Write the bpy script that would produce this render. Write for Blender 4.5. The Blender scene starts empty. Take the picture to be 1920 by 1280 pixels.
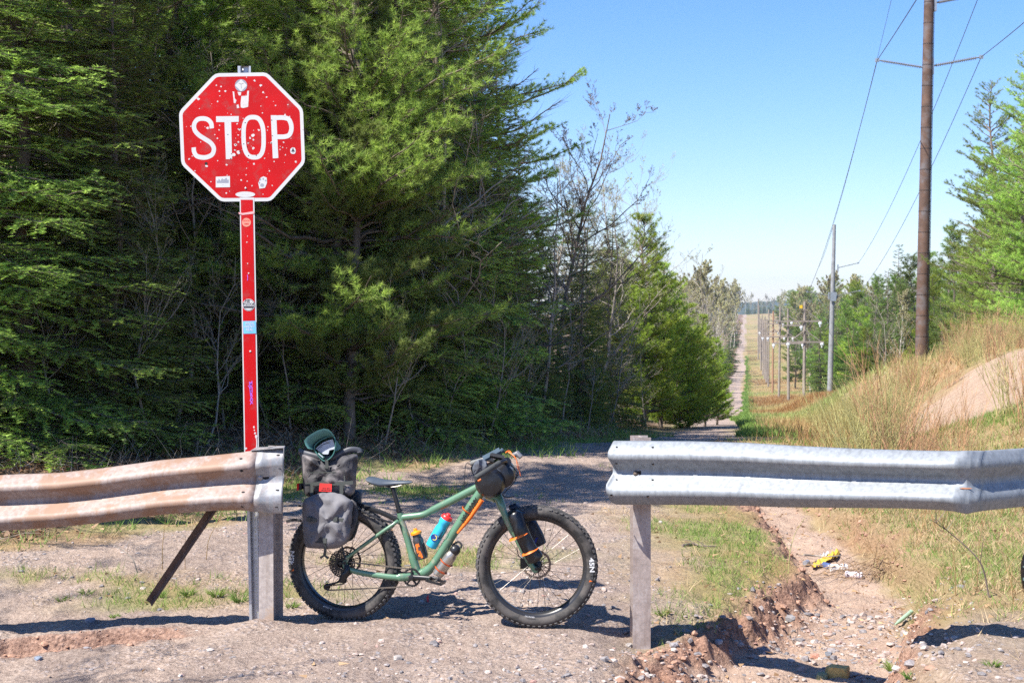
import bpy, math, random
import numpy as np
from mathutils import Vector, Matrix
R = math.radians
rnd = random.Random(7)
rng = np.random.default_rng(11)
sc = bpy.context.scene
col = sc.collection
# ---------------------------------------------------------------- camera, world, sun, exposure
FPX = 2667.0                       # focal length in photo pixels (1920 wide)
CAMZ = 1.90
PITCH = math.atan(50.0 / FPX)
cam_d = bpy.data.cameras.new('camera')
cam = bpy.data.objects.new('camera', cam_d)
col.objects.link(cam)
cam_d.sensor_width = 36.0
cam_d.lens = 50.0
cam_d.clip_start = 0.1
cam_d.clip_end = 20000
cam.location = (0, 0, CAMZ)
cam.rotation_euler = (math.pi / 2 - PITCH, 0, 0)
cam_d.dof.use_dof = True
cam_d.dof.focus_distance = 8.75
cam_d.dof.aperture_fstop = 9.0
sc.camera = cam
SUNV = Vector((-0.62, -0.42, 1.0)).normalized()
w = bpy.data.worlds.new("World")
sc.world = w
w.use_nodes = True
nt = w.node_tree
sky = nt.nodes.new('ShaderNodeTexSky')
sky.sky_type = 'NISHITA'
sky.sun_disc = False
sky.sun_elevation = math.asin(SUNV.z)
sky.sun_rotation = math.atan2(SUNV.x, SUNV.y)
sky.altitude = 300
sky.air_density = 1.0
sky.dust_density = 0.3
sky.ozone_density = 4.5
nt.nodes['Background'].inputs[1].default_value = 0.10
hsky = nt.nodes.new('ShaderNodeHueSaturation')
hsky.inputs['Saturation'].default_value = 1.25
mul = nt.nodes.new('ShaderNodeMix'); mul.data_type = 'RGBA'; mul.blend_type = 'MULTIPLY'; mul.inputs[0].default_value = 1.0; mul.inputs[7].default_value = (1.0, .93, 1.0, 1)
nt.links.new(sky.outputs[0], mul.inputs[6])
nt.links.new(mul.outputs[2], hsky.inputs['Color'])
nt.links.new(hsky.outputs[0], nt.nodes['Background'].inputs[0])
sl = bpy.data.lights.new('sun', 'SUN')
sl.energy = 5.0
sl.angle = R(0.5)
sl.color = (1.0, 0.955, 0.88)
sun = bpy.data.objects.new('sun', sl)
col.objects.link(sun)
sun.rotation_euler = SUNV.to_track_quat('Z', 'Y').to_euler()
sun.location = (-20, -10, 40)
vs = sc.view_settings
vs.view_transform = 'Standard'
vs.look = 'None'
vs.exposure = 1.13
vs.gamma = 1.0
sc.cycles.max_bounces = 5
sc.cycles.diffuse_bounces = 4
sc.cycles.glossy_bounces = 2
sc.cycles.transmission_bounces = 4
sc.cycles.transparent_max_bounces = 4
sc.cycles.caustics_reflective = False
sc.cycles.caustics_refractive = False
sc.cycles.use_denoising = False

# ---------------------------------------------------------------- helpers
FW = Vector((0, math.cos(PITCH), -math.sin(PITCH)))
UP = Vector((0, math.sin(PITCH), math.cos(PITCH)))
def ray(px, py):
    return FW + Vector((1, 0, 0)) * ((px - 960) / FPX) + UP * ((640 - py) / FPX)
def P(px, py, Y):
    d = ray(px, py)
    return Vector((0, 0, CAMZ)) + d * (Y / d.y)
class Plane:
    """a vertical plane through (x, y); yaw turns it; pixel -> point on it, lat metres in front of it"""
    def __init__(s, x, y, yaw):
        s.o = Vector((x, y, 0)); s.d = Vector((math.cos(yaw), -math.sin(yaw), 0)); s.n = Vector((-math.sin(yaw), -math.cos(yaw), 0))
    def __call__(s, px, py, lat=0.0):
        r = ray(px, py); c = Vector((0, 0, CAMZ)); o = s.o + s.n * lat
        return c + r * ((o - c).dot(s.n) / r.dot(s.n))
WM = {}
def tag(o, label=None, cat=None, group=None, kind=None):
    if label: o['label'] = label
    if cat: o['category'] = cat
    if group: o['group'] = group
    if kind: o['kind'] = kind
    return o
def thing(name, loc, label, cat, group=None, rz=0.0):
    o = bpy.data.objects.new(name, None)
    col.objects.link(o)
    o.location = loc
    o.rotation_euler = (0, 0, rz)
    o.empty_display_size = 0.1
    WM[o.name] = Matrix.Translation(Vector(loc)) @ Matrix.Rotation(rz, 4, 'Z')
    return tag(o, label, cat, group)
def mkmesh(name, V, F4=None, F3=None, mats=None, smooth=True, attrs=None, sharp=None, mi=None):
    V = np.asarray(V, dtype=np.float32).reshape(-1, 3)
    me = bpy.data.meshes.new(name)
    F4 = np.zeros((0, 4), np.int32) if F4 is None or len(F4) == 0 else np.asarray(F4, np.int32)
    F3 = np.zeros((0, 3), np.int32) if F3 is None or len(F3) == 0 else np.asarray(F3, np.int32)
    me.vertices.add(len(V)); me.vertices.foreach_set('co', V.ravel())
    nl = F4.size + F3.size
    me.loops.add(nl)
    me.loops.foreach_set('vertex_index', np.concatenate([F4.ravel(), F3.ravel()]))
    me.polygons.add(len(F4) + len(F3))
    ls = np.concatenate([np.arange(len(F4)) * 4, F4.size + np.arange(len(F3)) * 3]).astype(np.int32)
    me.polygons.foreach_set('loop_start', ls)
    if mi is not None: me.polygons.foreach_set('material_index', np.asarray(mi, np.int32))
    me.update(calc_edges=True)
    me.polygons.foreach_set('use_smooth', np.full(len(F4) + len(F3), bool(smooth)))
    for k, a in (attrs or {}).items():
        a = np.asarray(a, np.float32)
        if a.ndim == 1:
            at = me.attributes.new(k, 'FLOAT', 'POINT'); at.data.foreach_set('value', a)
        else:
            at = me.attributes.new(k, 'FLOAT_COLOR', 'POINT'); at.data.foreach_set('color', a.ravel())
    for m in (mats if isinstance(mats, (list, tuple)) else [mats]):
        if m: me.materials.append(m)
    if sharp: me.set_sharp_from_angle(angle=R(sharp))
    return me
class MB:
    """collects shapes in world space; build() links them as one mesh object under a parent"""
    def __init__(s): s.v = []; s.f = []
    def add(s, v, f):
        n = len(s.v); s.v += [Vector(p) for p in v]; s.f += [tuple(i + n for i in q) for q in f]; return s
    def box(s, c, size, rot=None, M=None):
        x, y, z = [k / 2 for k in size]
        v = [Vector((i, j, k)) for i in (-x, x) for j in (-y, y) for k in (-z, z)]
        if rot is not None: v = [rot @ p for p in v]
        v = [p + Vector(c) for p in v]
        return s.add(v, [(0, 1, 3, 2), (4, 6, 7, 5), (0, 4, 5, 1), (2, 3, 7, 6), (0, 2, 6, 4), (1, 5, 7, 3)])
    def tube(s, pts, rad, n=10, cap=True, closed=False, sq=None):
        pts = [Vector(p) for p in pts]
        if not hasattr(rad, '__len__'): rad = [rad] * len(pts)
        m = len(pts); T = []
        for i in range(m):
            a = pts[(i - 1) % m] if (closed or i > 0) else pts[0]
            b = pts[(i + 1) % m] if (closed or i < m - 1) else pts[-1]
            T.append((b - a).normalized())
        ref = Vector((0, 0, 1)) if abs(T[0].z) < .9 else Vector((0, 1, 0))
        nrm = T[0].cross(ref).normalized(); v = []
        for i in range(m):
            nrm = (nrm - T[i] * nrm.dot(T[i])).normalized(); bn = T[i].cross(nrm)
            ra, rb = (rad[i] if hasattr(rad[i], '__len__') else (rad[i], rad[i]))
            for k in range(n):
                a = 2 * math.pi * k / n
                v.append(pts[i] + nrm * (math.cos(a) * ra) + bn * (math.sin(a) * rb))
        f = []
        for i in range(m if closed else m - 1):
            j = (i + 1) % m
            for k in range(n): f.append((i * n + k, i * n + (k + 1) % n, j * n + (k + 1) % n, j * n + k))
        if cap and not closed: f += [tuple(range(n))[::-1], tuple(range((m - 1) * n, m * n))]
        return s.add(v, f)
    def lathe(s, prof, o, axis, n=24, cap=True):
        """prof: (distance along axis, radius)"""
        axis = Vector(axis).normalized(); o = Vector(o)
        ref = Vector((0, 0, 1)) if abs(axis.z) < .9 else Vector((1, 0, 0))
        a1 = axis.cross(ref).normalized(); a2 = axis.cross(a1)
        v = [o + axis * h + (a1 * math.cos(2 * math.pi * k / n) + a2 * math.sin(2 * math.pi * k / n)) * r for h, r in prof for k in range(n)]
        f = [(i * n + k, i * n + (k + 1) % n, (i + 1) * n + (k + 1) % n, (i + 1) * n + k) for i in range(len(prof) - 1) for k in range(n)]
        if cap: f += [tuple(range(n))[::-1], tuple(range((len(prof) - 1) * n, len(prof) * n))]
        return s.add(v, f)
    def poly(s, front, back=None):
        """a flat polygon, with thickness when back points are given"""
        n = len(front)
        if back is None: return s.add(front, [tuple(range(n))])
        f = [tuple(range(n)), tuple(range(n, 2 * n))[::-1]] + [(i, n + i, n + (i + 1) % n, (i + 1) % n) for i in range(n)]
        return s.add(list(front) + list(back), f)
    def strip(s, ctr, hw, nrm):
        """a ribbon of half width hw along ctr lying in the plane with normal nrm"""
        ctr = [Vector(c) for c in ctr]; v = []
        for i, c in enumerate(ctr):
            t = (ctr[min(i + 1, len(ctr) - 1)] - ctr[max(i - 1, 0)]).normalized()
            q = t.cross(Vector(nrm)).normalized() * (hw[i] if hasattr(hw, '__len__') else hw)
            v += [c - q, c + q]
        return s.add(v, [(2 * i, 2 * i + 1, 2 * i + 3, 2 * i + 2) for i in range(len(ctr) - 1)])
    def build(s, name, m, parent=None, root=None, smooth=True, sharp=38, label=None):
        root = root or parent
        v = s.v
        me = bpy.data.meshes.new(name)
        if root is not None:
            inv = WM[root.name].inverted(); v = [inv @ p for p in v]
        me.from_pydata([tuple(p) for p in v], [], s.f)
        me.materials.append(m)
        me.polygons.foreach_set('use_smooth', [bool(smooth)] * len(me.polygons))
        me.update()
        if smooth and sharp: me.set_sharp_from_angle(angle=R(sharp))
        o = bpy.data.objects.new(name, me)
        col.objects.link(o)
        if parent is not None: o.parent = parent
        if root is not None: WM[o.name] = WM[root.name]
        else: WM[o.name] = Matrix.Identity(4)
        if label: o['label'] = label
        return o
def catmull(pts, n=8, closed=False):
    pts = [Vector(p) for p in pts]; out = []; m = len(pts)
    for i in range(m if closed else m - 1):
        p0 = pts[(i - 1) % m] if closed or i > 0 else pts[0] * 2 - pts[1]
        p1, p2 = pts[i], pts[(i + 1) % m]
        p3 = pts[(i + 2) % m] if closed or i + 2 < m else pts[-1] * 2 - pts[-2]
        for k in range(n):
            t = k / n
            out.append(0.5 * ((2 * p1) + (p2 - p0) * t + (2 * p0 - 5 * p1 + 4 * p2 - p3) * t * t + (3 * p1 - p0 - 3 * p2 + p3) * t ** 3))
    if not closed: out.append(pts[-1])
    return out
def text2d(body, size=1.0, bold=0.0, spacing=1.0):
    cu = bpy.data.curves.new('t', 'FONT'); cu.body = body; cu.size = size; cu.offset = bold
    cu.align_x = 'CENTER'; cu.align_y = 'CENTER'; cu.space_character = spacing
    o = bpy.data.objects.new('t', cu); col.objects.link(o)
    dg = bpy.context.evaluated_depsgraph_get(); me = bpy.data.meshes.new_from_object(o.evaluated_get(dg))
    v = [tuple(p.co) for p in me.vertices]; f = [tuple(p.vertices) for p in me.polygons]
    bpy.data.objects.remove(o); bpy.data.curves.remove(cu); bpy.data.meshes.remove(me)
    return v, f
def add_text(mb, body, o, xd, yd, size, sx=1.0, bold=0.0, spacing=1.0):
    v, f = text2d(body, 1.0, bold, spacing)
    o = Vector(o); xd = Vector(xd).normalized(); yd = Vector(yd).normalized()
    mb.add([o + xd * (p[0] * size * sx) + yd * (p[1] * size) for p in v], f)
# ---------------------------------------------------------------- numpy noise
def _h(ix, iy, s):
    n = (ix.astype(np.int64) * 374761393 + iy.astype(np.int64) * 668265263 + s * 1442695041) & 0x7fffffff
    n = ((n ^ (n >> 13)) * 1274126177) & 0x7fffffff
    return ((n ^ (n >> 16)) & 0xffff) / 65535.0
def vnoise(x, y, s=0):
    ix = np.floor(x); iy = np.floor(y); fx = x - ix; fy = y - iy
    fx = fx * fx * (3 - 2 * fx); fy = fy * fy * (3 - 2 * fy)
    a = _h(ix, iy, s); b = _h(ix + 1, iy, s); c = _h(ix, iy + 1, s); d = _h(ix + 1, iy + 1, s)
    return (a + (b - a) * fx) * (1 - fy) + (c + (d - c) * fx) * fy
def fbm(x, y, o=4, s=0, g=0.5):
    t = 0; a = 1; n = 0
    for k in range(o):
        t = t + a * vnoise(x * 2 ** k + 17.3 * k, y * 2 ** k + 5.1 * k, s + k); n += a; a *= g
    return t / n - 0.5
def sstep(a, b, x):
    t = np.clip((x - a) / (b - a), 0, 1); return t * t * (3 - 2 * t)
# ---------------------------------------------------------------- materials
def N(nt, t, **kw):
    n = nt.nodes.new(t)
    for k, v in kw.items():
        if k in ('op',): n.operation = v
        elif k == 'bt': n.blend_type = v
        elif k.startswith('i'): n.inputs[int(k[1:])].default_value = v
        else: setattr(n, k, v)
    return n
def ramp(nt, fac, stops, interp='LINEAR'):
    r = nt.nodes.new('ShaderNodeValToRGB'); r.color_ramp.interpolation = interp
    e = r.color_ramp.elements
    while len(e) < len(stops): e.new(0.5)
    for q, (p, c) in zip(e, stops): q.position = p; q.color = (*c, 1) if len(c) == 3 else c
    nt.links.new(fac, r.inputs[0]); return r.outputs[0]
def mixc(nt, fac, a, b, bt='MIX'):
    m = nt.nodes.new('ShaderNodeMix'); m.data_type = 'RGBA'; m.blend_type = bt
    for s, v in ((0, fac), (6, a), (7, b)):
        if hasattr(v, 'links') or hasattr(v, 'is_linked'): nt.links.new(v, m.inputs[s])
        else: m.inputs[s].default_value = (*v, 1) if isinstance(v, (tuple, list)) and len(v) == 3 else v
    return m.outputs[2]
def coords(nt, scale=(1, 1, 1), obj=True):
    t = nt.nodes.new('ShaderNodeTexCoord'); m = nt.nodes.new('ShaderNodeMapping'); m.inputs['Scale'].default_value = scale
    nt.links.new(t.outputs['Object'], m.inputs[0]); return m.outputs[0]
def noise(nt, vec, scale, detail=4, rough=0.55):
    n = nt.nodes.new('ShaderNodeTexNoise'); n.inputs['Scale'].default_value = scale; n.inputs['Detail'].default_value = detail; n.inputs['Roughness'].default_value = rough
    nt.links.new(vec, n.inputs['Vector']); return n.outputs['Fac']
def bump(nt, b, h, strength=0.3, dist=0.01):
    n = nt.nodes.new('ShaderNodeBump'); n.inputs['Strength'].default_value = strength; n.inputs['Distance'].default_value = dist
    nt.links.new(h, n.inputs['Height']); nt.links.new(n.outputs[0], b.inputs['Normal']); return n
def newmat(name):
    m = bpy.data.materials.new(name); m.use_nodes = True
    return m, m.node_tree, m.node_tree.nodes['Principled BSDF']
def mat(name, c, rough=0.6, metal=0.0, var=0.12, vscale=12, bmp=0.0, bscale=60, dirt=None, dirt_amt=0.5, dscale=5, spec=0.5, coat=0.0):
    m, nt, b = newmat(name)
    b.inputs['Roughness'].default_value = rough; b.inputs['Metallic'].default_value = metal
    b.inputs['Specular IOR Level'].default_value = spec
    if coat: b.inputs['Coat Weight'].default_value = coat; b.inputs['Coat Roughness'].default_value = .12
    v = coords(nt); n1 = noise(nt, v, vscale)
    cc = ramp(nt, n1, [(0.3, tuple(k * (1 - var) for k in c)), (0.7, tuple(min(1, k * (1 + var)) for k in c))])
    if dirt:
        n2 = noise(nt, v, dscale, 6, .65); f = ramp(nt, n2, [(0.62 - dirt_amt * .3, (0, 0, 0)), (0.72 - dirt_amt * .2, (1, 1, 1))])
        cc = mixc(nt, f, cc, dirt)
    nt.links.new(cc, b.inputs['Base Color'])
    if bmp: bump(nt, b, noise(nt, v, bscale), bmp, 0.003)
    return m
# ---------------------------------------------------------------- terrain
TZY = [-80, 0, 6, 10, 20, 25, 30, 40, 50, 65, 80, 115, 150, 250, 350, 500, 700, 900, 1100, 1400, 1650, 2200, 4000, 9000]
TZZ = [.5, .25, .04, 0, 0, -.35, -.7, -1.4, -2.0, -3.0, -3.95, -6.1, -8.1, -12, -13.2, -12.7, -10.7, -7.5, -3.5, 2.9, 0, -12, -12, -12]
def trail_z(y):
    return sum(np.interp(y * k, TZY, TZZ) for k in (.94, .97, 1.0, 1.03, 1.06)) / 5
EY = [-80, 5, 9, 10.2, 11.3, 13, 16.9, 19.5, 26, 46, 75, 100, 300, 1500, 9000]
EX = [-40, -30, -14, -8, -4.3, -3.1, -2.0, -.1, 1.9, 5.3, 8.6, 12.7, 45.7, 243.7, 1481]
def edge_x(y): return np.interp(y, EY, EX)
GP = [(3.35, 24, .10, .04), (3.2, 20, .18, .12), (3.0, 16.7, .24, .2), (2.85, 14.6, .26, .27), (2.88, 12.8, .28, .33), (2.74, 10.9, .34, .40), (2.35, 9.8, .36, .40), (1.95, 8.9, .40, .38), (1.45, 7.9, .50, .34), (1.1, 6.8, .4, .28), (.8, 5.2, .3, .15)]
def gully(x, y):
    """signed distance outside the gully floor, and local depth"""
    best = np.full(np.shape(x), 9.0); dep = np.zeros(np.shape(x))
    for a, b in zip(GP[:-1], GP[1:]):
        dx, dy = b[0] - a[0], b[1] - a[1]; L = dx * dx + dy * dy
        t = np.clip(((x - a[0]) * dx + (y - a[1]) * dy) / L, 0, 1)
        d = np.hypot(x - a[0] - t * dx, y - a[1] - t * dy) - (a[2] + t * (b[2] - a[2]))
        k = d < best; best = np.where(k, d, best); dep = np.where(k, a[3] + t * (b[3] - a[3]), dep)
    return best, dep
def terrain(x, y, fine=True):
    x = np.asarray(x, float); y = np.asarray(y, float)
    z = trail_z(y)
    near = sstep(60, 35, y)
    d = edge_x(y) - x                                   # metres into the forest
    z = z + np.clip(d, 0, 14) * .12 * near * sstep(9, 13, y) + .05 * near * sstep(0, 1.2, d)
    t = x - (.165 * y + 2)
    A = np.interp(y, [6, 8, 10, 14, 25, 57, 80, 127, 160, 250], [.05, .1, .25, .7, 1.8, 2.3, 1.3, 1.5, .4, .3])
    z = z + A * sstep(0, 4, t) + .04 * np.clip(t - 4, 0, 60) * sstep(10, 30, y)
    # far hills beyond the crest
    z = z + sstep(2300, 3600, y) * (24 + 26 * vnoise(x / 300 + 3, y / 900, 5) + 9 * vnoise(x / 55, y / 300, 6) + 5 * vnoise(x / 16, y / 120, 8))
    # ground falls a little towards the left foreground, small washed-out hollow there
    z = z - .10 * sstep(-1.7, -3.4, x) * sstep(10.5, 9.2, y)
    amp = sstep(60, 20, y)
    n1 = fbm(x * .45, y * .45, 3, 21); n2 = fbm(x * 1.8, y * 1.8, 4, 31)
    z = z + n1 * .16 * amp + n2 * .05 * amp
    if fine:
        n3 = fbm(x * 9, y * 9, 4, 41, .6)
        z = z + n3 * .038 * amp + fbm(x * 34, y * 34, 2, 45) * .013 * sstep(22, 12, y)
        gd, dep = gully(x, y)
        e = gd + .40 * (fbm(x * 2.1, y * 2.1, 4, 51, .65)) + .12 * fbm(x * 12, y * 12, 3, 52)
        bank = .55 * (1 - sstep(0.0, .24, e)) + .45 * (1 - sstep(-.1, .62, e + .3 * fbm(x * 4.5, y * 4.5, 3, 56)))
        z = z - dep * .88 * bank * (1 + .35 * fbm(x * 3.1, y * 3.1, 3, 55))
        rim = np.exp(-((e - .15) / .16) ** 2) * (dep / .4)
        z = z + rim * (.10 * fbm(x * 7, y * 7, 4, 61, .7) + .07 * fbm(x * 26, y * 26, 3, 62, .7))
        # hollow at left foreground
        h = np.hypot((x + 2.75) / .85, (y - 8.55) / .30) + .5 * fbm(x * 5, y * 5, 3, 71)
        z = z - .10 * (1 - sstep(.75, .95, h))
        # step of broken crust at right foreground
        s = (y - 8.05 - .33 * (x - 2.2)) + .35 * fbm(x * 3, y * 3, 3, 81)
        z = z + .10 * sstep(2.0, 2.25, x + .3 * fbm(x * 5, y * 5, 3, 82)) * (1 - sstep(0, .08, s)) * sstep(6, 7, y)
    # level spots under the wheels
    for cx, cy, cz, sx_, sy_ in ((-1.06, 8.95, -.02, .30, .16), (.15, 8.63, .0, .30, .16), (.80, 8.56, -.125, .28, .30), (-1.52, 8.64, .045, .22, .22)):
        k = np.exp(-(((x - cx) / sx_) ** 2 + ((y - cy) / sy_) ** 2)); z = z * (1 - k) + cz * k
    return z
def tz(x, y): return float(terrain(np.array([x]), np.array([y]))[0])
def masks(x, y):
    d = edge_x(y) - x; wob = fbm(x * 1.1, y * 1.1, 4, 91) * 1.4
    t = x - .165 * y + .5 * np.sin(y / 37.) * (y > 90) + 1.1 * fbm(y / 23. + 0 * x, 0 * y, 3, 88)
    far_road = sstep(-4.2, -3.5, t + wob * .7) * (1 - sstep(-1.2, -.3, t + wob * .7)) * (1 - .25 * np.exp(-((t + 2.3) / .35) ** 2))
    far_road = np.where(y > 75, far_road, 0)
    patch = np.exp(-(((x - 1.9) / .45) ** 2 + ((y - 12.3) / 2.0) ** 2)) + np.exp(-(((x + 2.0) / .85) ** 2 + ((y - 9.75) / .48) ** 2)) + .8 * np.exp(-(((x + .5) / 1.2) ** 2 + ((y - 11.3) / .6) ** 2)) + .8 * np.exp(-(((x + .9) / .6) ** 2 + ((y - 15.3) / .9) ** 2)) + .8 * np.exp(-(((x + 3.2) / .7) ** 2 + ((y - 10.3) / .35) ** 2))
    patch = np.clip(patch * (1 + 2.2 * fbm(x * 2.2, y * 2.2, 3, 97)), 0, 1.2)
    xr = np.interp(y, [4, 8, 9, 10, 12, 14, 16, 20, 26, 46, 75, 90], [.5, .95, 1.0, 1.1, 1.35, 1.45, 1.75, 2.6, 4.2, 7.3, 12, 14.4])
    near_road = sstep(-.25, .45, -(d + .3 + wob)) * (1 - sstep(-.5, .4, x - xr + wob * .9)) * (y <= 76)
    road = np.maximum(far_road, near_road * (1 - .92 * np.clip(patch * 1.3 - .2, 0, 1)))
    litter = sstep(-.1, .8, d + wob) * (y < 90) + sstep(3.2, 4.2, -t) * (y >= 90)
    gd, dep = gully(x, y)
    e = gd + .40 * (fbm(x * 2.1, y * 2.1, 4, 51, .65)) + .12 * fbm(x * 12, y * 12, 3, 52)
    gcx = np.interp(y, [p[1] for p in GP[::-1]], [p[0] for p in GP[::-1]]); rside = sstep(0, .25, x - gcx) * sstep(9.2, 10, y)
    sand = (1 - sstep(.02, .30, e + .22 * rside)) * sstep(.03, .2, dep)
    bank = np.exp(-((e - .14) / .12) ** 2) * sstep(.05, .3, dep) * (1 - .55 * rside)
    h = np.hypot((x + 2.75) / .85, (y - 8.55) / .30) + .5 * fbm(x * 5, y * 5, 3, 71)
    bank = np.maximum(bank, (1 - sstep(.9, 1.1, h)) * .8)
    # washed red sand on the right embankment
    q = np.hypot((x - 8.2) / 2.6, (y - 24.5) / 6.2) + .9 * fbm(x * .6, y * .6, 3, 95)
    sand = np.maximum(sand, (1 - sstep(.8, 1.0, q)) * .9)
    green = sstep(.03, .22, fbm(x * .55 + 9, y * .55, 4, 101)) * (1 - sand)
    green = np.clip(green * .9 + patch * 1.2 + 1.1 * np.exp(-(((t + .3) / .8) ** 2)) * (y > 60) * sstep(-.12, .1, fbm(y / 14. + 0 * x, x * .2, 3, 89)), 0, 1)
    green = np.where(y > 90, np.clip(green * .6 + .9 * sstep(0., .14, fbm(x * .045, y * .011, 3, 93)), 0, 1), green)
    crust = sstep(1.9, 2.3, x) * sstep(9.0, 8.5, y + .5 * fbm(x * 2, y * 2, 3, 83)) * (x < 4.5)
    road = np.maximum(road, crust * .8); green = green * (1 - .7 * crust)
    return road, litter, sand, bank, green
# polar sheet around the camera: fine inside the view, coarse elsewhere, out to the far hills
a_in = np.arange(-21.5, 21.51, .075)
a_out = np.concatenate([np.linspace(21.5, 60, 90)[1:], np.linspace(60, 180, 40)[1:]])
ang = np.radians(np.concatenate([-a_out[::-1], a_in, a_out[:-1]]))
rr = [0.6]
while rr[-1] < 9000:
    r_ = rr[-1]
    st = .35 if r_ < 5.5 else .022 if r_ < 11 else .002 * r_ if r_ < 18 else .0035 * r_ if r_ < 40 else .012 * r_ if r_ < 400 else .03 * r_
    rr.append(r_ + st)
rr = np.array(rr); A_, R_ = np.meshgrid(ang, rr)
gx = (R_ * np.sin(A_)).ravel(); gy = (R_ * np.cos(A_)).ravel()
gz = terrain(gx, gy)
mr, ml, ms, mb_, mg = masks(gx, gy)
na, nr = len(ang), len(rr)
ii = np.arange(nr - 1)[:, None] * na; jj = np.arange(na)[None, :]; j2 = (jj + 1) % na
F = np.stack([ii + jj, ii + j2, ii + na + j2, ii + na + jj], -1).reshape(-1, 4)[:, ::-1]
c0 = len(gx); GV = np.stack([gx, gy, gz], 1)
GV = np.vstack([GV, [[0, 0, tz(0, 0.01)]]])
F3 = np.array([[c0, (j + 1) % na, j] for j in range(na)])
one = np.ones(len(gx))
pad = lambda a: np.append(a, a[0])
m1 = np.stack([pad(mr), pad(ml), pad(ms), pad(one)], 1); m2 = np.stack([pad(mb_), pad(mg), pad(sstep(1700, 2500, gy)), pad(one)], 1)
def ground_material():
    m, nt, b = newmat('soil'); b.inputs['Roughness'].default_value = .92; b.inputs['Specular IOR Level'].default_value = .2
    a1 = N(nt, 'ShaderNodeAttribute', attribute_name='m1'); a2 = N(nt, 'ShaderNodeAttribute', attribute_name='m2')
    s1 = N(nt, 'ShaderNodeSeparateColor'); s2 = N(nt, 'ShaderNodeSeparateColor')
    nt.links.new(a1.outputs['Color'], s1.inputs[0]); nt.links.new(a2.outputs['Color'], s2.inputs[0])
    v = coords(nt)
    n_lo = noise(nt, v, .7, 5); n_mid = noise(nt, v, 5, 6, .65); n_hi = noise(nt, v, 45, 5, .7)
    road = ramp(nt, n_mid, [(.3, (.21, .145, .115)), (.5, (.38, .285, .22)), (.72, (.50, .39, .31))])
    road = mixc(nt, .62, road, ramp(nt, n_hi, [(.3, (.07, .055, .05)), (.44, (.25, .19, .16)), (.56, (.37, .29, .245)), (.72, (.62, .53, .46))]))
    # pebbles
    vo = N(nt, 'ShaderNodeTexVoronoi'); vo.inputs['Scale'].default_value = 30; nt.links.new(v, vo.inputs['Vector'])
    peb = ramp(nt, vo.outputs['Color'], [(.0, (.12, .11, .12)), (.35, (.25, .22, .22)), (.6, (.42, .34, .31)), (1, (.55, .5, .47))])
    pm = ramp(nt, vo.outputs['Distance'], [(.25, (1, 1, 1)), (.42, (0, 0, 0))])
    gate = ramp(nt, noise(nt, v, 2.2, 4), [(.46, (0, 0, 0)), (.6, (1, 1, 1))])
    pmx = N(nt, 'ShaderNodeMath', operation='MULTIPLY'); nt.links.new(pm, pmx.inputs[0]); nt.links.new(gate, pmx.inputs[1])
    road = mixc(nt, pmx.outputs[0], road, peb)
    verge = ramp(nt, n_mid, [(.3, (.16, .10, .06)), (.55, (.30, .23, .13)), (.75, (.42, .34, .21))])
    vg = ramp(nt, n_hi, [(.35, (.10, .13, .045)), (.65, (.25, .25, .10))])
    verge = mixc(nt, s2.outputs[1], verge, vg)
    wide = ramp(nt, n_lo, [(.35, (.36, .19, .09)), (.55, (.34, .26, .12)), (.7, (.17, .22, .07))])
    verge = mixc(nt, .45, verge, wide)
    lit = ramp(nt, n_mid, [(.3, (.07, .042, .028)), (.5, (.18, .11, .07)), (.75, (.33, .23, .15))])
    sand = ramp(nt, n_mid, [(.3, (.31, .205, .15)), (.6, (.44, .315, .235)), (.8, (.52, .41, .325))])
    sand = mixc(nt, .35, sand, ramp(nt, n_hi, [(.3, (.20, .14, .11)), (.5, (.40, .29, .22)), (.7, (.56, .45, .37))]))
    bank = ramp(nt, n_hi, [(.3, (.11, .06, .045)), (.5, (.30, .17, .12)), (.7, (.46, .29, .21))])
    vt = coords(nt, (1.6, .16, 1)); trk = ramp(nt, noise(nt, vt, 1.0, 3, .5), [(.38, (.78, .77, .78)), (.5, (1, 1, 1)), (.62, (1.15, 1.12, 1.08))]); road = mixc(nt, .6, road, trk, 'MULTIPLY')
    c = mixc(nt, s1.outputs[0], verge, road); c = mixc(nt, s1.outputs[1], c, lit)
    c = mixc(nt, s1.outputs[2], c, sand); c = mixc(nt, s2.outputs[0], c, bank)
    c = mixc(nt, s2.outputs[2], c, (.035, .055, .025))
    nt.links.new(c, b.inputs['Base Color'])
    hs = N(nt, 'ShaderNodeMath', operation='SUBTRACT'); hs.inputs[0].default_value = 1; nt.links.new(vo.outputs['Distance'], hs.inputs[1])
    hm = N(nt, 'ShaderNodeMath', operation='MULTIPLY'); nt.links.new(hs.outputs[0], hm.inputs[0]); nt.links.new(gate, hm.inputs[1])
    h = N(nt, 'ShaderNodeMath', operation='MULTIPLY_ADD'); nt.links.new(n_hi, h.inputs[0]); h.inputs[1].default_value = 1.2; nt.links.new(hm.outputs[0], h.inputs[2])
    bump(nt, b, h.outputs[0], 1.0, .022)
    return m
SOIL = ground_material()
far_f = np.hypot(GV[F[:, 0], 0], GV[F[:, 0], 1])
hill = (GV[F].mean(1)[:, 1] > 2250)
roadf = (m1[F, 0].mean(1) > .5) & ~hill
def sub_mesh(name, keep, extra=None, kind='structure', label=None):
    f = F[keep]; use = np.unique(f if extra is None else np.concatenate([f.ravel(), extra.ravel()]))
    mp = np.zeros(len(GV), np.int64); mp[use] = np.arange(len(use))
    me = mkmesh(name, GV[use], mp[f], None if extra is None else mp[extra], SOIL, True, {'m1': m1[use], 'm2': m2[use]})
    o = bpy.data.objects.new(name, me); col.objects.link(o); tag(o, label=label, kind=kind); return o
sub_mesh('ground', ~roadf & ~hill, F3)
sub_mesh('dirt_road', roadf)
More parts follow.
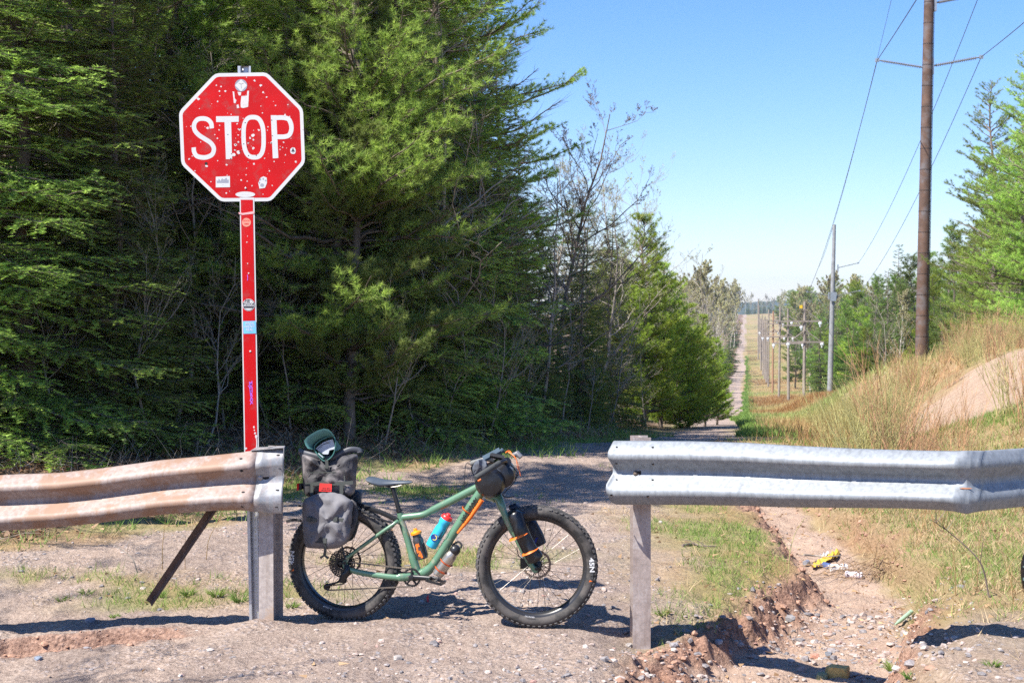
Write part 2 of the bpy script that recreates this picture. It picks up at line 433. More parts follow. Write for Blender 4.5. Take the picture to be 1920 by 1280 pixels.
sub_mesh('hills', hill)
# ---------------------------------------------------------------- vegetation
def leafmat(name, lo, hi, trans=.35, var=.42, rough=.55):
    m, nt, b = newmat(name)
    at = N(nt, 'ShaderNodeAttribute', attribute_name='tint'); oi = N(nt, 'ShaderNodeObjectInfo')
    c = ramp(nt, at.outputs['Fac'], [(0.0, lo), (1.0, hi)])
    hs = N(nt, 'ShaderNodeHueSaturation')
    mh = N(nt, 'ShaderNodeMapRange'); nt.links.new(oi.outputs['Random'], mh.inputs[0]); mh.inputs[3].default_value = .485; mh.inputs[4].default_value = .515
    mv = N(nt, 'ShaderNodeMapRange'); nt.links.new(oi.outputs['Random'], mv.inputs[0]); mv.inputs[3].default_value = 1 - var; mv.inputs[4].default_value = 1 + var
    nt.links.new(mh.outputs[0], hs.inputs['Hue']); nt.links.new(mv.outputs[0], hs.inputs['Value']); nt.links.new(c, hs.inputs['Color'])
    nt.links.new(hs.outputs[0], b.inputs['Base Color']); b.inputs['Roughness'].default_value = rough; b.inputs['Specular IOR Level'].default_value = .25
    tr = N(nt, 'ShaderNodeBsdfTranslucent'); nt.links.new(hs.outputs[0], tr.inputs[0])
    mx = N(nt, 'ShaderNodeMixShader'); mx.inputs[0].default_value = trans
    nt.links.new(b.outputs[0], mx.inputs[1]); nt.links.new(tr.outputs[0], mx.inputs[2])
    nt.links.new(mx.outputs[0], nt.nodes['Material Output'].inputs[0])
    return m
M_FIR = leafmat('fir_needles', (.13, .21, .05), (.42, .55, .10), .45)
M_PINE = leafmat('pine_needles', (.15, .26, .055), (.48, .62, .13), .46)
M_SUNLIT = leafmat('sunlit_pine_needles', (.18, .31, .07), (.50, .64, .18), .46)  # lit version of the pine needles, sunshine mixed into the green
M_RED = leafmat('yellow_pine_needles', (.14, .24, .03), (.46, .56, .08), .45)
M_BUD = leafmat('spring_buds', (.32, .33, .10), (.62, .60, .24), .4)
M_DRY = leafmat('dead_needles', (.35, .14, .05), (.55, .26, .09), .3)
M_GRASS = leafmat('green_grass', (.10, .19, .035), (.30, .42, .10), .35, 0)
M_HAY = leafmat('dry_grass', (.36, .25, .12), (.74, .60, .36), .3, 0)
M_LEAF = leafmat('fallen_leaves', (.16, .08, .04), (.50, .33, .19), .2, 0)
M_HAZE = leafmat('aspen_twigs', (.37, .30, .235), (.45, .46, .20), .4)
M_FARF = leafmat('far_fir_needles', (.05, .095, .025), (.20, .30, .06), .35)
M_FARP = leafmat('far_pine_needles', (.07, .13, .03), (.28, .40, .07), .38)
M_BARK = mat('grey_brown_bark', (.16, .125, .10), .9, var=.4, vscale=9, bmp=.6, bscale=40)
M_TWIG = mat('pale_twigs', (.30, .26, .22), .9, var=.3, vscale=6)
M_ASPEN = mat('pale_aspen_bark', (.42, .39, .33), .85, var=.35, vscale=3)
M_WILLOW = mat('red_brown_willow_bark', (.42, .24, .13), .7, var=.5, vscale=2.5)
def tubes(Pn, Rn, k=3):
    """Pn (n, m, 3) polylines, Rn (n, m) radii -> verts, quads"""
    n, m, _ = Pn.shape
    T = np.gradient(Pn, axis=1); T /= np.linalg.norm(T, axis=2, keepdims=True) + 1e-9
    ref = np.where(np.abs(T[:, :1, 2:3]) < .85, np.array([0, 0, 1.]), np.array([1., 0, 0]))
    a = np.cross(T, np.broadcast_to(ref, T.shape)); a /= np.linalg.norm(a, axis=2, keepdims=True) + 1e-9
    b = np.cross(T, a)
    th = np.arange(k) * 2 * np.pi / k
    V = Pn[:, :, None] + Rn[:, :, None, None] * (np.cos(th)[:, None] * a[:, :, None] + np.sin(th)[:, None] * b[:, :, None])
    base = (np.arange(n)[:, None, None] * m + np.arange(m - 1)[None, :, None]) * k
    q = np.arange(k)[None, None]; q2 = (q + 1) % k
    return V.reshape(-1, 3), np.stack([base + q, base + q2, base + k + q2, base + k + q], -1).reshape(-1, 4)
def joinq(parts):
    V = []; Fq = []; o = 0
    for v, f in parts: V.append(v); Fq.append(f + o); o += len(v)
    return np.vstack(V), np.vstack(Fq)
def unit(v): return v / (np.linalg.norm(v, axis=-1, keepdims=True) + 1e-9)
def blades(pos, dr, length, width, tint, droop=0.0, flat=False):
    """one narrow triangle per position"""
    n = len(pos); side = unit(np.cross(dr, rng.normal(size=(n, 3)))) if not flat else unit(np.cross(dr, np.array([0, 0, 1.]) + .5 * rng.normal(size=(n, 3))))
    tip = pos + dr * length[:, None]; tip[:, 2] -= droop * length
    V = np.stack([pos - side * width[:, None] / 2, pos + side * width[:, None] / 2, tip], 1).reshape(-1, 3)
    return V, np.arange(n * 3).reshape(-1, 3), np.repeat(tint, 3)
def make_tree(V, Fq, bark, LV, LF, LT, leaf):
    tm = mkmesh('trunk', V, Fq, None, bark, True)
    cm = mkmesh('crown', LV, None, LF, leaf, False, {'tint': LT}) if LV is not None else None
    return tm, cm
def trunk_line(H, bend=.15, m=14, seed=0):
    g = np.random.default_rng(seed); t = np.linspace(0, 1, m)
    off = np.cumsum(g.normal(0, bend / m, (m, 2)), 0); off[0] = 0
    return np.concatenate([off * H * .12, (t * H)[:, None]], 1), t
def fir(seed, H=9.0, R0=1.6, nb=120, z0=.25, dense=1.0, dead=0, nsz=1.0, tuftlike=False):
    g = np.random.default_rng(seed); TL, t = trunk_line(H, .5, seed=seed)
    rad = .012 * H * (1 - t * .93); parts = [tubes(TL[None], rad[None], 8)]
    u = g.random(nb) ** 1.25; zb = z0 + u * (H * .985 - z0); zb.sort()
    L = (R0 * (1 - zb / H) ** .75 + .12) * g.uniform(.62, 1.15, nb); az = np.arange(nb) * 2.4 + g.normal(0, .35, nb)
    m = 6; s = np.linspace(0, 1, m); base = np.stack([np.interp(zb, TL[:, 2], TL[:, 0]), np.interp(zb, TL[:, 2], TL[:, 1]), zb], 1)
    up = np.interp(zb / H, [0, .5, 1], [-.12, .05, .6]) + g.normal(0, .1, nb)
    D = np.stack([np.cos(az), np.sin(az), up], 1)
    BP = base[:, None] + D[:, None] * (L[:, None] * s)[:, :, None]
    BP[:, :, 2] += (-.30 * s ** 1.3 + .22 * s ** 3)[None] * L[:, None]
    parts.append(tubes(BP, (.010 + .010 * L[:, None]) * (1 - s * .85)[None], 3))
    # twigs on both sides of each limb
    P0 = []; D0 = []; L0 = []
    for i in range(nb):
        n = max(4, int(L[i] * 15 * dense)); q = np.sort(g.uniform(.12, 1.0, n)); 
        pt = np.stack([np.interp(q, s, BP[i, :, k]) for k in range(3)], 1)
        dd = unit(D[i] * [1, 1, .3]); sd = np.array([-dd[1], dd[0], 0]) * np.where(np.arange(n) % 2 == 0, 1, -1)[:, None]
        v = unit(dd * g.uniform(.5, 1.1, n)[:, None] + sd * g.uniform(.6, 1.1, n)[:, None] + np.array([0, 0, 1.]) * g.normal(-.08, .16, n)[:, None])
        P0.append(pt); D0.append(v); L0.append((.15 + .42 * L[i] * (1 - q * .72)) * g.uniform(.6, 1.15, n))
        P0.append(pt[-1:]); D0.append(dd[None]); L0.append([.12])
    P0 = np.vstack(P0); D0 = np.vstack(D0); L0 = np.concatenate(L0)
    s3 = np.linspace(0, 1, 3); TP = P0[:, None] + D0[:, None] * (L0[:, None] * s3)[:, :, None]; TP[:, :, 2] -= .10 * L0[:, None] * s3 ** 2
    parts.append(tubes(TP, .0035 * (1.2 - s3)[None] * np.ones((len(P0), 1)), 3))
    # needles along the twigs
    cnt = np.maximum(3, (L0 / (.021 * nsz)).astype(int)) * 2; idx = np.repeat(np.arange(len(P0)), cnt)
    q = g.random(len(idx)); pos = P0[idx] + D0[idx] * (L0[idx] * q)[:, None]; pos[:, 2] -= .10 * L0[idx] * q * q
    sgn = np.where(g.random(len(idx)) < .5, 1, -1); d = D0[idx]
    sv = unit(np.stack([-d[:, 1], d[:, 0], d[:, 2] * 0], 1) + 1e-6) * sgn[:, None]
    nd = unit(d * .75 + sv * .85 + np.array([0, 0, 1.]) * g.uniform(-.15, .55, len(idx))[:, None])
    tw = np.clip(.5 + .28 * g.normal(size=len(P0)), 0, 1)
    LV, LF, LT = blades(pos, nd, g.uniform(.030, .052, len(idx)) * nsz, np.full(len(idx), .0105) * nsz, np.clip(tw[idx] + .35 * (q - .5) + g.normal(0, .08, len(idx)), 0, 1))
    V, Fq = joinq(parts)
    return V, Fq, LV, LF, LT
def pine(seed, H=10.0, R0=2.0, nb=75, z0=1.2, tuft=16, dead=14, nsz=1.0, dens=1.0, upc=.35):
    g = np.random.default_rng(seed); TL, t = trunk_line(H, .8, seed=seed)
    rad = .013 * H * (1 - t * .92); parts = [tubes(TL[None], rad[None], 8)]
    nt_ = nb + dead
    zb = np.concatenate([z0 + (H * .98 - z0) * np.sort(g.random(nb) ** 1.05), g.uniform(.5, H * .55, dead)])
    prof = np.interp(zb / H, [0, .15, .4, .7, 1], [.75, 1, .95, .62, .12])
    L = R0 * prof * g.uniform(.6, 1.2, nt_); az = g.uniform(0, 2 * np.pi, nt_)
    m = 8; s = np.linspace(0, 1, m); base = np.stack([np.interp(zb, TL[:, 2], TL[:, 0]), np.interp(zb, TL[:, 2], TL[:, 1]), zb], 1)
    D = np.stack([np.cos(az), np.sin(az), np.interp(zb / H, [0, .5, 1], [.0, .18, .9]) + g.normal(0, .12, nt_)], 1)
    BP = base[:, None] + D[:, None] * (L[:, None] * s)[:, :, None]
    BP[:, :, 2] += upc * (s ** 2.2)[None] * L[:, None] * .5
    BP += np.cumsum(g.normal(0, .025, (nt_, m, 3)), 1) * L[:, None, None]; BP[:, 0] = base
    parts.append(tubes(BP, (.012 + .012 * L[:, None]) * (1 - s * .85)[None], 4))
    P0 = []; D0 = []; L0 = []; live = []
    for i in range(nt_):
        n = max(4, int(L[i] * 13)); q = np.sort(g.uniform(.22, 1.0, n))
        pt = np.stack([np.interp(q, s, BP[i, :, k]) for k in range(3)], 1)
        dd = unit(D[i] * [1, 1, .5]); sd = np.array([-dd[1], dd[0], 0]) * np.where(np.arange(n) % 2 == 0, 1, -1)[:, None]
        v = unit(dd * g.uniform(.6, 1.2, n)[:, None] + sd * g.uniform(.4, 1.1, n)[:, None] + np.array([0, 0, 1.]) * g.normal(.22, .2, n)[:, None])
        P0 += [pt, pt[-1:]]; D0 += [v, dd[None]]; L0.append((.12 + .36 * L[i] * (1.05 - q * .8)) * g.uniform(.5, 1.2, n)); L0.append([.15]); live += [i < nb] * (n + 1)
    P0 = np.vstack(P0); D0 = np.vstack(D0); L0 = np.concatenate(L0); live = np.array(live)
    s3 = np.linspace(0, 1, 4); TP = P0[:, None] + D0[:, None] * (L0[:, None] * s3)[:, :, None]; TP[:, :, 2] += .18 * L0[:, None] * s3 ** 2
    TP += g.normal(0, .012, TP.shape) * s3[None, :, None]
    parts.append(tubes(TP, .005 * (1.2 - s3)[None] * np.ones((len(P0), 1)), 3))
    li = np.where(live)[0]; cnt = np.maximum(2, (L0[li] / (.065) * dens).astype(int)); ti = np.repeat(li, cnt)
    q = 1 - g.random(len(ti)) ** 1.6 * .9; tp = P0[ti] + D0[ti] * (L0[ti] * q)[:, None]; tp[:, 2] += .18 * L0[ti] * q * q
    tt = np.clip(.45 + .25 * g.normal(size=len(ti)) + .15 * q, 0, 1)
    td = unit(D0[ti] + np.array([0, 0, .35]))
    idx = np.repeat(np.arange(len(ti)), tuft); nd = unit(td[idx] * .75 + g.normal(size=(len(idx), 3)) * .55)
    LV, LF, LT = blades(tp[idx], nd, g.uniform(.065, .11, len(idx)) * nsz, np.full(len(idx), .0072) * nsz, np.clip(tt[idx] + g.normal(0, .1, len(idx)), 0, 1))
    V, Fq = joinq(parts)
    return V, Fq, LV, LF, LT
def bare(seed, H=8.0, spread=.5, lvls=4, kids=(14, 7, 6, 5), buds=2, r0=.055, leafsz=.03, up=.5, zmin=.25, tw=1.0):
    g = np.random.default_rng(seed); TL, t = trunk_line(H, 1.6, m=8, seed=seed)
    cur = TL[None]; rad = (r0 * (1 - t[::1] * .85))[None]
    rad = np.interp(np.linspace(0, 1, 8), np.linspace(0, 1, len(t)), r0 * (1 - t * .85))[None]
    parts = [tubes(cur, rad, 6)]; last = None
    L = np.array([H])
    for lv in range(lvls):
        k = kids[lv]; n = len(cur); ii = np.repeat(np.arange(n), k); q = g.uniform(zmin if lv == 0 else .2, .98, len(ii))
        m = cur.shape[1]; f = q * (m - 1); a = np.floor(f).astype(int); fr = (f - a)[:, None]; b = np.minimum(a + 1, m - 1)
        p = cur[ii, a] * (1 - fr) + cur[ii, b] * fr; pr = rad[ii, a] * (1 - fr[:, 0]) + rad[ii, b] * fr[:, 0]
        pd = unit(cur[ii, b] - cur[ii, np.maximum(a - 1, 0)] + 1e-6)
        az = g.uniform(0, 2 * np.pi, len(ii)); side = np.stack([np.cos(az), np.sin(az), g.uniform(-.1, up, len(ii))], 1)
        d = unit(pd * g.uniform(.5, 1.0, len(ii))[:, None] + side * spread * (1.6 if lv == 0 else 1.2))
        ln = L[ii] * (.42 if lv == 0 else .5) * (1.1 - q * .7) * g.uniform(.5, 1.1, len(ii))
        m2 = 6 if lv < 2 else 4; s = np.linspace(0, 1, m2)
        new = p[:, None] + d[:, None] * (ln[:, None] * s)[:, :, None]; new[:, :, 2] += .12 * ln[:, None] * s ** 2
        new += np.cumsum(g.normal(0, .035, new.shape), 1) * ln[:, None, None] * (s > 0)[None, :, None]
        nr_ = np.clip(pr * .6, .0022 * tw, 1)[:, None] * (1 - s * .7)[None]; nr_ = np.maximum(nr_, .0016 * tw)
        parts.append(tubes(new, nr_, 4 if lv < 2 else 3)); cur, rad, L = new, nr_, ln
    V, Fq = joinq(parts); LV = LF = LT = None
    if buds:
        n = len(cur); ii = np.repeat(np.arange(n), buds); q = g.uniform(.3, 1, len(ii)); f = q * 3; a = np.minimum(np.floor(f).astype(int), 2); fr = (f - a)[:, None]
        p = cur[ii, a] * (1 - fr) + cur[ii, a + 1] * fr
        LV, LF, LT = blades(p, unit(g.normal(size=(len(ii), 3)) + [0, 0, .4]), g.uniform(.6, 1.4, len(ii)) * leafsz, np.full(len(ii), leafsz * .6), g.random(len(ii)))
    return V, Fq, LV, LF, LT
KINDS = {}
def kind(name, bark, leaf, data):
    V, Fq, LV, LF, LT = data; KINDS[name] = make_tree(V, Fq, bark, LV, LF, LT, leaf)
for i in range(3): kind('fir%d' % i, M_BARK, M_FIR, fir(100 + i, H=9 + i, R0=1.75 + .15 * i, nb=235, dense=1.5, nsz=(1.15, 1.35, 1.6)[i]))
kind('highfir', M_BARK, M_FIR, fir(140, H=10, R0=1.9, nb=200, z0=2.3, dense=1.5, nsz=1.3))
for i in range(3): kind('pine%d' % i, M_BARK, M_PINE, pine(200 + i, H=9.5 + i, R0=2.1, nb=150, z0=.8, dead=14, tuft=15, nsz=1.15))
kind('highpine', M_BARK, M_PINE, pine(250, H=13, R0=2.0, nb=85, z0=5.6, dead=0, tuft=12, nsz=1.3))
kind('sunlitpine', M_BARK, M_SUNLIT, pine(240, H=10, R0=2.1, nb=120, z0=.8, dead=6, tuft=22, nsz=1.35))
kind('tallpine', M_BARK, M_RED, pine(210, H=13, R0=2.2, nb=150, z0=2.6, dead=45, tuft=15))
kind('youngpine0', M_BARK, M_RED, pine(220, H=6.6, R0=1.25, nb=165, z0=.35, dead=4, tuft=14, nsz=1.45, upc=.7))
kind('youngpine1', M_BARK, M_RED, pine(221, H=5.5, R0=1.75, nb=165, z0=.12, dead=2, tuft=14, nsz=1.45, upc=.6))
kind('farfir', M_BARK, M_FARF, fir(130, H=10, R0=1.9, nb=190, dense=1.1, nsz=2.4))
kind('farpine0', M_BARK, M_FARP, pine(230, H=11, R0=2.1, nb=95, z0=1.5, dead=8, tuft=9, nsz=2.8, dens=.7))
kind('farpine1', M_BARK, M_RED, pine(231, H=9, R0=2.0, nb=85, z0=.8, dead=4, tuft=9, nsz=2.8, dens=.7))
kind('aspennear', M_ASPEN, M_HAZE, bare(322, H=12, spread=.36, kids=(30, 8, 6, 4), buds=7, leafsz=.055, up=.9, zmin=.2, tw=1.6, r0=.09))
for i in range(3): kind('bare%d' % i, M_TWIG, M_BUD, bare(300 + i, H=7.5 + i, spread=.5, buds=1, kids=(16, 7, 6, 4)))
kind('maple', M_BARK, M_BARK, bare(310, H=9.5, spread=.62, kids=(18, 9, 7, 6), buds=1, leafsz=.035, r0=.09, tw=1.5))
kind('aspen0', M_ASPEN, M_HAZE, bare(320, H=13, spread=.34, kids=(26, 6, 5, 3), buds=9, leafsz=.13, up=.9, zmin=.35, tw=3.0, r0=.09))
kind('aspen1', M_ASPEN, M_HAZE, bare(321, H=12, spread=.36, kids=(26, 6, 5, 3), buds=8, leafsz=.14, up=.9, zmin=.25, tw=3.5, r0=.09))
kind('snag', M_TWIG, None, bare(330, H=7, spread=.75, kids=(22, 8, 5, 3), buds=0, up=.1, r0=.06))
NTREE = 0
def place_tree(name, k, x, y, s=1.0, rz=None, label='', cat='tree', group=None, dz=-.05, tilt=(0, 0)):
    global NTREE
    NTREE += 1
    z = tz(x, y) + dz
    o = bpy.data.objects.new(name, None); col.objects.link(o); o.location = (x, y, z); o.scale = (s, s, s * rnd.uniform(.94, 1.06))
    o.rotation_euler = (tilt[0], tilt[1], rnd.uniform(0, 6.28) if rz is None else rz); o.empty_display_size = .2
    tag(o, label, cat, group)
    tm, cm = KINDS[k]
    a = bpy.data.objects.new('trunk', tm); col.objects.link(a); a.parent = o
    if cm: b = bpy.data.objects.new('crown', cm); col.objects.link(b); b.parent = o
    return o
def at_px(px, Y): return (px - 960) / FPX * Y
# --- the shaded forest wall on the left: (photo column, distance, kind, scale)
WALL = [(600, 19.4, 'fir0', .40), (300, 19, 'fir2', .50), (480, 20.2, 'fir1', .55), (100, 19, 'pine0', .95), (560, 22, 'pine1', 1.0), (240, 22, 'fir0', 1.05), (-60, 15.5, 'fir1', 1.0), (60, 16.2, 'fir0', 1.05), (20, 20, 'pine1', 1.1), (150, 17.8, 'fir2', .95), (215, 16.6, 'fir0', .62), (270, 20.5, 'pine0', 1.05), (330, 24, 'pine2', 1.1),
        (445, 21.5, 'highfir', 1.0), (500, 24.5, 'fir2', 1.05), (395, 29, 'highfir', 1.2), (545, 19.8, 'fir1', .98), (620, 19.4, 'pine0', .95), (655, 23, 'fir2', 1.1), (700, 20.3, 'fir0', 1.0),
        (745, 20.3, 'fir1', .72), (800, 22, 'fir2', .95), (850, 21.6, 'fir0', .60), (905, 23.2, 'fir1', .64), (950, 24.6, 'fir2', .58), (1015, 26.5, 'fir0', .40), (830, 26, 'fir1', 1.0), (880, 29, 'fir0', .95), (1085, 31, 'fir2', .42), (975, 29, 'pine1', .50)]
for px, Y, k, s in WALL:
    isp = k.startswith('pine')
    place_tree('white_pine' if isp else 'fir_tree', k, at_px(px, Y), Y, s, group='dark evergreens of the shaded forest wall on the left',
               label='soft-needled pine among the dark evergreens of the left forest wall' if isp else 'dark short-needled fir in the shaded forest wall on the left', cat='tree')
place_tree('white_pine', 'tallpine', at_px(790, 23.5), 23.5, 1.02, 1.0, label='tallest pine with bare dead lower limbs at the right end of the left forest wall', cat='tree')
place_tree('white_pine', 'tallpine', at_px(805, 27.5), 27.5, 1.0, 4.0, label='tall yellow-green pine whose right side stands against the sky', cat='tree')
place_tree('white_pine', 'sunlitpine', at_px(655, 18.8), 18.8, .66, 2.2, label='young pine with pale sunlit tufts just right of the stop sign', cat='tree')
place_tree('maple_tree', 'maple', at_px(1005, 31), 31, .74, .6, label='leafless maple leaning out to the right against the blue sky', cat='tree', tilt=(0, .22))
place_tree('bare_tree', 'bare0', at_px(1010, 33), 33, .80, 2.0, label='bare thin-twigged tree behind the leaning maple', cat='tree')
place_tree('young_pine', 'youngpine0', at_px(1207, 43), 43, .98, 0.4, label='pointed bright green pine standing highest over the bend of the road', cat='tree')
place_tree('young_pine', 'youngpine0', at_px(1322, 48.5), 48.5, .56, 1.4, label='bushy bright green pine nearest the left edge of the straight trail', cat='tree')
place_tree('young_pine', 'youngpine1', at_px(1275, 46), 46, .62, 3.0, label='bushy bright pine between the pointed pine and the trailside pine', cat='tree')
for px, Y, k, s, lb in [(1098, 36, 'fir1', .56, 'small dark fir at the left end of the bend, beside the brownish bare trees'), (1128, 40, 'youngpine0', .78, 'slim pine between two small firs left of the pointed pine'), (1072, 33.5, 'fir2', .50, 'small fir directly right of the tall forest wall')]:
    place_tree('fir_tree' if k[0] == 'f' else 'young_pine', k, at_px(px, Y), Y, s, label=lb, cat='tree')
place_tree('fir_tree', 'fir0', at_px(1150, 38), 38, .62, label='slim fir in front of the brownish bare trees left of the pointed pine', cat='tree')
for px, Y, s, lb in [(1240, 45, .80, 'second pointed pine, just right of the tallest one at the bend'), (1292, 47, .66, 'third pointed pine in the row stepping down to the trail'), (1345, 52, .50, 'small pointed pine last in the row stepping down to the trail'), (1172, 42, .72, 'pointed pine just left of the tallest bright pine')]:
    place_tree('young_pine', 'youngpine0', at_px(px, Y), Y, s, label=lb, cat='tree')
for px, Y, k, s in [(1090, 35, 'bare1', .72), (1120, 38, 'bare2', .75), (1065, 33, 'bare0', .85), (1165, 42, 'bare1', .75), (1185, 52, 'bare2', .9), (1150, 50, 'bare0', .9), (1180, 45, 'bare0', .8), (1235, 50, 'bare2', .75), (1270, 58, 'bare1', .85), (1130, 46, 'bare0', .9), (1215, 40, 'snag', .35), (1160, 36.5, 'snag', .45)]:
    place_tree('bare_tree', k, at_px(px, Y), Y, s, label='slender bare tree among the brownish twigs where the road bends', group='bare trees at the bend of the road', cat='tree')
for px, Y, s in [(455, 20, .75), (810, 21, .8), (905, 22.3, .8), (325, 18.5, .6), (560, 20.6, .7), (1000, 24.5, .6)]:
    place_tree('dead_tree', 'snag', at_px(px, Y), Y, s, label='dead grey tree skeleton with tangled twigs inside the left forest wall', group='dead trees in the left forest', cat='tree')
for px, Y, s, kk in [(170, 17, .34, 'bare0'), (420, 18.5, .36, 'bare1'), (505, 19, .3, 'bare2'), (620, 19.2, .26, 'bare0'), (790, 19.6, .3, 'bare2'), (915, 21, .3, 'bare1'), (1050, 25, .32, 'bare0'), (960, 22, .3, 'bare2'), (1140, 31, .35, 'bare1'), (90, 16, .26, 'bare2'), (290, 16.5, .34, 'bare2'), (545, 18.8, .3, 'bare0'), (385, 17.4, .28, 'bare1'), (1000, 22.5, .22, 'bare2'), (1100, 27, .22, 'bare0'), (720, 18.6, .25, 'bare1'), (860, 20, .22, 'bare2')]:
    place_tree('sapling', kk, at_px(px, Y), Y, s, label='thin leafless sapling at the foot of the left forest wall', group='saplings along the forest edge', cat='sapling')
# fill behind the wall and beyond the left edge of the frame (these shade the road)
BACK = [(-5.3, 13.1, 'highpine', 1.0), (-5.0, 12.0, 'highpine', .95), (-11.5, 17.5, 'fir1', 1.1), (-14.5, 19, 'pine1', 1.2), (-9.0, 18.5, 'fir2', 1.1), (-7.6, 15.6, 'fir0', .8), (-12, 22, 'pine0', 1.2)]
for x, y, k, s in BACK:
    place_tree('white_pine' if 'pine' in k else 'fir_tree', k, x, y, s, label='evergreen at the far left of the forest, mostly past the frame edge', group='evergreens at the far left edge', cat='tree')
g = np.random.default_rng(5)
for i in range(25):
    y = 26 + 20 * g.random(); x = at_px(-60 + 900 * g.random(), y)
    if 250 < x / y * FPX + 960 < 470: continue
    if edge_x(y) - x < 4: x = edge_x(y) - 4 - g.random() * 4
    k = ['fir0', 'fir1', 'fir2', 'pine0', 'pine1'][int(g.integers(5))]
    place_tree('fir_tree' if k.startswith('fir') else 'white_pine', k, x, y, 1.1 + .3 * g.random(), label='evergreen deeper in the forest behind the front row', group='evergreens deeper in the left forest', cat='tree')
# --- left side of the straight trail, far away
g = np.random.default_rng(17)
for i in range(70):
    Y = 56 * (1100 / 56) ** ((i + .5) / 70); band = g.random() ** 1.5
    x = .165 * Y - 4.7 - band * (5 + Y * .02) - (1.0 if Y < 90 else 0)
    r = g.random()
    k = ('aspen0' if r < .38 else 'aspen1' if r < .66 else 'bare1' if r < .72 else 'farpine1' if r < .82 else 'farfir')
    if 75 < Y < 130 and r > .66: k = 'farfir'
    if Y < 150 and 'aspen' in k: k = 'aspennear'
    ht = np.interp(Y, [56, 90, 130, 300, 700], [5.8, 8.8, 12.5, 20.5, 25]) * g.uniform(.8, 1.12); s = ht / {'aspen0': 13, 'aspen1': 12, 'aspennear': 12, 'bare1': 8.5, 'farpine1': 9, 'farfir': 10}[k] * (.8 if k[0] == 'f' else 1)
    nm = {'a': 'aspen_tree', 'b': 'bare_tree', 'f': 'evergreen_tree'}[k[0]]
    place_tree(nm, k, x, Y, s, group='far trees left of the straight trail', cat='tree',
               label={'a': 'pale bare aspen in the far row left of the trail', 'b': 'twiggy bare tree in the far row left of the trail', 'f': 'small evergreen in the far row left of the trail'}[k[0]])
g = np.random.default_rng(18)
for i in range(36):
    Y = 60 * (420 / 60) ** ((i + .5) / 36); x = .165 * Y - 4.3 - g.random() * .8
    place_tree('evergreen_tree', 'farfir' if g.random() < .55 else 'farpine1', x, Y, g.uniform(.26, .5) * (1 + Y / 500), label='low evergreen closing the left edge of the far trail', group='low evergreens at the left edge of the far trail', cat='tree')
# --- right side: tall pines near the frame edge, a wood behind the poles
RT = [(1925, 47, 'pine1', .98), (1870, 54, 'pine2', .98), (1905, 62, 'farpine1', 1.15), (1975, 44, 'pine0', 1.05), (1845, 66, 'pine0', .88), (1955, 58, 'pine1', 1.1)]
RL = ['tallest pine at the right edge of the frame', 'loose-branched tall pine just left of the frame edge on the right', 'yellow-green pine filling the gap between the tall right-hand pines', 'big pine cut by the right edge of the frame', 'pine at the left side of the tall right-hand group', 'pine behind the tall right-hand group']
for (px, Y, k, s), lb in zip(RT, RL): place_tree('white_pine', k, at_px(px, Y), Y, s, label=lb, cat='tree')
M2 = [(1787, 82, 'farpine0', .78), (1752, 86, 'farpine1', .80), (1800, 75, 'farfir', .55), (1765, 72, 'farfir', .42), (1690, 104, 'farfir', .86), (1662, 110, 'farfir', .92), (1640, 118, 'farpine0', .80), (1715, 98, 'farpine0', .80), (1735, 92, 'farfir', .72), (1610, 128, 'farpine1', .80), (1590, 135, 'farpine0', .78), (1655, 92, 'farfir', .5), (1625, 100, 'farpine1', .5), (1700, 84, 'aspen1', .42), (1675, 88, 'bare1', .7), (1640, 104, 'farfir', .55), (1600, 118, 'farfir', .6), (1685, 92, 'farfir', .55), (1570, 140, 'farfir', .75), (1725, 84, 'farpine1', .45), (1775, 100, 'farpine1', .8), (1820, 90, 'farpine0', .8), (1810, 62, 'farfir', .34), (1850, 58, 'farpine1', .36), (1535, 200, 'farpine0', .95), (1552, 180, 'farpine1', .9), (1492, 260, 'farpine0', 1.05), (1520, 230, 'aspen0', .9)]
for px, Y, k, s in M2 + [(1580, 150, 'farfir', 1.05), (1605, 140, 'farpine0', .95), (1625, 135, 'farfir', .95), (1650, 128, 'farfir', .95), (1672, 122, 'farpine0', .85), (1700, 116, 'farfir', .95), (1755, 105, 'farfir', .9), (1540, 165, 'farfir', 1.05), (1775, 95, 'farfir', .85)]:
    s *= 1.05
    kd = 'evergreen_tree' if 'far' in k else 'aspen_tree' if 'aspen' in k else 'bare_tree'
    place_tree(kd, k, at_px(px, Y), Y, s, group='trees of the wood behind the power poles', cat='tree', label='evergreen in the wood behind the power poles' if 'far' in k else 'pale bare tree in the wood behind the power poles')
g = np.random.default_rng(23)
for i in range(78):
    Y = 85 * (1150 / 85) ** ((i + .5) / 78); x = .165 * Y + 11 + .010 * Y + 12 * g.random() ** 1.3 * (1 + Y / 500)
    r = g.random() ** (1.6 if Y < 220 else .9); k = 'farfir' if r < .38 else 'farpine0' if r < .55 else 'farpine1' if r < .68 else 'aspen0' if r < .86 else 'aspen1'
    ht = np.interp(Y, [85, 150, 300, 700], [9.5, 14, 19.5, 23]) * g.uniform(.8, 1.1); s = ht / {'aspen0': 13, 'aspen1': 12, 'farpine0': 11, 'farpine1': 9, 'farfir': 10}[k]
    nm = 'aspen_tree' if 'aspen' in k else 'evergreen_tree'
    place_tree(nm, k, x, Y, s, group='far trees right of the pole line', cat='tree', label='pale bare aspen in the far row right of the poles' if 'aspen' in k else 'evergreen in the far row right of the poles')
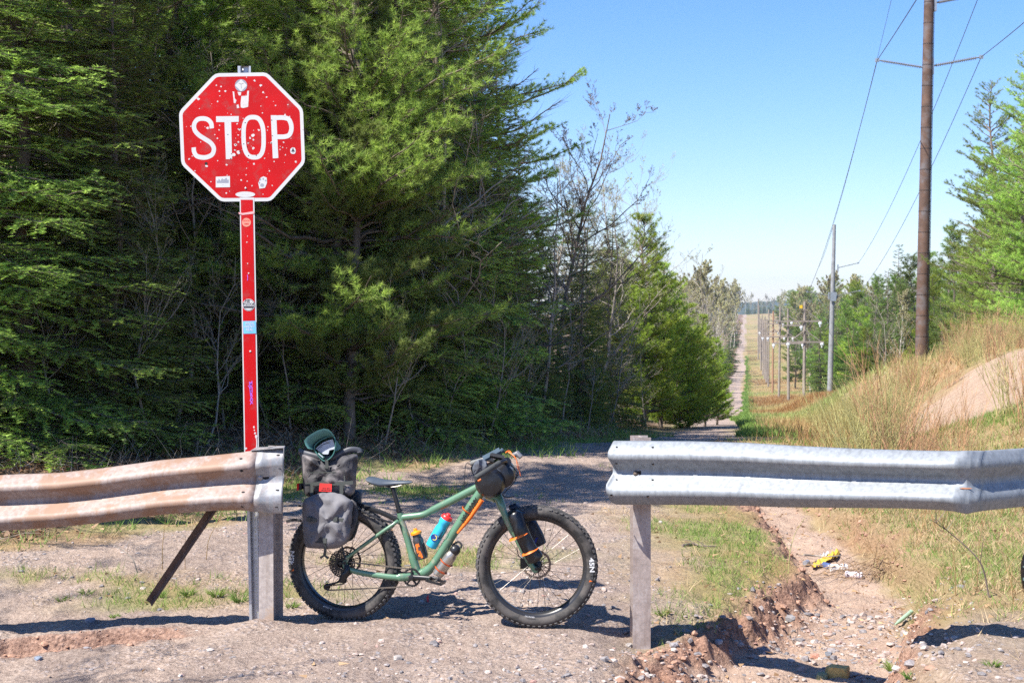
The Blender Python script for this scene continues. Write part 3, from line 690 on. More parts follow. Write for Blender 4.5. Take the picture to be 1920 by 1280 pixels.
# --- willow clumps on the right verge
def willow(seed, n=34, H=2.1, sp=.35):
    g = np.random.default_rng(seed); az = g.uniform(0, 6.28, n); r = g.random(n) ** .6 * sp
    b = np.stack([r * np.cos(az), r * np.sin(az), np.full(n, -.05)], 1); L = H * g.uniform(.55, 1.1, n)
    ln = g.uniform(.05, .38, n); a2 = az + g.normal(0, .6, n); D = unit(np.stack([np.cos(a2) * ln, np.sin(a2) * ln, np.ones(n)], 1)); m = 7; s = np.linspace(0, 1, m)
    Pp = b[:, None] + D[:, None] * (L[:, None] * s)[:, :, None]; Pp[:, :, :2] += (D[:, :2] * .35)[:, None] * (s ** 2)[None, :, None] * L[:, None, None]
    Pp += np.cumsum(g.normal(0, .012, Pp.shape), 1) * L[:, None, None]; parts = [tubes(Pp, (.0098 * g.uniform(.5, 1.2, n))[:, None] * (1.05 - s * .72)[None], 3)]
    k = 6; ii = np.repeat(np.arange(n), k); q = g.uniform(.3, .9, len(ii)); f = q * (m - 1); a = np.floor(f).astype(int); fr = (f - a)[:, None]
    p = Pp[ii, a] * (1 - fr) + Pp[ii, a + 1] * fr; d = unit(D[ii] + g.normal(0, .33, (len(ii), 3))); l2 = L[ii] * .28 * g.uniform(.4, 1.2, len(ii)); s4 = np.linspace(0, 1, 4)
    Tp = p[:, None] + d[:, None] * (l2[:, None] * s4)[:, :, None]; parts.append(tubes(Tp, .0036 * (1.1 - s4 * .7)[None] * np.ones((len(ii), 1)), 3))
    V, Fq = joinq(parts); c = 3; jj = np.repeat(np.arange(len(ii)), c); q = g.random(len(jj)); pos = Tp[jj, 0] + (Tp[jj, 3] - Tp[jj, 0]) * q[:, None]
    LV, LF, LT = blades(pos, unit(d[jj] + g.normal(0, .5, (len(jj), 3))), g.uniform(.018, .045, len(jj)), np.full(len(jj), .010), g.random(len(jj)))
    return mkmesh('stem', V, Fq, None, M_WILLOW, True), mkmesh('crown', LV, None, LF, M_BUD, False, {'tint': LT})
M_WILLOW2 = mat('olive_willow_bark', (.36, .33, .13), .7, var=.4, vscale=2.5)
WIL = [willow(400 + i, H=1.75 + .25 * i) for i in range(4)]
WIL2 = []
for i in range(3):
    a, b = willow(410 + i, H=1.9); a.materials[0] = M_WILLOW2; WIL2.append((a, b))
def place_bush(x, y, s, meshes, label, group):
    o = bpy.data.objects.new('willow_shrub', None); col.objects.link(o); o.location = (x, y, tz(x, y) - .03); o.scale = (s, s, s * rnd.uniform(.85, 1.15)); o.rotation_euler = (0, 0, rnd.uniform(0, 6.28))
    tag(o, label, 'shrub', group); a = bpy.data.objects.new('stem', meshes[0]); b = bpy.data.objects.new('crown', meshes[1])
    for q in (a, b): col.objects.link(q); q.parent = o
g = np.random.default_rng(31); cnt = 0; tries = 0
while cnt < 120 and tries < 12000:
    tries += 1
    Y = g.uniform(13, 23) if tries % 3 else g.uniform(26, 62); px = g.uniform(1445, 1990) if tries % 4 else g.uniform(1445, 1720); x = at_px(px, Y); t = x - .165 * Y
    lim = 1.7 + (.0 if Y > 20 else (20 - Y) * .10)
    if t < lim: continue
    if np.hypot((x - 8.1) / 2.1, (Y - 24.5) / 4.6) < 1 and g.random() < .93: continue
    olive = px < 1640 or g.random() < .5; s = g.uniform(.55, .95) * (1.0 if Y < 30 else .8) * (.62 if (x - .165 * Y) < 2.6 and Y < 24 else 1)
    if px > 1670 and Y < 26:
        s *= .8
        if g.random() < (.96 if px > 1720 else .8): continue
    if Y > 26 and g.random() < .5: s *= .6
    if (CAMZ - (tz(x, Y) + 2.0 * s)) / Y * FPX + 590 < np.interp(px, [1430, 1500, 1560, 1650, 1730, 1800, 1920], [785, 765, 735, 690, 640, 600, 560]) - 8: continue
    me = (WIL2[int(g.integers(3))] if olive else WIL[int(g.integers(4))])
    place_bush(x, Y, s, me, 'olive green willow clump on the right verge beyond the rail' if olive else 'reddish willow clump on the right bank beyond the rail', 'willow clumps on the right bank'); cnt += 1
for i, (px, Y, s, r_) in enumerate([(1640, 15.5, .66, 0), (1700, 15.5, .55, 1), (1672, 19, .8, 1), (1790, 16, .48, 1), (1600, 16.5, .65, 0)]):
    place_bush(at_px(px, Y), Y, s, (WIL[i % 4] if r_ else WIL2[i % 3]), 'reddish willow clump on the right bank beyond the rail' if r_ else 'olive green willow clump on the right verge beyond the rail', 'willow clumps on the right bank')
# low brush under the forest wall
M_RUST = leafmat('rusty_weed_stalks', (.20, .09, .045), (.46, .26, .13), .2, 0)
# --- grasses, leaves, stones: what nobody could count
def scatter(n, xr, yr, fn, seed):
    g = np.random.default_rng(seed); x = g.uniform(*xr, n); y = g.uniform(*yr, n) if yr[1] < 30 else yr[0] * (yr[1] / yr[0]) ** g.random(n)
    w = fn(x, y); k = g.random(n) < w; return x[k], y[k], g
def stuff(name, V, F3, mat_, attrs, cat=None):
    me = mkmesh(name, V, None, F3, mat_, False, attrs); o = bpy.data.objects.new(name, me); col.objects.link(o); o['kind'] = 'stuff'; return o
def grow(name, x, y, g, hmin, hmax, wd, m_, per=5, lean=.5, sp=.03, patchy=0):
    n = len(x); ii = np.repeat(np.arange(n), per); px = x[ii] + g.normal(0, sp, len(ii)); py = y[ii] + g.normal(0, sp, len(ii)); pz = terrain(px, py) - .005
    d = unit(np.stack([g.normal(0, lean, len(ii)), g.normal(0, lean, len(ii)), np.ones(len(ii))], 1)); sc_ = np.clip(np.hypot(px, py) / 12, 1, 5)
    V, F3, T = blades(np.stack([px, py, pz], 1), d, g.uniform(hmin, hmax, len(ii)) * (.6 + .4 * np.sqrt(sc_)), wd * sc_ * np.ones(len(ii)), np.clip(g.normal(.5, .25 - .13 * (patchy > 0), len(ii)) + patchy * fbm(px * .09, py * .03, 4, 77), 0, 1))
    stuff(name, V, F3, m_, {'tint': T})
def w_green(x, y):
    r, l, s, b, gm = masks(x, y); return np.clip((gm - .35) * 1.5, 0, 1) * (1 - sstep(.5, 1, r) * .93) * (1 - l) * (1 - s) * (1 - .8 * b)
def w_dry(x, y):
    r, l, s, b, gm = masks(x, y); rt = sstep(2.3, 3.2, x - np.interp(y, [7, 9, 11, 15, 20, 60], [.1, .0, .2, .5, 1.2, 8])); return (.12 + .88 * rt) * (1 - r) * (1 - .9 * l) * (1 - sstep(.08, .45, s)) * (1 - .7 * b)
x, y, g = scatter(60000, (-7, 8), (7.2, 24), w_green, 41); grow('green_grass', x, y, g, .03, .10, .005, M_GRASS, 5)
x, y, g = scatter(36000, (-6, 13), (7.2, 27), lambda a, b: w_dry(a, b) * (1 - .72 * (b > 15)), 42); grow('dry_grass', x, y, g, .04, .17, .005, M_HAY, 5, .9, patchy=1.5)
x, y, g = scatter(30000, (2.5, 13), (8.5, 27), lambda a, b: w_dry(a, b) * .8 * (1 - .5 * (b > 16)), 43); grow('verge_grass', x, y, g, .04, .13, .005, M_GRASS, 4, .6)
x, y, g = scatter(3600, (2.8, 13), (9, 27), lambda a, b: w_dry(a, b) * (fbm(a * .7, b * .7, 3, 66) > -.02), 55); grow('rusty_weeds', x, y, g, .14, .42, .0042, M_RUST, 4, .35, .05)
def w_far(x, y):
    t = x - .165 * y; return ((t > .2) & (t < 16) & (y > 28)).astype(float)
M_MEADOW = leafmat('rusty_meadow_grass', (.30, .13, .06), (.30, .34, .11), .3, 0)
M_MEADOW.node_tree.nodes['Color Ramp'].color_ramp.elements.new(.45).color = (.48, .33, .17, 1)
g = np.random.default_rng(44); n = 90000; yy = 32 * (700 / 32) ** g.random(n); xx = .165 * yy + g.uniform(.3, 15, n)
k = (g.random(n) < .8) & ((xx - .165 * yy < 3.4) | (yy > 60) | (g.random(n) < .35)); grow('far_meadow_grass', xx[k], yy[k], g, .12, .34, .012, M_MEADOW, 1, .4, patchy=3.0)
g = np.random.default_rng(47); n = 16000; yy = 30 * (500 / 30) ** g.random(n); xx = .165 * yy - .3 + .9 * np.abs(g.normal(0, .6, n)) + 1.5 * fbm(yy / 9., yy * 0, 3, 61); grow('trailside_grass', xx, yy, g, .06, .22, .02, M_GRASS, 2, .5)
# forest-edge understory: litter leaves and low green sprigs
def w_lit(x, y): return masks(x, y)[1]
x, y, g = scatter(90000, (-13, 5), (10, 34), w_lit, 45); z = terrain(x, y) + .012
nn = len(x); d = unit(g.normal(size=(nn, 3)) * [1, 1, .45]); V, F3, T = blades(np.stack([x, y, z], 1), d, g.uniform(.05, .10, nn), g.uniform(.03, .06, nn), np.clip(g.normal(.45, .28, nn), 0, 1)); V[:, 2] = np.maximum(V[:, 2], np.repeat(z - .01, 3)); stuff('fallen_leaves', V, F3, M_LEAF, {'tint': T})
def w_leaf2(x, y):
    r, l, s, b, gm = masks(x, y); return (1 - r * .93) * (1 - l) * .35 * np.where(x > 2.6, 1, .6)
x, y, g = scatter(12000, (-6, 8), (7.2, 18), w_leaf2, 46); z = terrain(x, y) + .008; nn = len(x)
d = unit(g.normal(size=(nn, 3)) * [1, 1, .4]); V, F3, T = blades(np.stack([x, y, z], 1), d, g.uniform(.03, .06, nn), g.uniform(.02, .035, nn), np.clip(g.normal(.7, .2, nn), 0, 1)); V[:, 2] = np.maximum(V[:, 2], np.repeat(z - .006, 3)); stuff('leaf_scraps', V, F3, M_LEAF, {'tint': T})
x, y, g = scatter(9000, (-9, 6), (11, 32), lambda a, b: (np.abs(edge_x(b) - a - .3 - fbm(a * .8, b * .8, 3, 7) * 2) < .9) * .8, 48); grow('forest_edge_sprigs', x, y, g, .05, .22, .008, M_GRASS, 5, .7, .05)
x, y, g = scatter(9000, (-10, 6), (11, 30), lambda a, b: ((edge_x(b) - a > .2) & (edge_x(b) - a < 4)) * .7, 49)
nn = len(x); z = terrain(x, y); ln = g.uniform(.15, .6, nn); d = unit(np.stack([g.normal(0, .7, nn), g.normal(0, .7, nn), g.uniform(.1, 1, nn)], 1)); s = np.linspace(0, 1, 4)
Pp = np.stack([x, y, z], 1)[:, None] + d[:, None] * (ln[:, None] * s)[:, :, None] + np.cumsum(g.normal(0, .03, (nn, 4, 3)), 1); V, Fq = tubes(Pp, .003 * (1.3 - s)[None] * np.ones((nn, 1)), 3)
o = bpy.data.objects.new('brushwood', mkmesh('brushwood', V, Fq, None, M_TWIG)); col.objects.link(o); o['kind'] = 'stuff'
# gravel
M_STONE = newmat('gravel_stone')[0]
def stone_mat(m):
    nt = m.node_tree; b = nt.nodes['Principled BSDF']; at = N(nt, 'ShaderNodeAttribute', attribute_name='tint'); b.inputs['Roughness'].default_value = .85
    c = ramp(nt, at.outputs['Fac'], [(0, (.09, .085, .10)), (.3, (.20, .18, .19)), (.5, (.33, .25, .22)), (.7, (.42, .30, .25)), (.9, (.50, .43, .38)), (1, (.30, .12, .09))])
    v = coords(nt); c = mixc(nt, .35, c, ramp(nt, noise(nt, v, 60, 4), [(.3, (.10, .09, .09)), (.7, (.5, .45, .4))])); nt.links.new(c, b.inputs['Base Color'])
stone_mat(M_STONE)
ph = (1 + 5 ** .5) / 2
ICO = unit(np.array([(-1, ph, 0), (1, ph, 0), (-1, -ph, 0), (1, -ph, 0), (0, -1, ph), (0, 1, ph), (0, -1, -ph), (0, 1, -ph), (ph, 0, -1), (ph, 0, 1), (-ph, 0, -1), (-ph, 0, 1)], float))
ICF = np.array([(0, 11, 5), (0, 5, 1), (0, 1, 7), (0, 7, 10), (0, 10, 11), (1, 5, 9), (5, 11, 4), (11, 10, 2), (10, 7, 6), (7, 1, 8), (3, 9, 4), (3, 4, 2), (3, 2, 6), (3, 6, 8), (3, 8, 9), (4, 9, 5), (2, 4, 11), (6, 2, 10), (8, 6, 7), (9, 8, 1)])
def gravel(name, x, y, g, smin, smax):
    n = len(x); r = smin * (smax / smin) ** (g.random(n) ** 2.2); ex = g.uniform(.6, 1.4, (n, 3)) * [1, 1, .65]
    V = ICO[None] * (1 + g.uniform(-.22, .22, (n, 12, 1))) * r[:, None, None] * ex[:, None]; a = g.uniform(0, 6.28, n); c, s = np.cos(a), np.sin(a)
    V = np.stack([V[:, :, 0] * c[:, None] - V[:, :, 1] * s[:, None], V[:, :, 0] * s[:, None] + V[:, :, 1] * c[:, None], V[:, :, 2]], 2)
    z = terrain(x, y) + r * .15; V += np.stack([x, y, z], 1)[:, None]
    F3 = (ICF[None] + (np.arange(n) * 12)[:, None, None]).reshape(-1, 3); stuff(name, V.reshape(-1, 3), F3, M_STONE, {'tint': np.repeat(g.random(n), 12)})
def w_grav(x, y):
    r, l, s, b, gm = masks(x, y); gd, dep = gully(x, y); q = fbm(x * .8, y * .8, 3, 111)
    return np.clip(.35 + q * 2.2, .04, 1) * np.clip(r + .5 * s + .45 * (y < 9.5), 0, 1) * (1 - .6 * l)
x, y, g = scatter(24000, (-5, 5), (6.6, 15), w_grav, 51); gravel('gravel', x, y, g, .004, .022)
x, y, g = scatter(3500, (.2, 3.6), (6.8, 10.6), lambda a, b: np.clip(.9 - gully(a, b)[0] * 1.6, 0, 1), 52); gravel('gully_gravel', x, y, g, .007, .034)
# bank crumbs: clods on the cut edges
M_CLOD = mat('crumbled_soil', (.33, .19, .13), .95, var=.35, vscale=30, bmp=.5)
x, y, g = scatter(26000, (-4, 4.2), (6.8, 16), lambda a, b: masks(a, b)[3], 53); gravel('soil_clods', x, y, g, .006, .035); bpy.data.objects['soil_clods'].data.materials[0] = M_CLOD
# rocks one can tell apart
def rock(x, y, r, label, tint=(.25, .23, .24), name='rock', sq=(1, .8, .6), group=None):
    import bmesh
    bm = bmesh.new(); bmesh.ops.create_icosphere(bm, subdivisions=3, radius=1)
    sd = rnd.random() * 50
    for v in bm.verts:
        p = v.co; n = float(fbm(np.array([p.x * 1.3 + sd]), np.array([p.y * 1.3 + p.z * 2.1 + sd]), 3, 3)[0]); q = p.normalized() * (1 + n * .9)
        q = Vector([max(-.8, min(.8, k)) for k in q]); v.co = Vector((q.x * sq[0], q.y * sq[1], q.z * sq[2])) * r
    me = bpy.data.meshes.new(name); bm.to_mesh(me); bm.free(); me.materials.append(mat('rock_%d' % len(bpy.data.materials), tint, .85, var=.3, vscale=25, bmp=.5, bscale=90))
    me.polygons.foreach_set('use_smooth', [False] * len(me.polygons)); o = bpy.data.objects.new(name, me); col.objects.link(o); o.location = (x, y, tz(x, y) + r * .12); o.rotation_euler = (0, 0, rnd.uniform(0, 6)); tag(o, label, 'rock', group)
def on_ground(px, py):
    Y = 1.9 * FPX / (py - 590)
    for _ in range(12): x = at_px(px, Y); Y = Y * .5 + .5 * (CAMZ - tz(x, Y)) * FPX / (py - 590)
    return at_px(px, Y), Y
for px, py, r, lb, c in [(745, 1238, .035, 'grey stone alone on the dirt in front of the rear wheel', (.30, .27, .25)), (822, 1206, .022, 'pinkish stone on the dirt below the pedal', (.45, .30, .24)),
        (790, 1131, .024, 'pale grey flat stone on the ground between the wheels', (.36, .34, .34)), (1022, 1178, .028, 'grey stone touching the bottom of the front tyre', (.32, .30, .31)),
        (297, 1146, .024, 'dark pointed stone in the shadow of the left rail', (.13, .12, .13)), (166, 1166, .035, 'bluish stone at the lip of the washed-out hollow', (.25, .25, .29)),
        (160, 1200, .03, 'grey stone inside the red sand hollow at left', (.26, .25, .27)), (108, 1206, .026, 'dark reddish stone at the front of the red hollow', (.20, .12, .11)), (68, 1238, .026, 'blue-grey stone at the lower left of the frame', (.17, .20, .25)),
        (1530, 1234, .035, 'flat reddish stone on the gully gravel', (.40, .20, .14)), (1556, 1229, .028, 'dark grey stone right of the flat reddish stone', (.16, .17, .19)), (1350, 1232, .03, 'blue-grey stone on the gully floor near the post', (.22, .24, .27)),
        (1485, 1165, .045, 'dark flat stone lying across the pale gully sand', (.20, .19, .19)), (1265, 1212, .03, 'grey stone just right of the right rail post foot', (.30, .28, .28)), (1180, 1213, .03, 'rounded stone left of the right rail post foot', (.30, .27, .25))]:
    x, y = on_ground(px, py); rock(x, y, r, lb, c)

ORD = ['first', 'second', 'third', 'fourth', 'fifth', 'sixth', 'seventh', 'eighth', 'ninth', 'tenth', 'eleventh', 'twelfth', 'thirteenth', 'fourteenth', 'fifteenth', 'sixteenth', 'seventeenth', 'eighteenth', 'nineteenth', 'twentieth']
ORD += ['twenty-' + k for k in ORD[:9]] + ['thirtieth'] + ['thirty-' + k for k in ORD[:9]] + ['fortieth'] + ['forty-' + k for k in ORD[:9]]
def number(group, tmpl):
    m = sorted([o for o in col.objects if o.get('group') == group], key=lambda o: o.location.x / o.location.y)
    for k, o in enumerate(m): o['label'] = tmpl % (ORD[k], {'white_pine': 'pine', 'fir_tree': 'fir', 'evergreen_tree': 'evergreen', 'aspen_tree': 'pale aspen', 'bare_tree': 'bare tree'}.get(o.name.split('.')[0], 'tree'))
number('dark evergreens of the shaded forest wall on the left', '%s tree from the left, a dark %s in the front row of the left forest')
number('dead trees in the left forest', '%s dead grey %s from the left, tangled twigs inside the left forest wall')
number('saplings along the forest edge', '%s leafless sapling %s from the left along the forest edge')
number('bare trees at the bend of the road', '%s from the left of the slender twigs at the road bend, a %s')
number('trees of the wood behind the power poles', '%s from the left in the wood behind the power poles, a %s')
# ---------------------------------------------------------------- stop sign
def hexc(r, g, b): return tuple(((c / 255 + .055) / 1.055) ** 2.4 if c > 10 else c / 3294.6 for c in (r, g, b))
M_SRED = mat('sign_red', (.40, .001, .003), .5, var=.16, vscale=3.5, spec=.2, dirt=(.30, .03, .03), dirt_amt=.25, dscale=9)
M_SWHITE = mat('sign_white', (.47, .475, .48), .5, var=.05, vscale=8)
M_CHIP = mat('bare_chipped_metal', (.50, .46, .46), .5, var=.12, vscale=40)
M_DARK = mat('black_rubber', (.018, .018, .02), .6, var=.1)
M_HOLE = mat('dark_hole', (.012, .010, .010), .9)
M_ZINC = mat('galvanised_steel', (.46, .47, .50), .42, metal=.65, var=.12, vscale=30)
M_STKB = mat('sticker_black', (.03, .03, .04), .5)
M_STKG = mat('sticker_grey', (.22, .23, .28), .5)
M_BLUE = mat('sticker_blue', (.12, .38, .66), .5)
M_PURP = mat('purple_marker', (.35, .10, .62), .5, var=.3, vscale=60)
M_PINK = mat('faded_tape', (.72, .33, .33), .5)
SG = Plane((454 - 960) / FPX * 8.80, 8.80, R(10))
def S(cx, cy, lat=0.0): return SG(320 + cx / 4.414, 110 + cy / 4.414, lat * (.28 if lat > 0 else 1))
sign = thing('stop_sign', S(660, 4620, 0), 'octagonal red stop sign on a red faced steel post behind the left rail end', 'stop sign')
sign.location.z = tz(sign.location.x, sign.location.y); WM[sign.name] = Matrix.Translation(sign.location)
OCT = [(368, 122), (795, 115), (1095, 415), (1112, 862), (830, 1180), (412, 1183), (87, 875), (68, 440)]
cxy = (594, 650)
def shrink(p, k): return (cxy[0] + (p[0] - cxy[0]) * k, cxy[1] + (p[1] - cxy[1]) * k)
def rounded(pts, k=.12):
    out = []; n = len(pts)
    for i in range(n):
        a, b, c = pts[i - 1], pts[i], pts[(i + 1) % n]
        for t in (-1, 0, 1):
            if t < 0: out.append((b[0] + (a[0] - b[0]) * k * .5, b[1] + (a[1] - b[1]) * k * .5))
            elif t > 0: out.append((b[0] + (c[0] - b[0]) * k * .5, b[1] + (c[1] - b[1]) * k * .5))
            else: out.append((b[0] * .86 + (a[0] + c[0]) * .5 * .14 * k * 2 + b[0] * .14 * (1 - 2 * k), b[1] * .86 + (a[1] + c[1]) * .5 * .14 * k * 2 + b[1] * .14 * (1 - 2 * k)))
    return out
mb = MB(); o8 = rounded(OCT, .14); mb.poly([S(*p, 0.0) for p in o8], [S(*p, -.003) for p in o8]); plate = mb.build('sign_panel', M_SWHITE, sign, smooth=False)
mb = MB(); i8 = rounded([shrink(p, .945) for p in OCT], .10); mb.poly([S(*p, .0015) for p in i8]); mb.build('red_field', M_SRED, plate, sign, smooth=False)
mb = MB(); nrm = SG.n; LT_ = .003
SS = catmull([S(*p, LT_) for p in [(340, 578), (334, 535), (305, 505), (263, 496), (220, 506), (194, 545), (199, 592), (232, 632), (282, 665), (330, 697), (357, 742), (345, 790), (305, 814), (262, 818), (216, 806), (194, 772), (190, 735)]], 6)
mb.strip(SS, .0142, nrm)
mb.poly([S(375, 478, LT_), S(563, 476, LT_), S(563, 524, LT_), S(500, 525, LT_), S(508, 832, LT_), S(457, 833, LT_), S(445, 526, LT_), S(376, 526, LT_)])
O_ = []
for k in range(49):
    a = 2 * math.pi * k / 48; c, s_ = math.cos(a), math.sin(a); e = 2 / 2.7
    O_.append(S(686 + 83 * math.copysign(abs(c) ** e, c) + 6 * s_, 651 + 166 * math.copysign(abs(s_) ** e, s_), LT_))
mb.strip(O_, .0142, nrm)
mb.poly([S(828, 469, LT_), S(874, 469, LT_), S(891, 823, LT_), S(845, 826, LT_)])
mb.strip(catmull([S(*p, LT_ + .0004) for p in [(866, 490), (930, 489), (975, 502), (996, 545), (998, 590), (982, 630), (945, 646), (872, 648)]], 6), .0142, nrm)
mb.build('lettering', M_SWHITE, plate, sign, smooth=False)
def blob(mb, cx, cy, r, lat, fn=S, n=9, ir=.45, ax=1.0):
    ph_ = rnd.random() * 6
    mb.poly([fn(cx + math.cos(2 * math.pi * k / n + ph_) * r * ax * rnd.uniform(1 - ir, 1 + ir), cy - math.sin(2 * math.pi * k / n + ph_) * r * rnd.uniform(1 - ir, 1 + ir), lat) for k in range(n)])
mb = MB()
CH = [(378, 222, 8), (417, 232, 8), (404, 270, 9), (452, 268, 9), (406, 309, 6), (388, 355, 7), (228, 332, 14), (694, 182, 11), (745, 220, 13), (766, 280, 9), (794, 320, 8), (628, 154, 5), (867, 388, 8), (970, 381, 6), (760, 450, 7), (746, 393, 5), (238, 415, 5), (306, 575, 13), (168, 560, 7), (405, 552, 6), (400, 590, 7), (365, 630, 5), (386, 660, 8), (248, 690, 6), (550, 540, 8), (568, 585, 14), (558, 632, 7), (600, 495, 5), (535, 715, 14), (560, 690, 9), (680, 635, 17), (657, 657, 10), (683, 672, 9), (728, 592, 11), (640, 700, 9), (684, 742, 12), (532, 757, 9), (560, 775, 16), (520, 798, 18), (805, 565, 6), (800, 593, 5), (833, 695, 11), (935, 692, 7), (905, 752, 6), (926, 735, 5), (777, 825, 7), (855, 852, 7), (945, 470, 12), (985, 480, 7), (1095, 585, 9), (1035, 852, 11), (152, 830, 9), (178, 805, 6), (388, 845, 6), (462, 880, 9), (298, 890, 13), (200, 928, 7), (333, 1018, 6), (583, 1005, 10), (634, 1015, 6), (690, 872, 10), (818, 930, 7), (840, 1050, 6), (672, 1052, 6), (765, 1122, 5), (460, 1112, 8), (488, 1098, 4), (950, 797, 6), (624, 962, 6), (628, 908, 6), (640, 858, 6), (500, 462, 7), (470, 452, 4), (130, 563, 4), (850, 355, 4)]
for q in CH: blob(mb, q[0], q[1], q[2] * .82, .0046)
for _ in range(30):
    a = rnd.random() * 6.28; r_ = rnd.random() ** .8; blob(mb, 594 + math.cos(a) * r_ * 430, 640 + math.sin(a) * r_ * 430, rnd.uniform(1.5, 4.5), .0044, n=6)
mb.poly([S(*p, .0042) for p in [(585, 310), (630, 308), (634, 268), (648, 266), (645, 330), (641, 400), (600, 410), (580, 405), (578, 370)]])
mb.poly([S(*p, .0042) for p in [(512, 272), (526, 274), (530, 330), (545, 345), (535, 372), (522, 366), (518, 320)]])
mb.poly([S(*p, .0042) for p in [(553, 276), (584, 278), (580, 305), (563, 306)]]); mb.poly([S(*p, .0042) for p in [(545, 385), (560, 378), (568, 408), (548, 412)]])
mb.build('chipped_spots', M_CHIP, plate, sign, smooth=False)
mb = MB()
for cx, cy, r_ in [(293, 868, 13), (473, 629, 4.5), (616, 531, 4.5), (604, 706, 4.5), (641, 692, 5), (644, 803, 4.5), (708, 800, 5), (836, 510, 4.5), (841, 639, 4), (833, 697, 5), (549, 800, 5), (573, 770, 5), (502, 788, 4), (635, 730, 4), (567, 580, 5), (497, 828, 5), (536, 712, 5), (534, 752, 4), (640, 860, 4)]:
    mb.poly([S(cx + math.cos(k * .785) * r_, cy - math.sin(k * .785) * r_, .0052) for k in range(8)])
mb.build('bullet_hole', M_HOLE, plate, sign, smooth=False)
def circ(cx, cy, r, lat, n=24, fn=S, ax=1): return [fn(cx + math.cos(2 * math.pi * k / n) * r * ax, cy - math.sin(2 * math.pi * k / n) * r, lat) for k in range(n)]
XD, YD = SG.d, Vector((0, 0, 1))
mb = MB(); mb.poly(circ(582, 222, 51, .0056)); s1 = mb.build('sticker', M_STKG, plate, sign, smooth=False, label='round grey sticker with a white diamond')
mb = MB(); mb.poly([S(582, 172, .0062), S(532, 222, .0062), S(582, 272, .0062), S(632, 222, .0062)]); mb.build('sticker_print', M_SWHITE, plate, sign, smooth=False)
mb = MB(); mb.strip([S(562, 205, .0067), S(575, 207, .0067), S(582, 215, .0067), S(590, 207, .0067), S(604, 205, .0067)], .0012, nrm); mb.strip([S(582, 213, .0067), S(586, 248, .0067)], .001, nrm); mb.build('sticker_print', M_STKB, plate, sign, smooth=False)
mb = MB(); mb.poly([S(*p, .0056) for p in [(373, 978), (490, 972), (491, 1064), (373, 1066)]]); mb.build('sticker', M_SWHITE, plate, sign, smooth=False, label='small white sticker with a grey skyline print')
mb = MB(); mb.poly([S(*p, .0062) for p in [(381, 1030), (380, 1000), (392, 1018), (398, 992), (412, 1012), (425, 990), (440, 1002), (462, 985), (470, 1005), (480, 1000), (480, 1030)]]); mb.build('sticker_print', M_STKG, plate, sign, smooth=False)
mb = MB(); add_text(mb, 'minnesota', S(432, 1047, .0062), XD, YD, .0035); mb.build('sticker_print', M_STKG, plate, sign, smooth=False)
mb = MB(); mb.poly([S(*p, .0056) for p in [(745, 985), (768, 974), (795, 985), (797, 1030), (780, 1070), (735, 1076), (724, 1030)]]); mb.build('sticker', M_SWHITE, plate, sign, smooth=False, label='white paw print sticker')
mb = MB()
for cx, cy, r_, ax in [(742, 1001, 9, .8), (766, 995, 9, .8), (786, 1010, 8, .8), (735, 1027, 8, .8), (757, 1048, 15, 1.1)]: mb.poly(circ(cx, cy, r_, .0062, 10, ax=ax))
mb.build('sticker_print', M_STKG, plate, sign, smooth=False)
mb = MB(); blob(mb, 1013, 762, 29, .0056, n=14, ir=.12, ax=.85); mb.build('sticker', M_SWHITE, plate, sign, smooth=False, label='small leaf shaped white sticker with a dark tree')
mb = MB(); mb.poly([S(*p, .0062) for p in [(1012, 735), (1020, 755), (1030, 772), (1016, 770), (1015, 780), (1009, 780), (1009, 770), (996, 772), (1004, 755)]]); mb.build('sticker_print', M_STKB, plate, sign, smooth=False)
mb = MB(); mb.poly(circ(617, 1124, 24, .0056, 24, ax=3.4)); mb.build('sticker', M_SWHITE, plate, sign, smooth=False, label='long oval white sticker at the bottom of the sign')
mb = MB(); add_text(mb, 'NORTH SHORE', S(617, 1124, .0062), XD, YD, .007); mb.build('sticker_print', M_CHIP, plate, sign, smooth=False)
mb = MB(); add_text(mb, 'MADE  USA', S(636, 1164, .003), XD, YD, .0042); mb.build('small_print', M_SRED, plate, sign, smooth=False)
mb = MB(); mb.lathe([(0, .0065), (.004, .006), (.006, .002)], S(621, 1073, .001), SG.n, 12); mb.lathe([(0, .0065), (.004, .006), (.006, .002)], S(600, 96, -.002), SG.n, 12); mb.build('bolt', M_ZINC, plate, sign)
# the U-channel post with its hole line, and the red facing strip
def PP(px, py, lat=0.0): return SG(px, py, lat)
top, bot = (457.5, 124), (479.5, 1168)
def pl(t, off, lat): return PP(top[0] + (bot[0] - top[0]) * t + off, top[1] + (bot[1] - top[1]) * t, lat)
mb = MB(); prof = [(-12, -.018), (-7, -.018), (-4, -.045), (8, -.045), (10, -.018), (12.5, -.018), (12.5, -.021), (9, -.021), (7.2, -.048), (-3.2, -.048), (-6, -.021), (-12, -.021)]
v = []
for t in (0, 1):
    for off, lat in prof: v.append(pl(t, off * 1.0, lat))
n = len(prof); mb.add(v, [(i, (i + 1) % n, n + (i + 1) % n, n + i) for i in range(n)] + [tuple(range(n)), tuple(range(n, 2 * n))[::-1]]); post = mb.build('post', M_ZINC, sign, smooth=False)
M_HLIT = mat('perforation', (.55, .55, .38), .9)
mb = MB()
for k in range(26): t = .80 + k * .0072; mb.poly([pl(t, 3 + 1.3 * math.cos(a * .785), -.0445 + .0) + Vector((0, 0, .0045 * math.sin(a * .785))) for a in range(8)])
mb.build('perforations', M_HLIT, post, sign, smooth=False)
mb = MB(); sv = []
for t, a in ((.236, 1), (.70, 1)): sv.append((t, a))
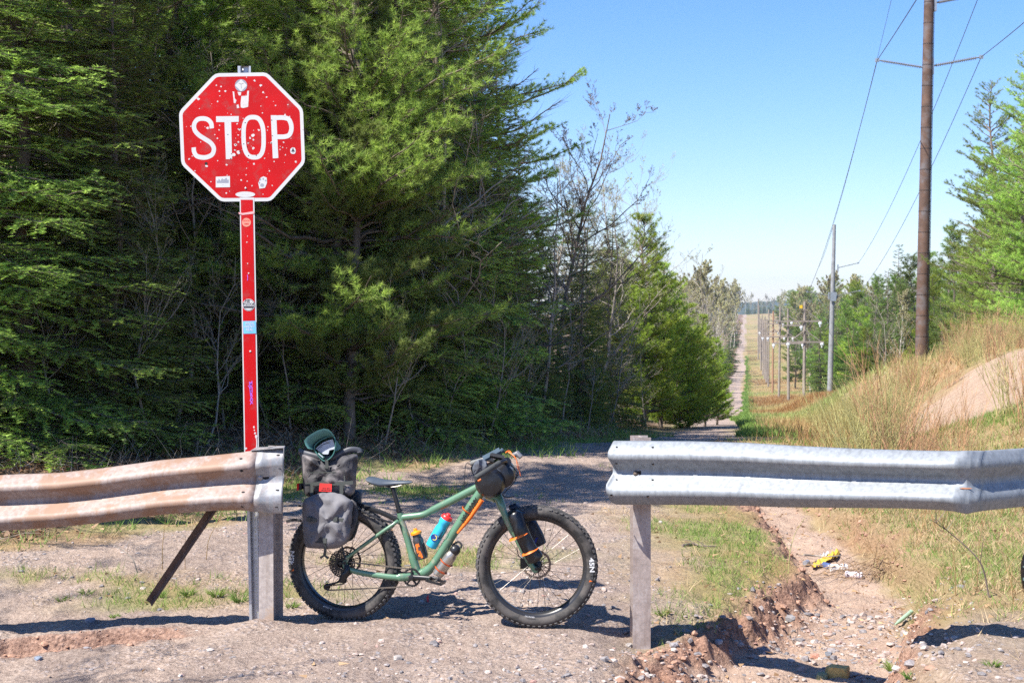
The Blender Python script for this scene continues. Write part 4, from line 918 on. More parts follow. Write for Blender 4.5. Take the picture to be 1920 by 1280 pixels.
mb.poly([pl(.236, -13.5, .001), pl(.236, 14, .001), pl(.705, 12.5, .001), pl(.705, -15, .001)], [pl(.236, -13.5, -.017), pl(.236, 14, -.017), pl(.705, 12.5, -.017), pl(.705, -15, -.017)]); strip = mb.build('post_facing', M_SWHITE, sign, smooth=False)
mb = MB(); mb.poly([pl(.240, -11.5, .003), pl(.240, 11, .003), pl(.703, 10, .003), pl(.703, -13, .003)]); mb.build('red_strip', M_SRED, strip, sign, smooth=False)
def Q(px, py, lat=.0045): return PP(px, py, lat)
def qc(px, py, r, lat, n=20): return [PP(px + r * math.cos(2 * math.pi * k / n), py - r * math.sin(2 * math.pi * k / n), lat) for k in range(n)]
mb = MB(); mb.poly([Q(447, 398), Q(455, 399.5), Q(476, 396), Q(477, 400.5), Q(455, 403), Q(448, 401.5)]); mb.build('tape', M_PINK, strip, sign, smooth=False)
mb = MB(); mb.poly(qc(462, 417, 8.3, .0045)); mb.build('sticker', mat('sticker_peach', (.70, .22, .16), .5), strip, sign, smooth=False, label='round faded peach sticker')
mb = MB(); add_text(mb, 'GOOD', PP(462, 414, .005), XD, YD, .014, bold=.01); add_text(mb, 'VIBES', PP(462, 420, .005), XD, YD, .014, bold=.01); mb.build('sticker_print', M_SRED, strip, sign, smooth=False)
mb = MB(); mb.poly(qc(466.2, 571.5, 11.5, .0045)); mb.build('sticker', M_SWHITE, strip, sign, smooth=False, label='round white sticker with black lettering')
mb = MB(); mb.strip(catmull([PP(466.2 + 10.2 * math.cos(a * .3927), 571.5 + 10.2 * math.sin(a * .3927), .005) for a in range(17)], 2), .0012, SG.n)
mb.poly([PP(456, 573.5, .005), PP(476, 573.5, .005), PP(475, 577.5, .005), PP(457, 577.5, .005)]); add_text(mb, 'NE', PP(464, 564.5, .005), XD, YD, .026, bold=.03); add_text(mb, 'WZOOK', PP(466.2, 570.3, .005), XD, YD, .0205, .95, bold=.03); mb.build('sticker_print', M_STKB, strip, sign, smooth=False)
mb = MB(); mb.poly([Q(455.5, 602), Q(479.5, 601.5), Q(480.5, 625), Q(456.5, 625.5)]); mb.build('sticker', M_BLUE, strip, sign, smooth=False, label='square blue sticker with white words')
mb = MB()
for k, tx in enumerate(['BIRDS', "AREN'T", 'REAL']): add_text(mb, tx, PP(468, 606.5 + k * 5.8, .0056), XD, YD, .022, .95, bold=.012)
mb.build('sticker_print', M_SWHITE, strip, sign, smooth=False)
mb = MB(); mb.lathe([(0, .006), (.003, .006), (.005, .002)], Q(469.5, 658.5, .003), SG.n, 12)
for q in [(463, 454, 1.2), (464, 494, 1), (466, 512, 1.2), (476, 800, 1.8), (478, 812, 2.2), (480, 818, 3), (477, 806, 1.5), (461, 840, 2.5), (464, 443, .8)]: blob(mb, *q, .0042, fn=PP, n=7)
mb.poly([Q(479, 815), Q(481, 815), Q(483, 842), Q(480, 838), Q(480.5, 828)]); mb.build('chipped_spots', M_CHIP, strip, sign, smooth=False)
mb = MB()
for k, tx in enumerate('MWHRAX'): add_text(mb, tx, PP(470.4 + k * .25, 719 + k * 7.0, .0045), Vector((1, 0, .2)), Vector((-.1, 0, 1)), .036, .8, bold=.03)
mb.strip([PP(463.5, 515, .0045), PP(464.5, 520, .0045), PP(463.8, 526, .0045)], .0018, SG.n); mb.build('marker_scrawl', M_PURP, strip, sign, smooth=False)

# ---------------------------------------------------------------- guardrails
def railmat(name, c1, c2, streak, rust, rough=.45, metal=.55, rust_lo=.56):
    m, nt, b = newmat(name); v = coords(nt); vs_ = coords(nt, (38, 38, 2.2)); b.inputs['Metallic'].default_value = metal; b.inputs['Roughness'].default_value = rough
    c = ramp(nt, noise(nt, v, 26, 3, .7), [(.35, c1), (.65, c2)]); c = mixc(nt, ramp(nt, noise(nt, vs_, 1.0, 4), [(.46, (0, 0, 0)), (.66, (.42, .42, .42))]), c, streak)
    vo = N(nt, 'ShaderNodeTexVoronoi'); vo.inputs['Scale'].default_value = 60; nt.links.new(v, vo.inputs['Vector']); bw = N(nt, 'ShaderNodeRGBToBW'); nt.links.new(vo.outputs['Color'], bw.inputs[0]); c = mixc(nt, .10, c, bw.outputs[0], 'OVERLAY')
    rf = ramp(nt, noise(nt, v, 3.0, 8, .72), [(rust_lo, (0, 0, 0)), (rust_lo + .08, (1, 1, 1))]); c = mixc(nt, rf, c, rust); nt.links.new(c, b.inputs['Base Color'])
    mr_ = N(nt, 'ShaderNodeMapRange'); nt.links.new(rf, mr_.inputs[0]); mr_.inputs[3].default_value = metal; mr_.inputs[4].default_value = .05; nt.links.new(mr_.outputs[0], b.inputs['Metallic'])
    bump(nt, b, noise(nt, v, 90, 3), .06, .002); return m
M_RAILL = railmat('weathered_brown_rail', (.25, .19, .165), (.34, .275, .245), (.21, .13, .095), (.25, .15, .10), .6, .08, .50)
M_RAILR = railmat('zinc_rail', (.235, .255, .275), (.275, .295, .315), (.13, .14, .155), (.34, .18, .11), .58, .35, .66)
M_RAILE = railmat('scuffed_rail_end', (.23, .235, .24), (.31, .315, .32), (.32, .25, .23), (.40, .26, .2), .45, .3, .60)
M_POST = railmat('weathered_steel_post', (.31, .265, .245), (.42, .37, .34), (.22, .17, .14), (.34, .25, .19), .6, .15, .52)
RK = [(1150, 828, 934, 1), (1152, 828, 941, 1), (1160, 828, 945, 1), (1300, 829, 945.5, 1), (1400, 832, 947, 1), (1480, 837, 950, 1), (1600, 843, 951, 1), (1700, 846, 952, 1), (1770, 847.5, 955, 1), (1795, 847.5, 958, .92), (1806, 847, 960.5, .62), (1815, 847, 963, .40), (1826, 847, 960.5, .70), (1845, 847, 957, 1), (1920, 842, 949, 1), (2050, 832, 938, 1), (2400, 815, 915, 1)]
RK = [(p_, t_, b_, (8.864 / (1 + .6 * (p_ - 960) / FPX) if p_ <= 1815 else 7.434 + (p_ - 1815) * .0024), d_) for p_, t_, b_, d_ in RK]
W = [(.156, .002), (.155, .014), (.149, .026), (.110, .073), (.100, .081), (.088, .083), (.076, .081), (.067, .074), (.023, .009), (.013, .001), (-.013, .001), (-.023, .009), (-.067, .074), (-.076, .081), (-.088, .083), (-.100, .081), (-.110, .073), (-.149, .026), (-.155, .014), (-.156, .002)]
def rail(mb, st, phi=0.0, lean=0.0):
    """st: (px, top row, bottom row, distance of the back, depth scale, profile shape)"""
    k = len(W); v = []
    for px, yt, yb, Y, dsc in st:
        zt, zb = P(px, yt, Y - .04).z, P(px, yb, Y - .02).z; X = (px - 960) / FPX * Y
        for i, (zz, dd) in enumerate(W): v.append(rail_pt(X, Y, dd * dsc, zz, zt, zb, phi, lean))
    mb.add(v, [(i * k + j, i * k + j + 1, (i + 1) * k + j + 1, (i + 1) * k + j) for i in range(len(st) - 1) for j in range(k - 1)]); return v
def rail_pt(X, Y, d_, zz, zt, zb, phi, lean):
    z_ = zz / .312 * (zt - zb); o_ = d_ - lean * z_; return Vector((X - math.sin(phi) * o_, Y - math.cos(phi) * o_, (zt + zb) / 2 + z_))
def interp_st(keys, step=12):
    pxs = np.arange(keys[0][0], keys[-1][0] + .1, step); pxs = np.unique(np.append(pxs, [k_[0] for k_ in keys]))
    a = np.array(keys, float); out = []
    for p in pxs: out.append([p] + [float(np.interp(p, a[:, 0], a[:, c])) for c in range(1, 5)])
    b = np.array(out)
    for c in (1, 2, 3): 
        y = b[:, c].copy(); y[1:-1] = (b[:-2, c] + b[1:-1, c] * 2 + b[2:, c]) / 4; b[:, c] = y
    return [tuple(r_) for r_ in b]
def surf(keys, px, zrel):
    phi, lean = (R(31), .12) if keys is RK else (0.0, .28)
    a = np.array(keys, float); yt, yb, Y, ds = [float(np.interp(px, a[:, 0], a[:, c])) for c in (1, 2, 3, 4)]
    zt, zb = P(px, yt, Y - .04).z, P(px, yb, Y - .02).z; zz = zrel * .312; i = min(range(len(W) - 1), key=lambda q: abs((W[q][0] + W[q + 1][0]) / 2 - zz))
    (z1, d1), (z2, d2) = W[i], W[i + 1]; t = (zz - z1) / (z2 - z1) if z2 != z1 else .5; dd = d1 + (d2 - d1) * t; nn = Vector((0, -(z1 - z2) * (1), (d2 - d1) * 1)).normalized()
    if nn.y > 0: nn = -nn
    nn = (nn + Vector((0, 0, lean))).normalized(); nn = Matrix.Rotation(-phi, 3, 'Z') @ nn
    X = (px - 960) / FPX * Y; return rail_pt(X, Y, dd * ds, zz, zt, zb, phi, lean), nn
def slot(mb, p, n_, wx, wz, lift=.003):
    u = Vector((1, 0, 0)); v_ = n_.cross(u).normalized(); mb.poly([p + n_ * lift + u * (wx * math.cos(k * .5236)) + v_ * (wz * math.sin(k * .5236)) for k in range(12)])
def solidify(o, t=.004):
    m = o.modifiers.new('thickness', 'SOLIDIFY'); m.thickness = t; m.offset = 0
def ibeam(mb, c, zt, zb, yaw, fw=.100, dp=.150, t=.006):
    d = Vector((math.cos(yaw), -math.sin(yaw), 0)); n_ = Vector((-math.sin(yaw), -math.cos(yaw), 0)); rot = Matrix.Rotation(-yaw, 3, 'Z'); h = zt - zb; zc = (zt + zb) / 2; c = Vector((c[0], c[1], 0))
    for off in (0, -dp): mb.box(c + n_ * off + Vector((0, 0, zc)), (fw, t, h), rot)
    mb.box(c + n_ * (-dp / 2) + Vector((0, 0, zc)), (t * .8, dp - t, h), rot)
# left
LK = [(-420, 925, 1022, 8.95, 1), (-150, 908, 1008, 8.85, 1), (0, 893, 993, 8.75, 1), (110, 889, 986, 8.72, 1), (190, 880, 978, 8.70, 1), (300, 865, 963, 8.66, 1), (400, 856, 955, 8.62, 1), (455, 850, 954, 8.60, 1.0), (480, 846, 957, 8.60, .9), (500, 843, 960, 8.60, .62), (531, 838, 960.5, 8.60, .42)]
gl = thing('guardrail', (-1.5, 8.72, tz(-1.5, 8.72)), 'brown stained steel guardrail in front of the stop sign post', 'guardrail')
mb = MB(); stL = interp_st(LK); k0 = [s_ for s_ in stL if s_[0] <= 483]; k1 = [s_ for s_ in stL if s_[0] >= 480]
rail(mb, k0, 0, .28); o = mb.build('rail', M_RAILL, gl, sharp=75); solidify(o)
mb = MB(); rail(mb, k1, 0, .28); o = mb.build('rail_end', M_RAILE, gl, sharp=60, label='flattened scuffed rail end'); solidify(o)
mb = MB()
for px, zr in [(452, .40), (520, .38), (455, .20), (524, .17), (459, -.18), (521, -.15), (459, -.42), (521, -.40)]:
    p, n_ = surf(LK, px, zr); slot(mb, p, n_, .0105, .0075)
mb.build('bolt_hole', M_HOLE, gl, smooth=False)
mb = MB(); p, n_ = surf(LK, 487, .02); mb.lathe([(0, .016), (.008, .015), (.014, .008), (.015, .001)], p + Vector((0, -.001, .01)), (0, -1, 0), 14); mb.build('bolt', M_POST, gl)
mb = MB(); p, n_ = surf(LK, 497, .02); slot(mb, p + Vector((0, 0, .01)), n_, .022, .012, .002); mb.build('bolt_slot', M_HOLE, gl, smooth=False)
cL = P(499, 1000, 8.645); mb = MB(); ibeam(mb, (cL.x, cL.y), P(500, 838, 8.7).z, -.25, R(13), .094, .15); mb.build('post', M_POST, gl, smooth=False)
mb = MB(); mb.poly([P(531, 838, 8.60), P(531, 905, 8.60), P(531, 905, 8.66), P(531, 838, 8.75)], [P(532.5, 838, 8.60), P(532.5, 905, 8.60), P(532.5, 905, 8.66), P(532.5, 838, 8.75)]); mb.poly([P(470, 844, 8.62), P(531, 838, 8.60), P(531, 836, 8.75), P(480, 838, 8.78)], [P(470, 845, 8.62), P(531, 839.5, 8.60), P(531, 837.5, 8.75), P(480, 839.5, 8.78)]); mb.build('end_plate', M_RAILE, gl, smooth=False)
br = thing('brace_angle', (-2.2, 9.6, tz(-2.2, 9.6)), 'dark rusty steel angle leaning from the grass up to the left rail', 'steel brace')
mb = MB(); a, b = P(281, 1118, 9.0), P(403, 950, 8.75); a.z -= .04; b = a + (b - a) * 1.06; dd = (b - a).normalized(); sx_ = dd.cross(Vector((0, -1, 0))).normalized(); w2 = .031
mb.poly([a - sx_ * w2, a + sx_ * .0, b + sx_ * .0, b - sx_ * w2], [p + Vector((0, .006, 0)) for p in (a - sx_ * w2, a + sx_ * .0, b + sx_ * .0, b - sx_ * w2)])
mb.poly([a, a + sx_ * .02 + Vector((0, -.03, 0)), b + sx_ * .02 + Vector((0, -.03, 0)), b], [p + Vector((.005, 0, -.003)) for p in (a, a + sx_ * .02 + Vector((0, -.03, 0)), b + sx_ * .02 + Vector((0, -.03, 0)), b)])
mb.build('angle_iron', mat('rusty_steel', (.085, .05, .035), .8, var=.5, vscale=20, bmp=.4), br, smooth=False)
# right
gr = thing('guardrail', (.8, 8.6, tz(.8, 8.6)), 'grey galvanised guardrail at right with a creased kink near the frame edge', 'guardrail')
mb = MB(); stR = interp_st(RK, 8); rail(mb, stR, R(31), .12)
o = mb.build('rail', M_RAILR, gr, sharp=75); solidify(o)
mb = MB(); ibeam(mb, ((2240 - 960) / FPX * 9.25, 9.25), .95, -.2, R(-2), .108, .15); mb.build('post', M_POST, gr, smooth=False)
mb = MB(); mr2 = MB()
for px, zr in [(1163.5, .41), (1230.5, .41), (1163.5, .16), (1231, .15), (1163, -.11), (1230, -.11), (1162, -.33), (1229, -.35)]:
    p, n_ = surf(RK, px, zr); slot(mb, p, n_, .013, .0075)
    slot(mr2, p + Vector((0, 0, -.003)), n_, .006, .0025, .0045)
mb.build('bolt_hole', M_HOLE, gr, smooth=False); mr2.build('hole_light', mat('seen_through_hole', (.30, .20, .14), .9), gr, smooth=False)
mb = MB(); p, n_ = surf(RK, 1193, 0.0); mb.lathe([(0, .017), (.006, .016), (.012, .010), (.014, .001)], p + Vector((0, -.001, -.004)), (0, -1, 0), 14); mb.build('bolt', mat('brown_bolt', (.16, .12, .09), .6, metal=.3), gr)
mb = MB(); p, n_ = surf(RK, 1203, 0.0); slot(mb, p, n_, .024, .012, .002); mb.build('bolt_slot', M_HOLE, gr, smooth=False)
mb = MB()
for q in range(5): p, n_ = surf(RK, 1806 + q * 4, -.10); slot(mb, p, n_, .0055, .006, .003)
p, n_ = surf(RK, 1814, -.10); slot(mb, p, n_, .034, .0045, .0026)
mb.build('rust_mark', mat('rust_spot', (.28, .12, .06), .9), gr, smooth=False)
cR = P(1203.5, 1000, 8.585); mb = MB(); ibeam(mb, (cR.x, cR.y), P(1200, 818, 8.66).z, -.40, R(-2), .108, .15)
mb.build('post', railmat('brown_steel_post', (.30, .245, .22), (.40, .33, .30), (.20, .14, .115), (.42, .37, .35), .65, .1, .5), gr, smooth=False)
# ---------------------------------------------------------------- fat bike
M_GREEN = mat('green_frame_paint', (.095, .195, .12), .34, var=.08, vscale=6, dirt=(.25, .24, .17), dirt_amt=.25, dscale=14, coat=.35)
M_TYRE = mat('tyre_rubber', (.020, .019, .019), .8, var=.3, vscale=14, dirt=(.085, .075, .068), dirt_amt=.7, dscale=9)
M_KNOB = mat('dusty_tyre_knobs', (.085, .080, .078), .85, var=.4, vscale=30)
M_RIM = mat('black_rim', (.022, .021, .022), .35, spec=.6, var=.15)
M_BLK = mat('black_anodised', (.02, .02, .022), .38, metal=.3, var=.2)
M_STEEL = mat('spoke_steel', (.12, .11, .10), .4, metal=.8)
M_ROT = mat('brake_rotor_steel', (.26, .20, .16), .45, metal=.7)
M_CHAIN = mat('chain_steel', (.20, .17, .14), .45, metal=.6)
M_SADDLE = mat('grey_saddle', (.06, .075, .095), .42, var=.15)
M_BAGG = mat('grey_bag_fabric', (.135, .130, .140), .75, var=.18, vscale=8, bmp=.3, bscale=140)
M_BAGD = mat('worn_black_bag_fabric', (.040, .038, .042), .72, var=.25, vscale=10, dirt=(.19, .17, .17), dirt_amt=.55, dscale=7, bmp=.3, bscale=120)
M_DRYB = mat('black_dry_bag', (.010, .010, .012), .33, var=.4, vscale=24, spec=.5, bmp=.5, bscale=26)
M_NAVY = mat('navy_dry_bag', (.010, .015, .032), .5, var=.25)
M_ORG = mat('orange_rubber_strap', (.80, .16, .015), .5, var=.1)
M_STRAPK = mat('olive_black_webbing', (.05, .055, .05), .7)
YAW = math.atan2(.32, 1.206)
BP_ = Plane(-1.057, 8.95, YAW); FP_ = Plane(.149, 8.63, R(1.5))
bike = thing('fat_bike', (-1.057, 8.95, tz(-1.057, 8.95)), 'green loaded fat bike standing between the two guardrail ends', 'bicycle', rz=-YAW)
def wheel(pl_, cpx, cpy, r, steer_label, tx_ang, rot_side, rear=False):
    c = pl_(cpx, cpy); d, n_, up = pl_.d, pl_.n, Vector((0, 0, 1)); w_ = MB(); tw = .052
    def q(a, rr_, lat=0.0): return c + d * (math.cos(a) * rr_) + up * (math.sin(a) * rr_) + n_ * lat
    sec = [(.302, .038), (.312, .047), (.328, .0535), (.343, .0525), (.354, .046), (.3625, .032), (.3655, .016), (.366, 0)]; sec = [(k * r / .372, l) for k, l in sec]
    sec = sec + [(k, -l) for k, l in sec[::-1][1:]]; n = 96; m = len(sec)
    v = [q(2 * math.pi * i / n, rr_, l) for i in range(n) for rr_, l in sec]
    mb = MB(); mb.add(v, [(i * m + j, i * m + j + 1, ((i + 1) % n) * m + j + 1, ((i + 1) % n) * m + j) for i in range(n) for j in range(m - 1)])
    wh = mb.build('tyre', M_TYRE, bike)
    kb = MB(); nk = 66
    for i in range(nk):
        a = 2 * math.pi * i / nk
        for lat, rr_, sz, ao in ((.044, .3585, (.017, .012, .013), 0), (-.044, .3585, (.017, .012, .013), 0), (.024, .367, (.014, .014, .010), .5), (-.024, .367, (.014, .014, .010), .5), (0.0, .369, (.015, .014, .010), 0)):
            if rnd.random() < .06: continue
            aa = a + ao * 2 * math.pi / nk; rm = Matrix((d * math.cos(aa) + up * math.sin(aa), n_, (-d * math.sin(aa) + up * math.cos(aa)))).transposed()
            tilt = Matrix.Rotation(math.copysign(.55, lat) if abs(lat) > .03 else 0, 3, -d * math.sin(aa) + up * math.cos(aa)) if abs(lat) > .03 else Matrix.Identity(3)
            kb.box(q(aa, rr_ * r / .372, lat), (sz[2], sz[1], sz[0]), tilt @ rm)
    kb.build('tread', M_KNOB, wh, bike, smooth=False)
    # sidewall ribs of the outer edge and lettering
    lt = MB()
    def lat_text(body, ang, size, sx, rr_, mb_, bold=.02, flip=1):
        rd = d * math.cos(ang) + up * math.sin(ang); tg = (-d * math.sin(ang) + up * math.cos(ang)) * flip
        add_text(mb_, body, q(ang, rr_, .0546), tg, -rd * flip if False else (rd * -1 if flip > 0 else rd), size, sx, bold)
    if rear:
        lat_text('45N', tx_ang, .040, 1.25, .333, lt, .03, flip=-1)
        lat_text('DUROC  45', R(252), .011, 1.1, .300, lt, .02)
    else:
        lat_text('45N', tx_ang, .040, 1.25, .333, lt, .03, flip=-1)
        lat_text('DILLINGER', R(262), .011, 1.1, .300, lt, .02)
    lt.build('tyre_lettering', mat('white_print_%d' % rear, (.62, .62, .62), .6), wh, bike, smooth=False)
    if not rear:
        l2 = MB(); lat_text('NRTH', tx_ang - R(11.5), .024, 1.3, .335, l2, 0, -1); l2.build('tyre_lettering', mat('grey_print', (.10, .10, .10), .6), wh, bike, smooth=False)
    og = MB(); a = tx_ang + (R(13.5) if rear else R(-17)); og.poly([q(a - .02, .326, .0546), q(a + .025, .330, .0546), q(a + .01, .347, .0546)]); og.build('orange_tab', M_ORG, wh, bike, smooth=False)
    rm_ = MB(); rs = [(.302, .039), (.306, .041), (.306, .036), (.293, .033), (.283, .022), (.281, .010), (.281, -.010), (.283, -.022), (.293, -.033), (.306, -.036), (.306, -.041), (.302, -.039)]; m = len(rs)
    rs = [(k * r / .372, l) for k, l in rs]
    v = [q(2 * math.pi * i / 96, a_, b_) for i in range(96) for a_, b_ in rs]; rm_.add(v, [(i * m + j, i * m + (j + 1) % m, ((i + 1) % 96) * m + (j + 1) % m, ((i + 1) % 96) * m + j) for i in range(96) for j in range(m)])
    rm_.build('rim', M_RIM, bike)
    sp = MB(); hr = .028; hw = .052
    for i in range(32):
        a = 2 * math.pi * i / 32; side = 1 if i % 2 == 0 else -1; h = a + (R(70) if (i // 2) % 2 == 0 else -R(70)); sp.tube([q(h, hr, side * hw * (.8 if side > 0 else 1)), q(a, .282 * r / .372, side * .010)], .0013, 4, cap=False)
    sp.build('spokes', M_STEEL, bike)
    hb = MB(); hb.lathe([(-.072, .012), (-.058, .018), (-.055, .033), (-.050, .033), (-.045, .020), (.040, .020), (.045, .031), (.050, .031), (.054, .018), (.072, .012)], c, n_, 20); hb.build('hub', M_BLK, bike)
    rt = MB(); lat = -.062
    for r0_, r1_ in ((.088, .074),):
        nn = 72; v = []
        for i in range(nn): a = 2 * math.pi * i / nn; w1 = r0_ + .002 * math.sin(a * 12); v += [q(a, w1, lat), q(a, r1_ + .0015 * math.sin(a * 12), lat), q(a, w1, lat - .0018), q(a, r1_, lat - .0018)]
        f = []
        for i in range(nn): j = (i + 1) % nn; f += [(4 * i, 4 * i + 1, 4 * j + 1, 4 * j), (4 * i + 2, 4 * j + 2, 4 * j + 3, 4 * i + 3), (4 * i, 4 * j, 4 * j + 2, 4 * i + 2), (4 * i + 1, 4 * i + 3, 4 * j + 3, 4 * j + 1)]
        rt.add(v, f)
    for i in range(12): a = 2 * math.pi * i / 12; rt.tube([q(a, .024, lat), q(a + .25, .050, lat), q(a + .18, .075, lat)], .0028, 4)
    rt.lathe([(0, .026), (.002, .026), (.002, .018), (0, .018)], q(0, 0, lat), n_, 24); rt.build('brake_rotor', M_ROT, bike)
    return c, q
FA, fq = wheel(FP_, 1006.3, 1061, .372, '', R(3), 1)
RA, rq = wheel(BP_, 646, 1052.5, .370, '', R(176.5), 1, True)
def B(px, py, lat=0.0): return BP_(px, py, lat)
def Fp(px, py, lat=0.0): return FP_(px, py, lat)
# frame
mb = MB()
mb.tube(catmull([B(750, 961), B(754, 980), B(763, 1007), B(773, 1042), B(783, 1074)], 5), [.0195] * 6 + [.0215] * 9 + [.026] * 6, 16)
mb.tube(catmull([B(745, 979), B(753, 970.5), B(772, 967.5), B(793, 964.5), B(812, 955.5), B(845, 939), B(880, 921), B(906, 908)], 5), [(.0185, .0205)] * 20 + [(.021, .024)] * 16, 16)
mb.tube(catmull([B(908, 909), B(899, 926), B(878, 957), B(850, 999.5), B(826, 1039), B(812, 1059), B(799, 1071), B(786, 1077)], 5), [.035] * 3 + [.031] * 7 + [.0285] * 10 + [.0285] * 8 + [.031] * 8, 18)
mb.tube([B(905, 893), B(918, 931)], .029, 18)
mb.lathe([(-.05, .026), (-.047, .029), (.047, .029), (.05, .026)], B(783, 1077.5), BP_.n, 20)
for s_ in (1, -1):
    dl = .078
    mb.tube(catmull([B(746, 976, s_ * .030), B(738, 982, s_ * .050), B(712, 1000, s_ * .072), B(672, 1029, s_ * .080), B(648, 1047, s_ * dl)], 5), [(.0125, .0115)] * 21, 12)
    mb.tube(catmull([B(645, 1061, s_ * dl), B(664, 1070, s_ * .082), B(700, 1077, s_ * .080), B(735, 1081.5, s_ * .072), B(752, 1082, s_ * .062), B(778, 1080, s_ * .032)], 5), [(.010, .014)] * 5 + [(.0125, .018)] * 14 + [(.016, .025)] * 7, 12)
    mb.poly([B(648 + x_, 1055 + y_, s_ * dl + .005) for x_, y_ in [(-5, -3), (2, -11), (7, -8), (3, 0), (7, 6), (0, 10), (-6, 6)]], [B(648 + x_, 1055 + y_, s_ * dl - .005) for x_, y_ in [(-5, -3), (2, -11), (7, -8), (3, 0), (7, 6), (0, 10), (-6, 6)]])
mb.tube([B(744, 978, .045), B(744, 978, -.045)], .012, 10)
frame = mb.build('frame', M_GREEN, bike)
mb = MB(); dt0, dt1 = B(866, 975, .0325), B(893, 935, .0325); ax_ = (dt1 - dt0).normalized()
add_text(mb, 'PANORAMA', (dt0 + dt1) / 2 + BP_.n * .002, ax_, BP_.n.cross(ax_) * -1, .034, .92, bold=.035); mb.build('frame_lettering', M_BLK, frame, bike, smooth=False)
# fork, turned with the front wheel
mb = MB()
for s_ in (1, -1):
    mb.tube(catmull([Fp(934, 931, s_ * .035), Fp(941, 950, s_ * .068), Fp(952, 977, s_ * .079), Fp(969, 1011, s_ * .082), Fp(987, 1046, s_ * .080), Fp(1001, 1066, s_ * .077)], 5), [(.024, .030)] * 6 + [(.019, .025)] * 8 + [(.013, .018)] * 12, 14)
    mb.lathe([(-.009, .016), (-.007, .020), (.007, .020), (.009, .016)], Fp(1003, 1067, s_ * .077), FP_.n, 16)
mb.tube([Fp(932, 930, .05), Fp(932, 930, -.05)], .026, 12); mb.tube([B(916, 928), Fp(932, 934)], .030, 14)
mb.build('fork', M_GREEN, bike)
mb = MB(); mb.lathe([(0, .011), (.006, .011), (.006, .006), (.002, .006)], FA + FP_.n * .088, FP_.n, 14); mb.build('axle_end', M_BLK, bike); mb = MB(); mb.lathe([(0, .011), (.006, .011), (.006, .006), (.002, .006)], B(646.5, 1055, .086), BP_.n, 14); mb.build('axle_end', M_BLK, bike)
mb = MB(); mb.box(Fp(983, 1056, -.075), (.05, .03, .06)); mb.tube(catmull([Fp(983, 1050, -.07), Fp(972, 1040, -.07), Fp(969, 1025, -.07)], 4), .003, 6); mb.build('brake_caliper', M_BLK, bike)
# seatpost, saddle
mb = MB(); mb.tube([B(734.5, 908), B(751, 966)], .0145, 14); mb.lathe([(-.006, .021), (.006, .021)], B(749, 957), (B(751, 966) - B(734, 908)), 16); mb.box(B(735, 911), (.045, .035, .018), Matrix.Rotation(-YAW, 3, 'Z')); mb.build('seatpost', M_BLK, bike)
mb = MB(); st = [(691, 901, 893, .058), (697, 906, 893, .074), (706, 912, 895, .070), (717, 915.5, 897.5, .054), (728, 914, 899, .038), (742, 911, 900, .028), (758, 909, 900.5, .023), (768, 908, 901, .019), (773, 905.5, 902, .010)]; nsd = 14; v = []
for px, yb, yt, hw in st:
    c = B(px, (yb + yt) / 2); hz = abs(B(px, yt).z - B(px, yb).z) / 2
    for k in range(nsd):
        a = 2 * math.pi * k / nsd; yy = math.cos(a); zz = math.sin(a); droop = -.12 * hz * yy * yy if zz > 0 else 0; v.append(c + BP_.n * (yy * hw) + Vector((0, 0, zz * hz * (1 if zz > 0 else 1 - .55 * (1 - yy * yy)) + droop)))
mb.add(v, [(i * nsd + k, i * nsd + (k + 1) % nsd, (i + 1) * nsd + (k + 1) % nsd, (i + 1) * nsd + k) for i in range(len(st) - 1) for k in range(nsd)] + [tuple(range(nsd))[::-1], tuple(range((len(st) - 1) * nsd, len(st) * nsd))]); sad = mb.build('saddle', M_SADDLE, bike, sharp=60)
mb = MB()
for s_ in (1, -1): mb.tube(catmull([B(714, 905, s_ * .03), B(727, 912, s_ * .022), B(745, 911.5, s_ * .022), B(762, 904.5, s_ * .010)], 4), .0035, 6)
mb.build('saddle_rails', M_STEEL, sad, bike)
# drivetrain
CK = B(772, 1082, .055); dB, nB, up = BP_.d, BP_.n, Vector((0, 0, 1))
def ringgear(mb, c, r_o, r_i, teeth, th=.003, tooth=.004):
    n = teeth * 4; v = []
    for i in range(n):
        a = 2 * math.pi * i / n; ro = r_o + (tooth if i % 4 in (1, 2) else 0)
        for rr_, l in ((ro, th / 2), (r_i, th / 2), (r_i, -th / 2), (ro, -th / 2)): v.append(c + dB * math.cos(a) * rr_ + up * math.sin(a) * rr_ + nB * l)
    mb.add(v, [(4 * i + k, 4 * i + (k + 1) % 4, 4 * ((i + 1) % n) + (k + 1) % 4, 4 * ((i + 1) % n) + k) for i in range(n) for k in range(4)])
mb = MB(); ringgear(mb, CK, .057, .046, 28)
for k in range(5): a = 2 * math.pi * k / 5 + .3; mb.tube([CK + dB * .01 * math.cos(a) + up * .01 * math.sin(a), CK + dB * .049 * math.cos(a) + up * .049 * math.sin(a)], [.009, .0055], 6)
mb.build('chainring', M_BLK, bike)
for s_, lat in ((1, .085), (-1, -.085)):
    mb = MB(); c = B(772 if s_ > 0 else 783, 1082 if s_ > 0 else 1077.5, lat); e = c + dB * s_ * .175 + up * (0.0 if s_ > 0 else .0)
    mb.tube([c - dB * s_ * .012, c, e, e + dB * s_ * .012], [(.008, .012), (.010, .018), (.008, .011), (.007, .009)], 12); mb.lathe([(-.012, .017), (.012, .017), (.014, .010)], c, nB, 16); mb.build('crank_arm', M_BLK, bike)
